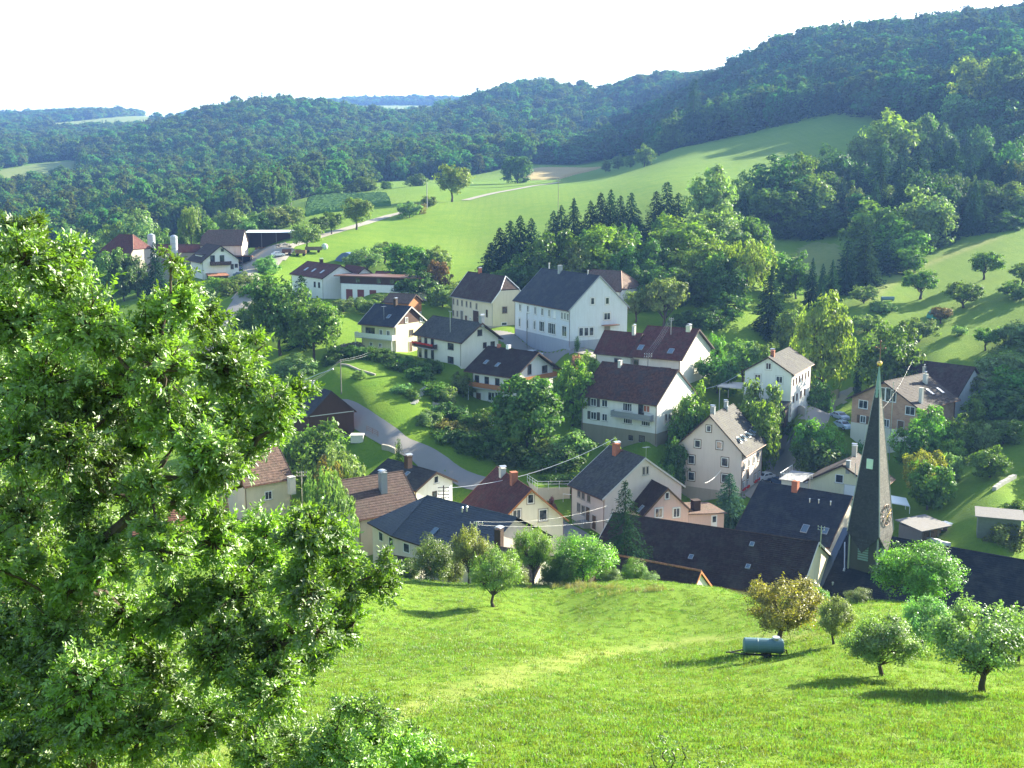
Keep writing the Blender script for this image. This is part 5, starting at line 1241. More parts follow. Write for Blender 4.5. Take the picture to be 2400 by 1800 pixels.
# orchard by the skylight house
tree("apple", 792, 538, 84, 300, "leaning fruit tree on the lawn behind the skylight house", "silver", base=588)
tree("apple", 832, 522, 70, 300, "fruit tree behind the leaning fruit tree", "pale", base=570)
tree("apple", 765, 548, 56, 300, "low fruit tree beside the blue tarpaulin", "pale", base=592)
tree("broad", 880, 528, 110, 328, "wide green tree on the meadow edge left of the cream farmhouse", "green")
tree("broad", 940, 530, 76, 330, "paler feathery tree next to the wide meadow edge tree", "pale")
tree("broad", 898, 585, 100, 305, "dark ivy green bush below the wide meadow edge tree", "dark")
tree("broad", 945, 560, 60, 315, "brownish tree right of the dark ivy green bush", "brown")
tree("shrub", 955, 612, 60, 300, "low grey green shrub left of the cream farmhouse corner", "silver")
tree("shrub", 985, 600, 30, 296, "small shrub touching the cream farmhouse corner", "pale")
tree("broad", 575, 558, 62, 342, "round grey green tree at the farm road bend", "silver")
tree("broad", 565, 605, 96, 305, "fresh green tree below the small orange roof shed", "fresh")
tree("stem", 605, 600, 130, 135, "large dark leaning tree left of the pine", "dark", base=768)
tree("fir", 655, 588, 95, 135, "tall dark pine in front of the skylight house", "conifer", base=745)
tree("stem", 678, 645, 118, 135, "tall leafy tree with bare foot right of the pine", "green", base=782)
tree("broad", 558, 640, 100, 135, "shaded green tree under the large leaning tree", "dark", base=735)
for u, v, w, Y in ((742, 652, 50, 285), (770, 640, 44, 290), (795, 655, 60, 285), (825, 640, 50, 292)):
    tree("apple", u, v, w, Y, "small fruit tree in the garden below the white garage", "pale", group="small garden fruit trees below the garage")
tree("shrub", 470, 610, 60, 320, "bright shrub below the white farmhouse wall", "fresh"); tree("broad", 500, 635, 70, 310, "green bush by the lower farm road", "green"); tree("broad", 525, 600, 50, 320, "slim roadside tree at the lower farm road", "pale")
# village gardens
tree("dome", 1142, 808, 165, 196, "big dark dome shaped chestnut below the balcony house", "dark")
tree("broad", 1240, 782, 96, 212, "bushy bright tree between chestnut and brown roof house", "fresh")
tree("broad", 1272, 758, 60, 224, "bright shrub tree left of the red roof annex", "bright")
tree("thuja", 1247, 727, 15, 237, "slim dark cypress on the terrace corner by the school yard", "dark")
tree("broad", 1500, 832, 95, 203, "light feathery tree at the right gable of the brown roof house", "fresh")
tree("broad", 1492, 872, 90, 200, "shaded bushy tree under the feathery tree", "green")
tree("broad", 1462, 945, 60, 192, "small dark bush left of the tall gable house", "dark")
tree("shrub", 1642, 812, 92, 206, "grey green round shrub tree in front of the small white house", "pale")
tree("dome", 1642, 858, 90, 200, "bright yellow green round bush tree beside the tall gable house", "bright")
tree("shrub", 1552, 752, 80, 224, "dark spreading juniper right of the red roof house", "dark")
tree("shrub", 1550, 712, 42, 240, "bright small shrub at the red roof house gable", "fresh")
tree("apple", 1608, 732, 84, 232, "twisted fruit tree above the flat carport", "pale")
tree("shrub", 1640, 735, 50, 240, "low green shrub behind the twisted fruit tree", "green")
tree("broad", 1920, 700, 150, 226, "large green tree behind the church spire tip", "green")
tree("thuja", 1855, 775, 22, 226, "dark columnar conifer left of the spire tip", "conifer")
tree("apple", 1868, 622, 66, 285, "pale fruit tree right of the slender spruces", "silver")
tree("apple", 1872, 690, 70, 262, "round fruit tree behind the bright yellow green tree", "pale")
tree("apple", 1905, 665, 60, 275, "small fruit tree left of the orchard hut", "silver")
tree("apple", 1988, 582, 84, 280, "dark orchard tree above the long feeding trough", "green", base=646)
tree("apple", 2125, 540, 72, 280, "upper orchard tree standing alone on the slope", "green", base=604)
tree("apple", 2208, 566, 60, 280, "orchard tree at the right picture edge high on the slope", "green", base=618)
tree("apple", 2078, 612, 90, 270, "wide orchard tree in front of the green domed tent", "green", base=690)
tree("apple", 2192, 622, 80, 270, "big orchard tree at the right edge below the upper one", "green", base=700)
tree("apple", 2030, 660, 52, 260, "brownish orchard tree beside the green domed tent", "brown", base=715)
tree("apple", 2128, 706, 62, 240, "dark orchard tree in the middle of the lower slope", "green", base=762)
tree("apple", 1985, 690, 80, 250, "loose pale orchard tree above the brick gable house", "pale", base=760)
tree("shrub", 2075, 700, 34, 250, "tiny sapling left of the lower dark orchard tree", "pale")
for u, v, w, Y, c in ((2175, 745, 100, 222, "silver"), (2205, 700, 90, 240, "pale"), (2130, 790, 100, 218, "silver"), (2195, 800, 100, 212, "green"), (2085, 800, 60, 226, "pale"), (2165, 840, 120, 206, "dark"), (2115, 850, 70, 206, "bright"), (2215, 870, 80, 200, "green")):
    tree("shrub", u, v, w, Y, "bush in the thicket right of the brick gable house", c, group="thicket right of the brick gable house")
tree("broad", 2015, 872, 100, 192, "bright garden tree in front of the brick house corner", "fresh")
tree("broad", 1975, 915, 90, 188, "loose dark leaved tree below the brick house door", "green")
for u, v, w, Y, c in ((2080, 890, 80, 192, "green"), (2130, 905, 60, 190, "pale"), (2170, 900, 80, 190, "green"), (2060, 945, 60, 186, "bright")):
    tree("shrub", u, v, w, Y, "garden bush on the bank below the brick gable house", c, group="garden bushes below the brick house")
tree("apple", 1990, 968, 100, 172, "fruit tree with orange tinted leaves right of the church spire", "autumn", base=1085)
tree("shrub", 2010, 990, 100, 170, "leafy green tree merged with the orange tinted one", "green")
tree("shrub", 2058, 975, 44, 178, "small pale pointed shrub between two garden fruit trees", "silver")
tree("broad", 2142, 965, 90, 174, "fruit tree with upright shoots by the stone bench", "green")
tree("shrub", 2180, 1150, 90, 150, "olive bush in front of the corrugated shed", "olive"); tree("shrub", 2195, 1130, 60, 158, "bush beside the corrugated shed wall", "green")
for u, v, w, Y, c in ((1745, 905, 60, 196, "green"), (1785, 905, 70, 196, "fresh"), (1770, 940, 90, 192, "dark"), (1830, 960, 70, 190, "dark"), (1880, 950, 60, 192, "dark")):
    tree("shrub", u, v, w, Y, "shaded roadside bush opposite the tall gable house", c, group="roadside bushes opposite the tall gable house")
tree("shrub", 1705, 905, 50, 210, "low bush at the road edge right of the yellow green bush tree", "green"); tree("shrub", 1775, 815, 50, 228, "dark shrub against the yard retaining wall", "dark"); tree("shrub", 1740, 838, 40, 222, "clipped round bush at the small white house corner", "dark")
tree("spruce_near", 1352, 1030, 195, 141, "large dark spruce in front of the long dark barn", "black")
tree("spruce", 1577, 1018, 66, 176, "blue green spruce in front of the tall gable house corner", "bluecon")
tree("broad", 690, 905, 160, 176, "big round bush tree below the dark board barn", "green"); tree("shrub", 625, 930, 80, 180, "grey leaved bush left of the big round bush tree", "silver")
tree("shrub", 742, 955, 80, 168, "grey green bush on the lawn side of the big bush", "silver"); tree("shrub", 718, 975, 76, 160, "copper brown bush in front of the big bush", "brown"); tree("shrub", 765, 990, 50, 160, "small olive bush right of the copper brown one", "olive")
tree("thuja", 861, 953, 22, 186, "small pointed thuja on the lawn above the striped roof house", "dark")
tree("broad", 776, 815, 34, 220, "young fruit tree alone on the shaded lawn", "pale"); tree("shrub", 868, 842, 44, 214, "pale rounded shrub on the shaded lawn", "silver")
tree("broad", 640, 785, 90, 232, "pale grey willow bush behind the dark board barn", "silver")
tree("weeping", 700, 1000, 130, 143, "pale yellow willow between the two brown roofs", "pale")
G3 = "shaded garden shrubs on the slope below the balcony house"
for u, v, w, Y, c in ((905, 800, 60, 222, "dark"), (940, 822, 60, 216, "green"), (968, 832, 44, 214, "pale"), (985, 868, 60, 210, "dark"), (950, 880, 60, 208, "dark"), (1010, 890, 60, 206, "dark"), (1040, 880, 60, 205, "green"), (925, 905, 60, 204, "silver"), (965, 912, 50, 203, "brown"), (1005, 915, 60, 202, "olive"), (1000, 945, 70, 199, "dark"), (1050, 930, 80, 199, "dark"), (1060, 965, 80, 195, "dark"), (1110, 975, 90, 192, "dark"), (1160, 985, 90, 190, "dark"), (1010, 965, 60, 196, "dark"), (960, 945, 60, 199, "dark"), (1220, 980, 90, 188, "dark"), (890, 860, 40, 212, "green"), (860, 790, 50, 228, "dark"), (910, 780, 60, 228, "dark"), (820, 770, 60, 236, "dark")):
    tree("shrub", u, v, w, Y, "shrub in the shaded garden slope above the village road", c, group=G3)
tree("shrub", 1238, 925, 100, 192, "light grey green bush below the brown roof house", "silver"); tree("shrub", 1190, 945, 60, 191, "pale bush at the foot of the chestnut", "pale"); tree("broad", 1320, 945, 60, 186, "slim bright tree in front of the dark basement", "fresh")
tree("shrub", 1390, 1000, 60, 186, "red flecked flowering shrub below the dark basement corner", "autumn"); tree("shrub", 1430, 990, 50, 186, "green bush right of the flowering shrub", "green"); tree("shrub", 1200, 1050, 70, 182, "bush beside the railed terrace", "dark"); tree("shrub", 1270, 1010, 90, 182, "dark bank shrub above the railed terrace", "dark"); tree("shrub", 1310, 1000, 70, 182, "bank shrub behind the orange chimney house", "dark")
tree("shrub", 1191, 1068, 26, 168, "pink flowering bush by the red brown house gable", (.32, .14, .15)); tree("shrub", 1245, 762, 22, 232, "pink rose bush beside the slim cypress", (.42, .22, .2))
for u, v, w, Y, c in ((735, 762, 56, 240, "dark"), (768, 766, 56, 238, "dark"), (800, 770, 56, 236, "dark"), (835, 778, 56, 233, "dark"), (868, 785, 56, 231, "dark"), (720, 800, 50, 236, "dark"), (1000, 800, 50, 224, "olive"), (930, 775, 50, 230, "dark")):
    tree("shrub", u, v, w, Y, "dense dark hedge bush on the terrace edge below the yellow house", c, "hedge", "dark terrace hedge below the yellow house")
for u, Y, h_, w_ in ((2270, 232, 14, 10), (2320, 222, 13, 9), (2300, 205, 12, 9), (2370, 212, 14, 10), (2350, 192, 12, 9), (2290, 190, 10, 8), (2400, 182, 12, 9), (2440, 200, 14, 10), (2330, 176, 10, 8), (2420, 168, 11, 8), (2290, 250, 13, 10), (2350, 245, 13, 10)):  # unseen trees added to cast shade over the right-hand gardens
    x_ = at(u * 1.085, 1000, Y)[0]; tree_at("broad", x_, Y, float(H(x_, Y)), h_, w_, "unseen tree added outside the right picture edge to shade the gardens", "green", group="unseen shade trees added beyond the right edge")
# along the meadow edge
tree("apple_near", 1065, 1178, 112, 60, "lone apple tree standing out on the meadow with its shadow", (.19, .28, .055), base=1311)
tree("apple_near", 1012, 1135, 84, 60, "thin yellowing tree at the meadow edge left of the lone apple tree", (.28, .28, .05), base=1262)
tree("shrub_near", 935, 1155, 96, 117, "dark olive bush tree at the left end of the meadow edge hedge", (.15, .225, .04))
tree("apple_near", 1152, 1130, 84, 60, "slim bright tree at the meadow edge right of the lone apple tree", "bright", base=1264)
tree("shrub_near", 1262, 1152, 130, 117, "large bright bush in front of the long dark barn", "bright"); tree("shrub_near", 1215, 1190, 70, 116, "grey stemmed bush left of the large bright bush", "green")
tree("shrub_near", 1372, 1205, 56, 114, "small pale climbing bush before the small cream barn roof", "fresh")
for u, v, w, Y, c in ((975, 1190, 60, 119, "olive"), (1090, 1200, 60, 119, "bright"), (1120, 1215, 50, 118, "pale"), (1040, 1215, 50, 118, "bright"), (1185, 1215, 50, 117, "green"), (1320, 1225, 50, 115, "olive"), (1405, 1235, 40, 112, "pale"), (885, 1205, 50, 119, "green"), (838, 1200, 50, 118, "fresh")):
    tree("shrub_near", u, v, w, Y, "low hedge bush along the lower meadow edge", c, group="low hedge bushes along the meadow edge")
tree("apple_near", 1684, 1236, 190, 45, "gnarled fruit tree with yellow brown autumn leaves above the water tank", "autumn", base=1389)
tree("apple_near", 1800, 1285, 92, 45, "small pale apple tree right of the autumn coloured tree", "pale", base=1392)
tree("shrub_near", 1765, 1265, 50, 88, "light green bush behind the autumn coloured tree", "fresh"); tree("shrub_near", 1850, 1330, 60, 80, "light bush behind the broad low apple tree", "pale")
tree("apple_near", 1905, 1322, 165, 40, "broad low apple tree with spreading crown on the meadow", "pale", base=1460)
tree("maple_near", 1985, 1165, 180, 84, "big bright leaved tree in front of the church roof", "fresh")
tree("apple_near", 1995, 1285, 130, 55, "apple tree in front of the big bright leaved tree", "silver", base=1408)
tree("apple_near", 2120, 1300, 235, 36, "large apple tree with upright shoots nearest the right edge", "silver", base=1494)
tree("apple_near", 2200, 1320, 110, 56, "apple tree at the right edge behind the large apple tree", "pale", base=1430)

# ------------------------------------------------------------------ forests too far to count: instances of the crowns above on points
def gn_scatter(name, P, scale, rot, tintless_mesh_objs, label, zscale=None, col=(.05, .09, .03), pick=None):
    me = bpy.data.meshes.new(name); n = len(P); me.vertices.add(n); me.vertices.foreach_set("co", np.asarray(P, np.float32).ravel())
    for an, val in (("sc", scale), ("zs", zscale), ("rt", rot)):
        a = me.attributes.new(an, 'FLOAT', 'POINT'); a.data.foreach_set("value", np.asarray(val, np.float32))
    rng = np.random.default_rng(n); a = me.attributes.new("pick", 'INT', 'POINT'); a.data.foreach_set("value", (rng.integers(0, len(tintless_mesh_objs), n) if pick is None else pick).astype(np.int32))
    o = link(name, me); ng = bpy.data.node_groups.new(name, 'GeometryNodeTree')
    ng.interface.new_socket("Geometry", in_out='INPUT', socket_type='NodeSocketGeometry'); ng.interface.new_socket("Geometry", in_out='OUTPUT', socket_type='NodeSocketGeometry')
    nn, ln = ng.nodes, ng.links; gi = nn.new("NodeGroupInput"); go = nn.new("NodeGroupOutput")
    def attr(an, t='FLOAT'):
        q = nn.new("GeometryNodeInputNamedAttribute"); q.data_type = t; q.inputs[0].default_value = an; return q.outputs[0]
    jn = nn.new("GeometryNodeJoinGeometry")
    cs = nn.new("ShaderNodeCombineXYZ"); sc_, zs_ = attr("sc"), attr("zs"); ln.new(sc_, cs.inputs[0]); ln.new(sc_, cs.inputs[1]); ln.new(zs_, cs.inputs[2])
    cr = nn.new("ShaderNodeCombineXYZ"); ln.new(attr("rt"), cr.inputs[2])
    for i, src in enumerate(tintless_mesh_objs):
        oi = nn.new("GeometryNodeObjectInfo"); oi.inputs[0].default_value = src
        try: oi.inputs[1].default_value = True
        except Exception: pass
        tf = nn.new("GeometryNodeTransform") if False else None
        ip = nn.new("GeometryNodeInstanceOnPoints"); cp_ = nn.new("FunctionNodeCompare"); cp_.data_type = 'INT'; cp_.operation = 'EQUAL'
        ln.new(attr("pick", 'INT'), cp_.inputs[2]); cp_.inputs[3].default_value = i
        ln.new(gi.outputs[0], ip.inputs["Points"]); ln.new(cp_.outputs[0], ip.inputs["Selection"]); ln.new(oi.outputs["Geometry"], ip.inputs["Instance"])
        ln.new(cs.outputs[0], ip.inputs["Scale"]); ln.new(cr.outputs[0], ip.inputs["Rotation"]); ln.new(ip.outputs[0], jn.inputs[0])
    ln.new(jn.outputs[0], go.inputs[0])
    md = o.modifiers.new("scatter", 'NODES'); md.node_group = ng
    o["kind"] = "stuff"; o["label"] = label; o.color = (*col, 1)
    return o
# coarse crowns for far woods, each first placed as a tree of its own so that the instances have a real source
L_FAR = leafmat("leaves_far", .4, .0, .6, .05, .35, rnd=(.62, 1.4))
def far_proto(i, spr=False):
    if spr:
        cm, tm = spruce("crown", 300 + i, 14, 6, .5, .3, .9, 3, .03, .05); cm.materials.clear(); cm.materials.append(L_FAR); return cm, tm
    LB = ([(0, 0, .52, .42), (.12, .05, .6, .34), (-.14, .02, .42, .34)], [(0, 0, .6, .36), (.18, 0, .45, .3), (-.12, .16, .42, .3), (-.06, -.18, .5, .3)], [(0, 0, .62, .33), (0, .05, .38, .36), (.05, 0, .75, .24)], [(0, 0, .5, .36), (.2, .1, .55, .27), (-.2, .05, .6, .27), (.02, -.2, .5, .28), (0, 0, .78, .2)])[i % 4]
    cm, cc = crown_mesh("crown", 300 + i, LB, 110, 1500, .10, .055, mat=L_FAR, zmin=.0, inner=.1, nr=.35)
    return cm, trunk_mesh("trunk", 320 + i, .02, .5, cc, 4)
SRC = []
for i in range(5):
    cm, tm = far_proto(i, i == 4); Y = 900; u = 700 + 60 * i; x = at(u, 430, Y)[0]
    r = thing("forest_tree", "tree in the front row of the valley forest beyond the corn field", "tree", (x, Y, float(H(x, Y)) - .3), i, "front row of the valley forest")
    for nm, me in (("crown", cm), ("trunk", tm)):
        o = bpy.data.objects.new(nm, me); COL.objects.link(o); o.parent = r; o.scale = (11, 11, 18)
        if nm == "crown": o.color = ((.034, .07, .026, 1) if i == 4 else ((.085, .14, .03, 1), (.075, .13, .034, 1), (.10, .15, .032, 1), (.065, .12, .03, 1))[i]); SRC.append(o)
FB = np.array([(-400, 560), (-200, 520), (0, 540), (300, 600), (600, 660), (800, 780), (900, 850), (1100, 880), (1215, 930), (1400, 970), (1470, 960), (1530, 900), (1560, 742), (1700, 722), (1850, 700), (2000, 680), (2150, 600), (2250, 545), (2400, 490), (2800, 460)], float)
rng = np.random.default_rng(11)
P = []
Yv = 500.0
while Yv < 3900:
    sp = 9.0 + max(0, Yv - 700) * .0048
    nx = int(Yv * .96 / sp); x = (np.arange(nx) - nx / 2 + rng.uniform(-.45, .45, nx)) * sp; y = Yv + rng.uniform(-.5, .5, nx) * sp
    P.append(np.stack([x, y, np.full(nx, sp)], 1)); Yv += sp * .92
P = np.concatenate(P); z = H(P[:, 0], P[:, 1]); u, v = project(P[:, 0], P[:, 1], z)
ok = (P[:, 1] > np.interp(u, FB[:, 0], FB[:, 1]))
fields = [((110, 312), (120, 290), (300, 273), (420, 271), (440, 284), (300, 306)), ((-20, 462), (60, 456), (125, 440), (195, 410), (185, 376), (100, 380), (-20, 402)), ((810, 278), (815, 249), (930, 246), (1060, 250), (1065, 268), (920, 280))]
for f_ in fields: ok &= ~inpoly(u, v, f_)
ok &= (u > -150) & (u < 2550)
ok &= ~((P[:, 1] > 2300) & (np.sin(P[:, 0] * .004 + 1.2) + np.sin(P[:, 1] * .003) > 1.3))
# drop what lies well behind the ridges
vis = np.ones(len(P), bool)
for f in (.5, .6, .7, .8, .88, .94, .97):
    xx, yy = P[:, 0] * f, P[:, 1] * f
    los = ZC + (z + 30 - ZC) * f; vis &= ~((H(xx, yy) > los + 2) & (yy > 100))
ok &= vis; P = P[ok]; z = z[ok]
sz = P[:, 2] * rng.uniform(.95, 2.15, len(P)) + .8; hz_ = rng.uniform(11, 23, len(P)) * (1 + .12 * np.sin(P[:, 0] * .02) * np.sin(P[:, 1] * .017))
big = rng.random(len(P)) < .1; hz_[big] *= 1.22
sz *= np.where((P[:, 1] < 1300) & (P[:, 0] > 40), 1.3, 1.0)
P3 = np.stack([P[:, 0], P[:, 1], z - .8], 1); rt = rng.uniform(0, 6.28, len(P))
near = (P[:, 0] > 40) & (P[:, 1] < 1300) & (P[:, 0] / P[:, 1] > .085)
pk = rng.integers(0, 4, len(P)); pch = np.sin(P[:, 0] * .013 + 1.1 * np.sin(P[:, 1] * .007)) * np.sin(P[:, 1] * .011 + .7); pk[rng.random(len(P)) < np.where(P[:, 0] / P[:, 1] > .085, .3 + .4 * (pch > .3), .05 + .5 * (pch > .55))] = 4
hz_ = np.where(pk == 4, hz_ * 1.05, hz_); sz = np.where(pk == 4, sz * .72, sz)
for nm_, msk, con, lab, cl_ in (("hill_forest", near, 0, "dense dark broadleaf forest covering the right hill above the meadow", (.062, .118, .03)), ("hill_conifers", near, 1, "dark conifers mixed into the forest on the right hill", (.03, .066, .026)),
        ("valley_forest", ~near, 0, "blue hazy broadleaf forest covering the far hills across the valley", (.088, .15, .036)), ("valley_conifers", ~near, 1, "dark conifer stands in the hazy forest across the valley", (.04, .08, .03))):
    q_ = msk & ((pk == 4) == bool(con))
    gn_scatter(nm_, P3[q_], sz[q_], rt[q_], SRC[4:] if con else SRC[:4], lab, hz_[q_], cl_, None if con else pk[q_])
print("forest", near.sum(), (~near).sum(), "trees", len(TREES))
# undergrowth that closes the wood on the right slope below its crowns

# ------------------------------------------------------------------ foreground walnut tree, bush and saplings
def leaflets(C, D, Nn, ln, asp, rng, fold=.18):
    """pointed oval leaves: base C, direction D, facing Nn"""
    n = len(C); D = nrmz(D); Nn = nrmz(Nn - D * (D * Nn).sum(-1, keepdims=True)); S = np.cross(D, Nn); ln = ln[:, None]; w = ln * asp
    droop = -Nn * ln * .12
    V = np.stack([C, C + D * ln * .3 + S * w * .48 + Nn * w * fold, C + D * ln * .68 + S * w * .42 + Nn * w * fold + droop * .5, C + D * ln + droop,
                  C + D * ln * .68 - S * w * .42 + Nn * w * fold + droop * .5, C + D * ln * .3 - S * w * .48 + Nn * w * fold], 1).reshape(-1, 3)
    b = np.arange(n)[:, None] * 6
    return V, np.concatenate([b + [0, 1, 2, 3], b + [0, 3, 4, 5]], 1).reshape(-1, 4)
def blob_tree(name, label, cat, blobs, Y0, dj, root_uv, seed, col, leaf_len, asp, ncomp, per, base=None, rbranch=.0095, spread=1.0, trunk_r=.2, mat=None, fill=False):
    rng = np.random.default_rng(seed); R = []; C = []
    for (u, v, r) in blobs:
        Y = Y0 + dj * rng.uniform(-1, 1); C.append(at(u, v, Y)); R.append(r / FPX * Y * 1.02)
    C = np.array(C); R = np.array(R); root = at(*root_uv, Y0)
    bx, by = (base or (root[0], Y0)); foot = np.array([bx, by, float(H(bx, by)) - .3])
    nodes = [root]; par = [-1]; plen = [0.0]; left = list(range(len(C))); idx = []
    while left:      # grow the limb skeleton: cheapest next blob, favouring short ways back to the trunk
        best = None
        for q in left:
            for i, p in enumerate(nodes):
                d = np.linalg.norm(C[q] - p); cst = d + .22 * plen[i]
                if best is None or cst < best[0]: best = (cst, q, i, d)
        _, q, i, d = best; nodes.append(C[q]); par.append(i); plen.append(plen[i] + d); left.remove(q); idx.append(q)
    if fill:
        ex = [((nodes[i] + nodes[par[i]]) / 2 + rng.normal(size=3) * .12, i) for i in range(2, len(nodes)) if np.linalg.norm(nodes[i] - nodes[par[i]]) > .35]
        C = np.concatenate([C, np.array([e[0] for e in ex])]); R = np.concatenate([R, np.full(len(ex), float(np.median(R)) * .62)])
    nd = np.ones(len(nodes))
    for i in range(len(nodes) - 1, 0, -1): nd[par[i]] += nd[i]
    th = thing(name, label, cat, tuple(foot)); o_ = np.array(foot)
    b = MB(); rr = lambda k: rbranch * 2.2 * math.sqrt(k) + .006
    t0 = Vector(foot - o_); t1 = Vector(root - o_)
    m1 = t0.lerp(t1, .5) + Vector((.15, 0, 0))
    b.tube([t0, t0.lerp(m1, .4), m1, t1], [trunk_r * 1.7, trunk_r * 1.2, trunk_r, trunk_r * .85], 10)
    segs = []
    for i in range(1, len(nodes)):
        a, c = nodes[par[i]] - o_, nodes[i] - o_; L = np.linalg.norm(c - a); m_ = (a + c) / 2 + rng.normal(size=3) * L * .09 - np.array([0, 0, L * .05])
        ra, rc = rr(nd[i]), rr(max(.6, nd[i] - 1)) * .9
        ra = min(ra, trunk_r * .8)
        p = [Vector(a), Vector(a * .5 + m_ * .5 + rng.normal(size=3) * L * .03), Vector(m_), Vector(c * .5 + m_ * .5 + rng.normal(size=3) * L * .03), Vector(c)]
        b.tube(p, [ra, ra * .93 + rc * .07, (ra + rc) / 2, rc * .8 + ra * .2, rc], 7, cap=False)
    LC, LD, LN, LL, LT = [], [], [], [], []; tws = 1.0 if leaf_len > .06 else .4
    for j in range(len(C)):
        n = int(ncomp * (R[j] / .55) ** 2 * 1.0) + 6; cen = C[j] - o_
        ntw = max(5, n // 9); tips = nrmz(rng.normal(size=(ntw, 3)) + [0, 0, .15]) * R[j] * rng.uniform(.45, 1.0, (ntw, 1)) * spread
        for t in tips:
            e = cen + t; m_ = cen + t * .5 + rng.normal(size=3) * R[j] * .06
            b.tube([Vector(cen), Vector(m_), Vector(e)], [.012 * tws, .008 * tws, .004 * tws], 4, cap=False)
        k = rng.integers(0, ntw, n); f = rng.uniform(.35, 1.0, (n, 1)); s = cen + tips[k] * f + rng.normal(size=(n, 3)) * R[j] * .07
        dirn = nrmz(nrmz(tips[k]) * .8 + rng.normal(size=(n, 3)) * .6 + [0, 0, -.12]); nor = nrmz(rng.normal(size=(n, 3)) * .55 + [0, 0, .75] + nrmz(tips[k]) * .4)
        tn = np.clip(.5 + .18 * rng.normal() + .14 * rng.normal(size=n), 0, 1)
        sd = nrmz(np.cross(dirn, nor))
        for q in range(per):
            a = (q // 2 + 1) / (per // 2 + 1); sg = 0 if q == per - 1 else (1 if q % 2 else -1); rl = leaf_len * 2.0
            LC.append(s + dirn * a * rl); LD.append(dirn * (1.0 if sg == 0 else .55) + sd * sg * .9 + rng.normal(size=(n, 3)) * .2); LN.append(nor + rng.normal(size=(n, 3)) * .3)
            LL.append(leaf_len * rng.uniform(.6, 1.35, n)); LT.append(np.clip(tn + .1 * rng.normal(size=n), 0, 1))
    V, F = leaflets(np.concatenate(LC), np.concatenate(LD), np.concatenate(LN), np.concatenate(LL), asp, rng)
    T = np.repeat(np.concatenate(LT), 2)
    obj("trunk", b, BARK, th, smooth=True)
    cr = link("crown", mesh_np("crown", V, F, [mat or L_NEAR], attr={"tint": ('FACE', T)}), th); cr["kind"] = "stuff"; cr.color = (*col, 1)
    print(name, "leaves", len(V) // 6); return th
L_WAL = leafmat("leaves_walnut", .5, .08, .55, .01, .5)
WB = [(60, 620, 90), (160, 620, 70), (60, 545, 60), (60, 760, 110), (200, 760, 110), (330, 790, 85), (415, 680, 55), (400, 610, 28), (480, 760, 62), (380, 870, 100), (520, 860, 85), (590, 830, 50), (100, 900, 130), (260, 930, 110), (420, 960, 90), (560, 930, 70), (640, 950, 60), (700, 935, 45), (600, 1020, 55), (650, 1000, 40), (480, 1050, 75), (330, 1030, 90), (160, 1050, 110), (40, 1060, 100), (60, 1200, 120), (190, 1180, 90), (330, 1190, 60), (470, 1170, 60), (530, 1110, 45), (90, 1350, 110), (230, 1320, 90), (370, 1290, 90), (500, 1270, 85), (620, 1255, 75), (720, 1265, 75), (800, 1290, 60), (780, 1240, 45), (905, 1320, 34), (820, 1370, 50), (700, 1380, 85), (830, 1455, 38), (560, 1400, 95), (430, 1420, 95), (290, 1440, 95), (150, 1480, 105), (40, 1500, 100), (60, 1640, 115), (210, 1610, 115), (360, 1570, 105), (510, 1530, 95), (650, 1510, 90), (745, 1480, 55), (740, 1550, 50), (620, 1630, 95), (480, 1690, 105), (330, 1720, 115), (170, 1750, 115), (30, 1780, 110), (600, 1750, 85), (480, 1110, 55), (360, 1120, 55), (230, 1100, 70), (100, 1490, 110), (130, 1610, 120), (60, 1430, 80), (180, 1690, 120), (-60, 900, 130), (-60, 1300, 130), (-60, 1600, 130), (-40, 650, 110)]
blob_tree("walnut_tree", "huge leafy walnut tree filling the left foreground in front of the village", "tree", WB, 15.0, 1.5, (165, 1400), 3, (.155, .255, .034), .063, .46, 520, 7, base=(-6.3, 15.2), trunk_r=.17, rbranch=.006, spread=1.08, fill=True, mat=L_WAL)
SB = [(620, 1790, 80), (690, 1750, 75), (770, 1725, 70), (840, 1715, 70), (900, 1740, 75), (960, 1765, 60), (1020, 1775, 45), (1075, 1790, 36), (830, 1800, 110), (930, 1830, 90), (720, 1840, 90), (860, 1665, 36), (800, 1655, 30), (905, 1680, 32), (985, 1705, 26)]
blob_tree("foreground_bush", "small leaved bush below the walnut tree at the lower picture edge", "bush", SB, 13.0, .7, (820, 1950), 8, (.21, .32, .08), .052, .45, 1000, 5, trunk_r=.04, rbranch=.0022)
for i, (u, vt, Y) in enumerate(((1530, 1760, 17), (1556, 1712, 17.2), (1578, 1745, 16.8), (1602, 1738, 17.4), (1640, 1772, 17), (1690, 1778, 17.3), (1715, 1790, 17))):
    B = [(u + (12 if k % 2 else -8) * (.3 + .12 * k), vt + 12 + k * 24, 9 + 1.6 * k) for k in range(7)]
    blob_tree("sapling", "leafy upright sapling at the lower picture edge", "shrub", B, Y, .05, (u, vt + 190), 40 + i, (.16, .25, .06), .05, .45, 900, 3, trunk_r=.012, rbranch=.002)["group"] = "saplings at the lower picture edge"

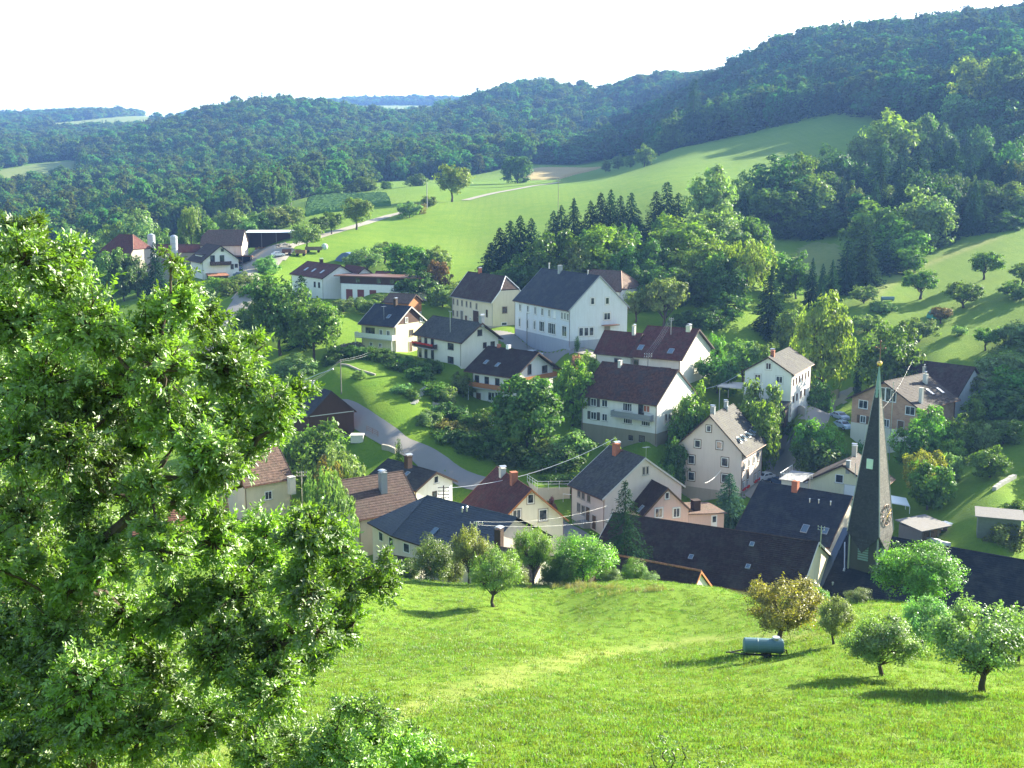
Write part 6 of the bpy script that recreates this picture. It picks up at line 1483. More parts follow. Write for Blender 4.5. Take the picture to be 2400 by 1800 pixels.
# ------------------------------------------------------------------ meadow grass: tufts in the part of the meadow near enough to show them
L_GRASS = leafmat("grass_blades", .5, .05, .5, .03, .4, (1.2, 1.15, .5))
def tuft_mesh(name, seed, n, hgt, spread, wid, mat):
    rng = np.random.default_rng(seed); V = []; F = []
    for i in range(n):
        a = rng.uniform(0, 6.28); r = spread * math.sqrt(rng.random()); x, y = r * math.cos(a), r * math.sin(a); h = hgt * rng.uniform(.5, 1.15); b = rng.uniform(0, 6.28); l = h * rng.uniform(.15, .7); d = rng.uniform(0, 6.28); k = len(V)
        for q, t in ((1, 0), (.8, .55), (.12, 1)):
            cx_, cy_ = x + math.cos(b) * l * t * t, y + math.sin(b) * l * t * t
            V += [(cx_ - math.cos(d) * wid * q, cy_ - math.sin(d) * wid * q, h * t * (1 - .2 * t)), (cx_ + math.cos(d) * wid * q, cy_ + math.sin(d) * wid * q, h * t * (1 - .2 * t))]
        F += [(k, k + 1, k + 3, k + 2), (k + 2, k + 3, k + 5, k + 4)]
    return mesh_np(name, V, F, [mat], attr={"tint": ('FACE', np.repeat(rng.random(n), 2))})
def grass(name, src_specs, n_fn, label, cols):
    srcs = []
    return srcs
GS = []
for i, (n, hg, sp, wd, c) in enumerate(((34, .12, .30, .012, (.155, .275, .026)), (30, .16, .26, .012, (.135, .27, .025)), (26, .09, .34, .016, (.19, .295, .034)))):
    x, y, z = ground(1500 + 60 * i, 1700)
    o = link("grass_tuft", tuft_mesh("grass_tuft", 60 + i, n, hg, sp, wd, L_GRASS), None, (x, y, z)); tag(o, "tuft of meadow grass in the lower foreground", "grass tuft", "grass tufts in the lower foreground"); o.color = (*c, 1); o["kind"] = "stuff"; GS.append(o)
rng = np.random.default_rng(21); P = []
for y0, y1, den in ((27, 45, 15), (45, 70, 7), (70, 132, 3)):
    A = .5 * (y1 ** 2 - y0 ** 2) * .96; n = int(A * den); y = np.sqrt(rng.uniform(y0 ** 2, y1 ** 2, n)); x = rng.uniform(-.48, .48, n) * y; P.append(np.stack([x, y], 1))
P = np.concatenate(P); wr = worn(P[:, 0], P[:, 1]); clump = np.sin(P[:, 0] * .9 + 2 * np.sin(P[:, 1] * .37)) * np.sin(P[:, 1] * .8 + 1.7 * np.sin(P[:, 0] * .31)) + .6 * np.sin(P[:, 0] * 2.3) * np.sin(P[:, 1] * 2.1)
ok = (rng.random(len(P)) > wr * .95) & (rng.random(len(P)) < .9 + .12 * clump); P = P[ok]; clump = clump[ok]
z = H(P[:, 0], P[:, 1])
crest = np.interp(project(P[:, 0], P[:, 1], z)[0], [700, 1000, 1500, 1850, 2100, 2400], [130, 130, 122, 108, 100, 96]); ok = P[:, 1] < crest; P = P[ok]; z = z[ok]; clump = clump[ok]
sc = rng.uniform(.7, 1.3, len(P)) * (1 + .25 * (P[:, 1] > 60))
gn_scatter("meadow_tufts", np.stack([P[:, 0], P[:, 1], z - .02], 1), sc, rng.uniform(0, 6.28, len(P)), GS, "tall bright green meadow grass in the foreground", sc * (1 + .15 * np.clip(clump, -.8, 1.2)), (.122, .212, .026))
print("tufts", len(P))
x, y, z = ground(1240, 1378, ymin=60)
dry = link("dry_grass_tuft", tuft_mesh("dry_grass_tuft", 70, 40, .6, .35, .012, L_GRASS), None, (x, y, z)); tag(dry, "tuft of tall dry grass at the meadow edge below the bushes", "grass tuft"); dry["kind"] = "stuff"; dry.color = (.215, .22, .09, 1)
pts = []
for (u0, v0), (u1, v1), n in (((970, 1345), (1130, 1362), 36), ((1260, 1372), (1430, 1378), 50), ((1430, 1380), (1560, 1386), 16), ((1130, 1362), (1260, 1372), 25)):
    for i in range(n):
        t = rng.random(); gx_, gy_, gz_ = ground(u0 + (u1 - u0) * t, v0 + (v1 - v0) * t, ymin=60); gx_ += rng.normal() * .7; gy_ += rng.normal() * .9; pts.append((gx_, gy_, float(H(gx_, gy_)) - .03))
sc = rng.uniform(.7, 1.3, len(pts)); gn_scatter("dry_meadow_edge", np.array(pts), sc, rng.uniform(0, 6, len(pts)), [dry], "tall dry straw coloured grass along the meadow edge", sc * rng.uniform(.6, 1.3, len(pts)), (.20, .205, .085))

# ------------------------------------------------------------------ church
h = House("church_nave", "church", "long church nave with steep near black slate roof below the meadow", (56.5, 143.7, -35.7, 27.0, 20.5, 7.4, 13.5, 4.6), W_CREAM, R_CHURCH, .3, .6, verge="zinc_dull")
vb = MB().box(-h.RL / 2 - .25, -h.RL / 2 + .35, -.2, .2, h.zr - .1, h.zr + .1)
q0 = Vector((-h.RL / 2 + .05, -h.RL * 0 - h.RW / 2, h.ze)); 
vb = MB()
for i in range(14):
    t0, t1 = i / 14, (i + 1) / 14
    y0, y1 = -h.RW / 2 * (1 - t0), -h.RW / 2 * (1 - t1); z0, z1 = h.ze + (h.zr - h.ze) * t0, h.ze + (h.zr - h.ze) * t1
    for x0, x1, up in ((-h.RL / 2 - .3, -h.RL / 2 + .55, .16),):
        vb.poly([(x0, y0, z0 + up), (x1, y0, z0 + up), (x1, y1, z1 + up), (x0, y1, z1 + up)]); vb.poly([(x1, y0, z0), (x1, y1, z1), (x1, y1, z1 + up), (x1, y0, z0 + up)])
        vb.poly([(x0, y0, z0 - .6), (x0, y0, z0 + up), (x0, y1, z1 + up), (x0, y1, z1 - .6)])
obj("verge_flashing", vb, plain("flashing_blue", (.07, .09, .13), .4, .5), h.root)
R_ = h.rhit(-1, *ZK(882, 1060)); T_ = h.rhit(-1, *ZK(884, 870))
obj("downpipe", MB().tube([R_ + Vector((0, 0, .1)), T_ + Vector((0, 0, .25))], .09, 6).tube([R_ + Vector((0, -.3, -.1)), R_ + Vector((0, 0, .2))], .16, 6), MATS["galvanised"], h.root)
h.vent(-1, ZK(795, 1172), .3)

ty, tx = 145.5, float(at(2040, 1240, 145.5)[0]); zc_ = float(at(2040, 1243, 145.5)[2]); zt_ = float(at(2058, 866, 145.5)[2])
church = thing("church_spire", "tall slender slate spire with gold ball, cross and clock ring above the church roof", "church spire", (tx, ty, 4.6), rad(-41))
zc0 = zc_ - 4.6; zt0 = zt_ - 4.6; hs = 2.2
mats = {0: R_SPIRE}
for k, (nx_, ny_) in enumerate(((0, -1), (1, 0), (0, 1), (-1, 0))):
    n = Vector((nx_, ny_, 0)); r = Vector((-ny_, nx_, 0)); b = MB(); tip = Vector((0, 0, zt0)); nrow = 46
    A = n * hs - r * hs + Vector((0, 0, zc0)); B = n * hs + r * hs + Vector((0, 0, zc0)); low = n * (hs + .22) + Vector((0, 0, zc0 - 2.5))
    bulge = lambda t: 1 + .0 * t
    def P(side, t): return (A if side < 0 else B).lerp(tip, t)
    for i in range(nrow):
        t0, t1 = i / nrow, (i + 1) / nrow
        p = [P(-1, t0), P(1, t0), P(1, t1), P(-1, t1)]; off = n * .03
        w0, w1 = (p[1] - p[0]).length / 2, (p[2] - p[3]).length / 2; v0, v1 = 30 * t0 * .73, 30 * t1 * .73
        b.poly([p[0] + off, p[1] + off, p[2], p[3]], uv=[(-w0, v0), (w0, v0), (w1, v1), (-w1, v1)])
        b.poly([p[0], p[1], p[1] + off, p[0] + off])
    # the face runs down into a point below its corners
    m0 = 6
    for i in range(m0):
        t0, t1 = i / m0, (i + 1) / m0
        a0, b0, a1, b1 = A.lerp(low, t0), B.lerp(low, t0), A.lerp(low, t1), B.lerp(low, t1)
        b.poly([a1, b1, b0 + n * .02, a0 + n * .02] if i < m0 - 1 else [low, b0 + n * .02, a0 + n * .02], uv=[(-hs * (1 - t1), -t1), (hs * (1 - t1), -t1), (hs * (1 - t0), -t0), (-hs * (1 - t0), -t0)][:4 if i < m0 - 1 else 3])
        b.poly([a0, a1, a1 - n * .25, a0 - n * .25]); b.poly([b1, b0, b0 - n * .25, b1 - n * .25])
    obj("spire_face", b, R_SPIRE_LIT if k == 1 else R_SPIRE, church)
cap = MB()
for sx, sy in ((-1, -1), (1, -1), (1, 1), (-1, 1)): cap.tube([(sx * hs, sy * hs, zc0), (0, 0, zt0)], [.09, .04], 5)
obj("hip_ridge_cap", cap, MATS["zinc_dull"], church)
pl = plain("patina_copper", (.16, .27, .27), .45, .5, .3)
obj("spire_tip", MB().tube([(0, 0, zt0 - 3.6), (0, 0, zt0 - .2), (0, 0, zt0 + .5)], [.46, .12, .06], 8), pl, church)
def uvball(c, r, n=14):
    b = MB()
    for i in range(n // 2):
        for j in range(n):
            f = lambda a, e: (c[0] + r * math.cos(a) * math.cos(e), c[1] + r * math.sin(a) * math.cos(e), c[2] + r * math.sin(e))
            a0, a1 = j / n * 6.2832, (j + 1) / n * 6.2832; e0, e1 = -1.5708 + i / (n // 2) * 3.1416, -1.5708 + (i + 1) / (n // 2) * 3.1416
            b.poly([f(a0, e0), f(a1, e0), f(a1, e1), f(a0, e1)])
    return b
obj("gold_ball", uvball((0, 0, zt0 + .75), .36), MATS["gold"], church, smooth=True)
cr = MB(); z = zt0 + 1.05
cr.tube([(0, 0, z), (0, 0, z + 2.6)], .045, 6).tube([(-.62, 0, z + 1.75), (.62, 0, z + 1.75)], .045, 6)
for c in ((-.62, 0, z + 1.75), (.62, 0, z + 1.75), (0, 0, z + 2.6)): cr.tube([(c[0], -.05, c[2]), (c[0], .05, c[2])], .13, 8)
for a in range(4):
    s1, s2 = ((-1, -1), (1, -1), (1, 1), (-1, 1))[a]; cr.tube([(s1 * .12, 0, z + 1.75 + s2 * .12), (s1 * .38, 0, z + 1.75 + s2 * .38)], .025, 4)
obj("cross", cr, plain("rust_iron", (.16, .075, .04), .6, .4, .4), church)
sh = MB()
g = hs - .35
sh.box(-g, g, -g, g, -2, zc0 - .2); obj("tower_shaft", sh, wallmat("tower_dark_boards", (.055, .06, .05)), church)
lv = MB()
for nx_, ny_ in ((0, -1), (1, 0)):
    for k in range(9):
        zz = zc0 - 3.6 + k * .33
        if ny_: lv.box(-.7, .7, -g - .12, -g - .005, zz, zz + .22)
        else: lv.box(g + .005, g + .12, -.7, .7, zz, zz + .22)
obj("belfry_louvres", lv, pl, church)
for sx in (-1, 1): obj("corner_post", MB().box(g - .02 if sx > 0 else -g - .16, g + .16 if sx > 0 else -g + .02, -g - .16, -g + .02, zc0 - 5.2, zc0 - .1), plain("post_green_grey", (.22, .27, .25), .7), church)
# hatch on the left face, clock ring with gold hands on the right one
slope = hs / (zt0 - zc0)
zz = zc0 + 9.2; yy = -(zt0 - zz) * slope - .02; hatch = MB().box(-.42, .42, yy - .12, yy + .04, zz - .65, zz + .65); obj("hatch", hatch, plain("hatch_pale", (.45, .60, .58), .4, .5), church)
cz = zc0 + 2.5; xx = (zt0 - cz) * slope + .12
ck = MB()
for k in range(24):
    a0, a1 = k / 24 * 6.2832, (k + 1) / 24 * 6.2832
    ck.tube([(xx - math.sin(a0) * 1.35 * slope + .03, math.cos(a0) * 1.35, cz + math.sin(a0) * 1.35), (xx - math.sin(a1) * 1.35 * slope + .03, math.cos(a1) * 1.35, cz + math.sin(a1) * 1.35)], .03, 4, cap=False)
for k in range(12):
    a = k / 12 * 6.2832; ck.tube([(xx + .04 - math.sin(a) * .95 * slope, math.cos(a) * .95, cz + math.sin(a) * .95), (xx + .04 - math.sin(a) * 1.3 * slope, math.cos(a) * 1.3, cz + math.sin(a) * 1.3)], .055, 4)
obj("clock_ring", ck, MATS["rust_iron"], church)
obj("clock_hand", MB().tube([(xx + .15, -.25, cz - .2), (xx + .12, 1.15, cz + .55)], [.10, .05], 5), MATS["gold"], church)
obj("clock_hand", MB().tube([(xx + .17, .2, cz + .05), (xx + .2, -.6, cz - .75)], [.11, .06], 5), MATS["gold"], church)

# ------------------------------------------------------------------ cars
m, nt, out = newmat("car_paint"); oi = N(nt, "ObjectInfo"); princ(nt, out, oi.outputs["Color"], .25, .6); MATS["car_paint"] = m
plain("tyre", (.02, .02, .02), .9, .1)
def car_mesh():
    prof = [(-2.1, .35), (-2.15, .75), (-2.0, .95), (-1.55, 1.0), (-1.1, 1.42), (.35, 1.45), (1.0, 1.0), (1.95, .85), (2.12, .6), (2.1, .32)]
    b = MB(); hw = .85; ins = lambda p: hw - (.16 if p[1] > 1.2 else 0) - (.05 if abs(p[0]) > 2 else 0)
    for i in range(len(prof) - 1):
        p, q = prof[i], prof[i + 1]; b.poly([(p[0], -ins(p), p[1]), (q[0], -ins(q), q[1]), (q[0], ins(q), q[1]), (p[0], ins(p), p[1])][::-1])
    for s in (-1, 1):
        lo = [p for p in prof if p[1] <= 1.0]; b.poly([(p[0], s * ins(p), p[1]) for p in lo])
        b.poly([(-1.55, s * hw, 1.0), (-1.1, s * (hw - .16), 1.42), (.35, s * (hw - .16), 1.45), (1.0, s * hw, 1.0)])
    b.poly([(-2.1, -.8, .35), (2.1, -.8, .32), (2.1, .8, .32), (-2.1, .8, .35)])
    g = MB(); e = .012
    for s in (-1, 1):
        y0, y1 = s * (hw + e), s * (hw - .15 + e)
        g.poly([(-1.35, y0 * .99, 1.04), (-1.02, y1, 1.36), (-.38, y1, 1.38), (-.38, y0 * .99, 1.04)]); g.poly([(-.3, y0 * .99, 1.04), (-.3, y1, 1.38), (.28, y1, 1.38), (.8, y0 * .99, 1.04)])
    g.poly([(.42, -.62, 1.43), (.42, .62, 1.43), (.98, .74, 1.04), (.98, -.74, 1.04)]); g.poly([(-1.17, -.62, 1.39), (-1.53, -.74, 1.04), (-1.53, .74, 1.04), (-1.17, .62, 1.39)])
    for q in g.f: pass
    w = MB().tube([(0, -.1, 0), (0, .1, 0)], .31, 14)
    rim = MB().tube([(0, -.12, 0), (0, .12, 0)], .19, 10)
    l = MB().box(2.06, 2.13, -.1, .2, -.08, .08)
    return b.mesh("body", MATS["car_paint"]), g.mesh("car_window", MATS["window_glass"]), w.mesh("wheel", MATS["tyre"]), rim.mesh("rim", MATS["galvanised"]), l.mesh("headlight", MATS["white_paint"])
CM = car_mesh()
def car(u, v, rz, label, col, base=None, **k):
    x, y, z = ground(u, v, ymin=135) if base is None else base
    o = thing("parked_car", label, "car", (x, y, z + .16), rad(rz), "cars parked in the village")
    for nm, me, loc in (("body", CM[0], (0, 0, 0)), ("car_window", CM[1], (0, 0, 0)), ("headlight", CM[4], (0, .5, .62)), ("headlight", CM[4], (0, -.6, .62))):
        q = link(nm, me, o, loc); q.color = (*col, 1)
    for sx in (-1.3, 1.3):
        for sy in (-.78, .78): w = link("wheel", CM[2], o, (sx, sy, .31)); link("rim", CM[3], w)
car(1790, 1128, 215, "white car parked at the right wall of the tall gable house", (.78, .78, .78))
car(1826, 1138, 120, "dark blue car half hidden behind the slate barn roof ridge", (.04, .08, .16))
car(1975, 1006, -70, "light blue car parked left of the brick gable house", (.42, .55, .70)); car(1968, 985, -70, "second pale blue car behind the light blue one", (.40, .50, .66))
car(1138, 1000, 160, "white car half hidden by the big dome shaped chestnut", (.80, .82, .82)); car(1250, 838, -35, "white car standing on the school yard behind the balcony house", (.82, .82, .82))
car(556, 634, -50, "dark blue car in front of the white farmhouse entrance", (.05, .09, .17)); car(564, 650, 10, "grey blue car on the farm yard beside the dark blue one", (.10, .14, .20))
car(652, 602, 20, "small white car on the gravel road near the open shed", (.8, .8, .8)); car(556, 606, 15, "white car parked below the orange carport of the farm", (.75, .75, .75))

# ------------------------------------------------------------------ water tank trailer on the meadow
x, y, z = ground(1788, 1545, ymax=110); tk = thing("water_tank_trailer", "pale blue green water tank trailer under the autumn coloured fruit tree", "tank trailer", (x, y, z - .12), rad(-6)); tk.scale = (.88, .88, .88)
b = MB(); n = 20; L = 1.15; R = .44
prof = [(-L - .1, .05), (-L - .07, R * .7), (-L, R), (-L + .03, R + .012), (-.4, R + .012), (-.37, R + .03), (-.33, R + .012), (.33, R + .012), (.37, R + .03), (.4, R + .012), (L - .03, R + .012), (L, R), (L + .07, R * .7), (L + .1, .05)]
b.tube([(p[0], 0, 1.02) for p in prof], [p[1] for p in prof], n); obj("tank", b, plain("tank_paint", (.10, .19, .21), .5, .4, var=.2, scale=2), tk, smooth=True)
obj("filler_hatch", MB().tube([(.75, 0, 1.42), (.75, 0, 1.56)], .2, 12).tube([(.75, 0, 1.56), (.75, 0, 1.6)], .23, 12).tube([(.45, 0, 1.46), (.5, 0, 1.54), (1.0, 0, 1.54), (1.05, 0, 1.46)], .02, 5), MATS["galvanised"], tk)
fr = MB().box(-1.25, 1.35, -.36, -.28, .5, .6).box(-1.25, 1.35, .28, .36, .5, .6)
for xx_ in (-1.0, 0, 1.0): fr.box(xx_ - .04, xx_ + .04, -.28, .28, .5, .6)
fr.tube([(-1.25, -.32, .55), (-2.0, 0, .5)], .04, 6).tube([(-1.25, .32, .55), (-2.0, 0, .5)], .04, 6).tube([(-1.15, 0, .55), (-1.15, 0, .02)], .03, 6)
obj("chassis", fr, MATS["black_iron"], tk); obj("tow_hitch", MB().tube([(-2.0, 0, .5), (-2.25, 0, .5)], .05, 8), MATS["black_iron"], tk)
for sy in (-.62, .62):
    w = obj("wheel", MB().tube([(.25, sy - .09, .33), (.25, sy + .09, .33)], .33, 16), MATS["tyre"], tk); obj("rim", MB().tube([(.25, sy - .1, .33), (.25, sy + .1, .33)], .18, 10), MATS["rust_iron"], w)
obj("axle", MB().tube([(.25, -.6, .33), (.25, .6, .33)], .04, 6).box(.15, .35, -.34, -.28, .33, .5).box(.15, .35, .28, .34, .33, .5), MATS["black_iron"], tk)
obj("outlet_valve", MB().tube([(1.22, 0, .8), (1.4, 0, .78), (1.42, 0, .55)], .04, 6), MATS["rust_iron"], tk)

# ------------------------------------------------------------------ farm things
def shed_box(name, label, cat, x, y, rz, w, d, hgt, wallm, roofm, open_front=False, slope=.5):
    z = float(H(x, y)); t = thing(name, label, cat, (x, y, z), rad(rz))
    b = MB()
    b.box(-w / 2, w / 2, d / 2 - .12, d / 2, -1, hgt - .02).box(-w / 2, -w / 2 + .12, -d / 2, d / 2 - .12, -1, hgt - .02).box(w / 2 - .12, w / 2, -d / 2, d / 2 - .12, -1, hgt - .02)
    if not open_front: b.box(-w / 2 + .12, w / 2 - .12, -d / 2, -d / 2 + .12, -1, hgt - .02)
    obj("wall", b, wallm, t)
    r = MB(); e = .4; zf, zb_ = hgt, hgt + slope
    top = [(-w / 2 - e, -d / 2 - e, zf + .14), (w / 2 + e, -d / 2 - e, zf + .14), (w / 2 + e, d / 2 + e, zb_ + .14), (-w / 2 - e, d / 2 + e, zb_ + .14)]; bt = [(p[0], p[1], p[2] - .13) for p in top]
    r.poly(top, uv=[(p[0], p[1]) for p in top]); r.poly(bt[::-1])
    for i in range(4): r.poly([bt[i], bt[(i + 1) % 4], top[(i + 1) % 4], top[i]])
    obj("roof", r, roofm, t)
    if open_front:
        ps = MB()
        for k in range(4): xx_ = -w / 2 + .1 + k * (w - .2) / 3; ps.box(xx_ - .08, xx_ + .08, -d / 2 - .02, -d / 2 + .14, -1, hgt)
        obj("post", ps, MATS["grey_wood"], t)
    return t
x, y, _ = at(634, 575, 412); sd = shed_box("open_machine_shed", "open machine shed with white roof and dark interior at the farm road", "shed", x, y, 4, 15.5, 7, 4.6, MATS["dark_wood"], MATS["white_paint"], True, .5)
def pile(name, label, cat, u, v, w, d, hgt, mat, seed, n=40):
    x, y, z = ground(u, v, ymin=135); rng = np.random.default_rng(seed); b = MB()
    for i in range(n):
        px_, py_, pz_ = rng.uniform(-w / 2, w / 2), rng.uniform(-d / 2, d / 2), rng.uniform(0, hgt); s = rng.uniform(.15, .5, 3); M = Matrix.Translation((px_, py_, pz_ * (1 - abs(px_) / w))) @ Matrix.Rotation(rng.uniform(0, 3), 4, 'Z') @ Matrix.Rotation(rng.uniform(-.5, .5), 4, 'X')
        b.box(-s[0], s[0], -s[1] * .4, s[1] * .4, -s[2] * .4, s[2] * .4, M=M)
    o = obj(name, b, mat, None, (x, y, z)); return tag(o, label, cat, kind="stuff")
pile("log_pile", "heap of pale logs beside the open machine shed", "log pile", 665, 580, 5, 3, 1.8, MATS["grey_wood"], 2); pile("scrap_heap", "heap of mixed boards left of the open machine shed", "heap", 612, 585, 4, 3, 1.5, MATS["orange_boards"], 3, 24)
pile("log_pile", "pile of brown logs in the road bend hedge on the meadow", "log pile", 975, 487, 9, 3, 2.2, MATS["copper_brown"], 4, 50); pile("wood_pile", "long pile of cut firewood left of the yellow house garden", "wood pile", 830, 812, 5, 1.6, 1.0, MATS["grey_wood"], 5, 50)
def silo(u, vt, Y, r, vb, label):
    x, _, zt = at(u, vt, Y); z0 = float(H(x, Y)); t = thing("silo", label, "silo", (x, Y, z0), 0, "grey farm silos")
    b = MB().tube([(0, 0, -.5), (0, 0, zt - z0)], r, 20); obj("shell", b, plain("silo_grey", (.42, .46, .48), .5, .4), t, smooth=False)
    hp = MB()
    for q in np.arange(1, zt - z0, 1.6): hp.tube([(0, 0, q), (0, 0, q + .12)], r + .06, 20)
    obj("hoop", hp, MATS["zinc_dull"], t); obj("lid", MB().tube([(0, 0, zt - z0), (0, 0, zt - z0 + .5)], [r * 1.03, r * .3], 20), MATS["galvanised"], t)
silo(354, 551, 392, 1.25, 580, "left grey round silo behind the low red barn"); silo(407, 554, 388, 1.15, 582, "right grey round silo beside the old barn")
t = shed_box("carport", "farm carport with orange timber roof in front of the old barn", "carport", *(at(560, 590, 388)[:2]), 8, 8, 5, 3.2, MATS["dark_interior"], MATS["orange_boards"], True, -.5)
# slurry wagon, box trailer and hay rake on the lawn by the gravel road
def wagon(u, v, rz, label, L, col, tank=False):
    x, y, z = ground(u, v, ymin=135); t = thing("farm_wagon", label, "farm wagon", (x, y, z), rad(rz)); mt = plain("wagon_%d" % int(u), col, .7)
    bx = MB().box(-L / 2, L / 2, -1, 1, .8, .9).box(-L / 2, L / 2, -1, -.93, .9, 1.9).box(-L / 2, L / 2, .93, 1, .9, 1.9).box(-L / 2, -L / 2 + .07, -.93, .93, .9, 1.9).box(L / 2 - .07, L / 2, -.93, .93, .9, 1.9)
    obj("wagon_box", bx, mt, t); obj("drawbar", MB().tube([(-L / 2, 0, .8), (-L / 2 - 1.6, 0, .6)], .06, 6), MATS["black_iron"], t)
    for sx in (-L * .3, L * .3):
        for sy in (-.9, .9): obj("wheel", MB().tube([(sx, sy - .12, .45), (sx, sy + .12, .45)], .45, 12), MATS["tyre"], t)
    if tank: obj("tank", uvball((L / 2 + .9, 0, 1.9), 1.1, 12), plain("tank_pale_green", (.45, .55, .5), .5), t, smooth=True)
wagon(735, 592, 8, "long rusty farm wagon with pale round tank on the lawn", 5.5, (.16, .12, .08), True); wagon(672, 598, 12, "short dark red box trailer on the lawn by the gravel road", 3.0, (.12, .05, .04)); wagon(705, 600, 5, "low wooden flat wagon between two trailers on the lawn", 3.4, (.22, .12, .06))
x, y, z = ground(812, 620, ymin=135); b = MB()
for i in range(10):
    a0, a1 = 3.1416 * i / 10, 3.1416 * (i + 1) / 10; f = lambda a: (4.0 * math.cos(a), 3.3 * math.sin(a) * (1 - .1 * math.sin(a * 3)))
    (x0, z0), (x1, z1) = f(a0), f(a1); b.poly([(x0, -2.5, z0), (x1, -2.5, z1), (x1, 2.5, z1), (x0, 2.5, z0)]); b.poly([(x0, -2.5, z0), (0, -2.5, 0), (x1, -2.5, z1)]); b.poly([(x1, 2.5, z1), (0, 2.5, 0), (x0, 2.5, z0)])
tag(obj("tarpaulin_stack", b, MATS["blue_tarp"], None, (x, y + 6, z), rad(-20)), "dark blue tarpaulin over a rounded stack behind the skylight house", "tarpaulin")
# white garage row with red doors and long flat roof in front of the cross gabled wing
gx0, gy0, _ = at(838, 690, 306); gz0 = float(H(gx0, gy0)); ga = thing("garage_building", "white garage building with three red doors under a long flat brown roof", "garage", (gx0 + 6, gy0 + 1, gz0 - .6), rad(-22))
obj("wall", MB().box(-12, 4, 0, 6, -1.5, 4.6), W_WHITE, ga); obj("upper_wall", MB().box(-13, 6, 1.2, 7, 4.6, 6.6), MATS["brown_boards"], ga); obj("roof", MB().box(-14, 12, -.4, 8, 6.6, 6.9), MATS["copper_brown"], ga)
for xx_ in (-9.5, -6.0, -2.3): obj("garage_door", MB().box(xx_ - 1.0, xx_ + 1.0, -.06, -.003, -.2, 3.2), MATS["door_red"], ga)
for xx_ in (-7.5, -1.0, 3.0): obj("window", MB().box(xx_ - .6, xx_ + .6, 1.12, 1.197, 5.0, 6.2), MATS["window_glass"], ga)
obj("metal_lean_to", MB().box(4.02, 13, -2.5, 5, 3.0, 3.15).box(4.4, 4.6, -2.2, -2, -1.5, 3).box(12.4, 12.6, -2.2, -2, -1.5, 3).box(4.4, 12.6, 2, 2.2, -1.5, 3), MATS["galvanised"], ga)

# ------------------------------------------------------------------ garden and street furniture
def pole(name, label, cat, u, vt, vb, Y=None, r=.11, arms=0, lamp=0, mat="grey_wood"):
    if Y: x = at(u, vb, Y)[0]; z = float(H(x, Y)); y = Y
    else: x, y, z = ground(u, vb, ymin=135)
    hgt = at(u, vt, y)[2] - z; t = thing(name, label, cat, (x, y, z))
    obj("post", MB().tube([(0, 0, -.5), (0, 0, hgt)], [r, r * .75], 8), MATS[mat], t)
    if arms:
        a = MB()
        for k in range(arms): a.box(-.8, .8, -.05, .05, hgt - .35 - k * .5, hgt - .25 - k * .5)
        obj("crossarm", a, MATS["grey_wood"], t); q = MB()
        for k in range(arms):
            for e in (-.7, -.25, .25, .7): q.tube([(e, 0, hgt - .25 - k * .5), (e, 0, hgt - .05 - k * .5)], .05, 6)
        obj("insulator", q, MATS["white_frame"], t)
    if lamp: obj("lamp_head", MB().box(-.12, .9 * lamp if lamp > 0 else .12, -.14, .14, hgt - .05, hgt + .12) if lamp > 0 else MB().box(.9 * lamp, .12, -.14, .14, hgt - .05, hgt + .12), MATS["white_frame"], t)
    return Vector((x, y, z + hgt))
pA = pole("utility_pole", "thin wooden pole alone on the shaded lawn", "pole", 800, 842, 923); pB = pole("street_lamp", "street lamp on a wooden pole before the school house front", "street lamp", 1235, 732, 818, lamp=1)
pC = pole("power_pole", "power pole with two crossarms on the upper meadow", "power pole", 1308, 418, 500, Y=430, arms=2); pD = pole("power_pole", "concrete power pole by the road bend hedge", "power pole", 1001, 426, 480, Y=505, r=.2, mat="concrete"); pE = pole("power_pole", "far power pole with crossarm at the dark small tree", "power pole", 683, 448, 505, Y=560, arms=1, r=.2)
pF = pole("street_lamp", "street lamp on the roadside opposite the tall gable house", "street lamp", 1887, 1008, 1072, Y=201, r=.07, lamp=-1, mat="galvanised"); pG = pole("utility_pole", "tall steel pole in front of the brick gable wall", "pole", 2086, 895, 1040, Y=199, r=.08, mat="galvanised"); pH = pole("power_pole", "dark power pole with four crossarms behind the blue slate roof", "power pole", 1040, 1138, 1180, Y=157, arms=4, mat="dark_wood"); pI = pole("power_pole", "wooden pole with insulators at the eave of the red roof house", "power pole", 1518, 827, 880, Y=219, arms=2)
pJ = pole("power_pole", "pole with crossarm carrying the service cables above the blue slate roof", "power pole", 1117, 1222, 1290, Y=128, arms=1, mat="galvanised"); pK = pole("power_pole", "small lattice mast between the willow and the copper brown bush", "power pole", 708, 1104, 1140, Y=166, arms=2, mat="galvanised")
def cable(label, a, b, sag, r=.03, mat="black_iron", grp=None):
    a, b = Vector(a), Vector(b); n = 20; P_ = [a.lerp(b, i / n) - Vector((0, 0, sag * 4 * (i / n) * (1 - i / n))) for i in range(n + 1)]
    o = a; q = obj("power_cable", MB().tube([p - o for p in P_], r, 5), MATS[mat], None, o); return tag(q, label, "cable", grp)
m_w = "white_paint"
tw = Vector(at(1443, 1026, 171)); cable("thick pale cable sagging above the red brown house roof", tw, pH + Vector((0, 0, -.4)), 1.6, .034, m_w)
cable("pale cable running to the left gable of the small white house", Vector(at(1646, 912, 214)), Vector(at(1736, 875, 213)), .5, .05, "galvanised")
cable("short pale cable on the tall rose cream gable wall", Vector(at(1652, 1132, 176)), Vector(at(1690, 1101, 187)), .4, .03, m_w)
for i in range(4): cable("service cable between the red roof mast and the eave pole", mast_red + Vector((-.4 + .27 * i, 0, -.1 * (i % 2))), pI + Vector((-.6 + .4 * i, 0, -.2)), .5, .014, "zinc_dull", "four service cables over the red roof")
for i in range(4): cable("service cable crossing the rust brown roof", pI + Vector((-.6 + .4 * i, 0, -.2)), Vector(at(1476 + 4 * i, 960, 199)), .8, .014, "zinc_dull", "four service cables over the rust brown roof")
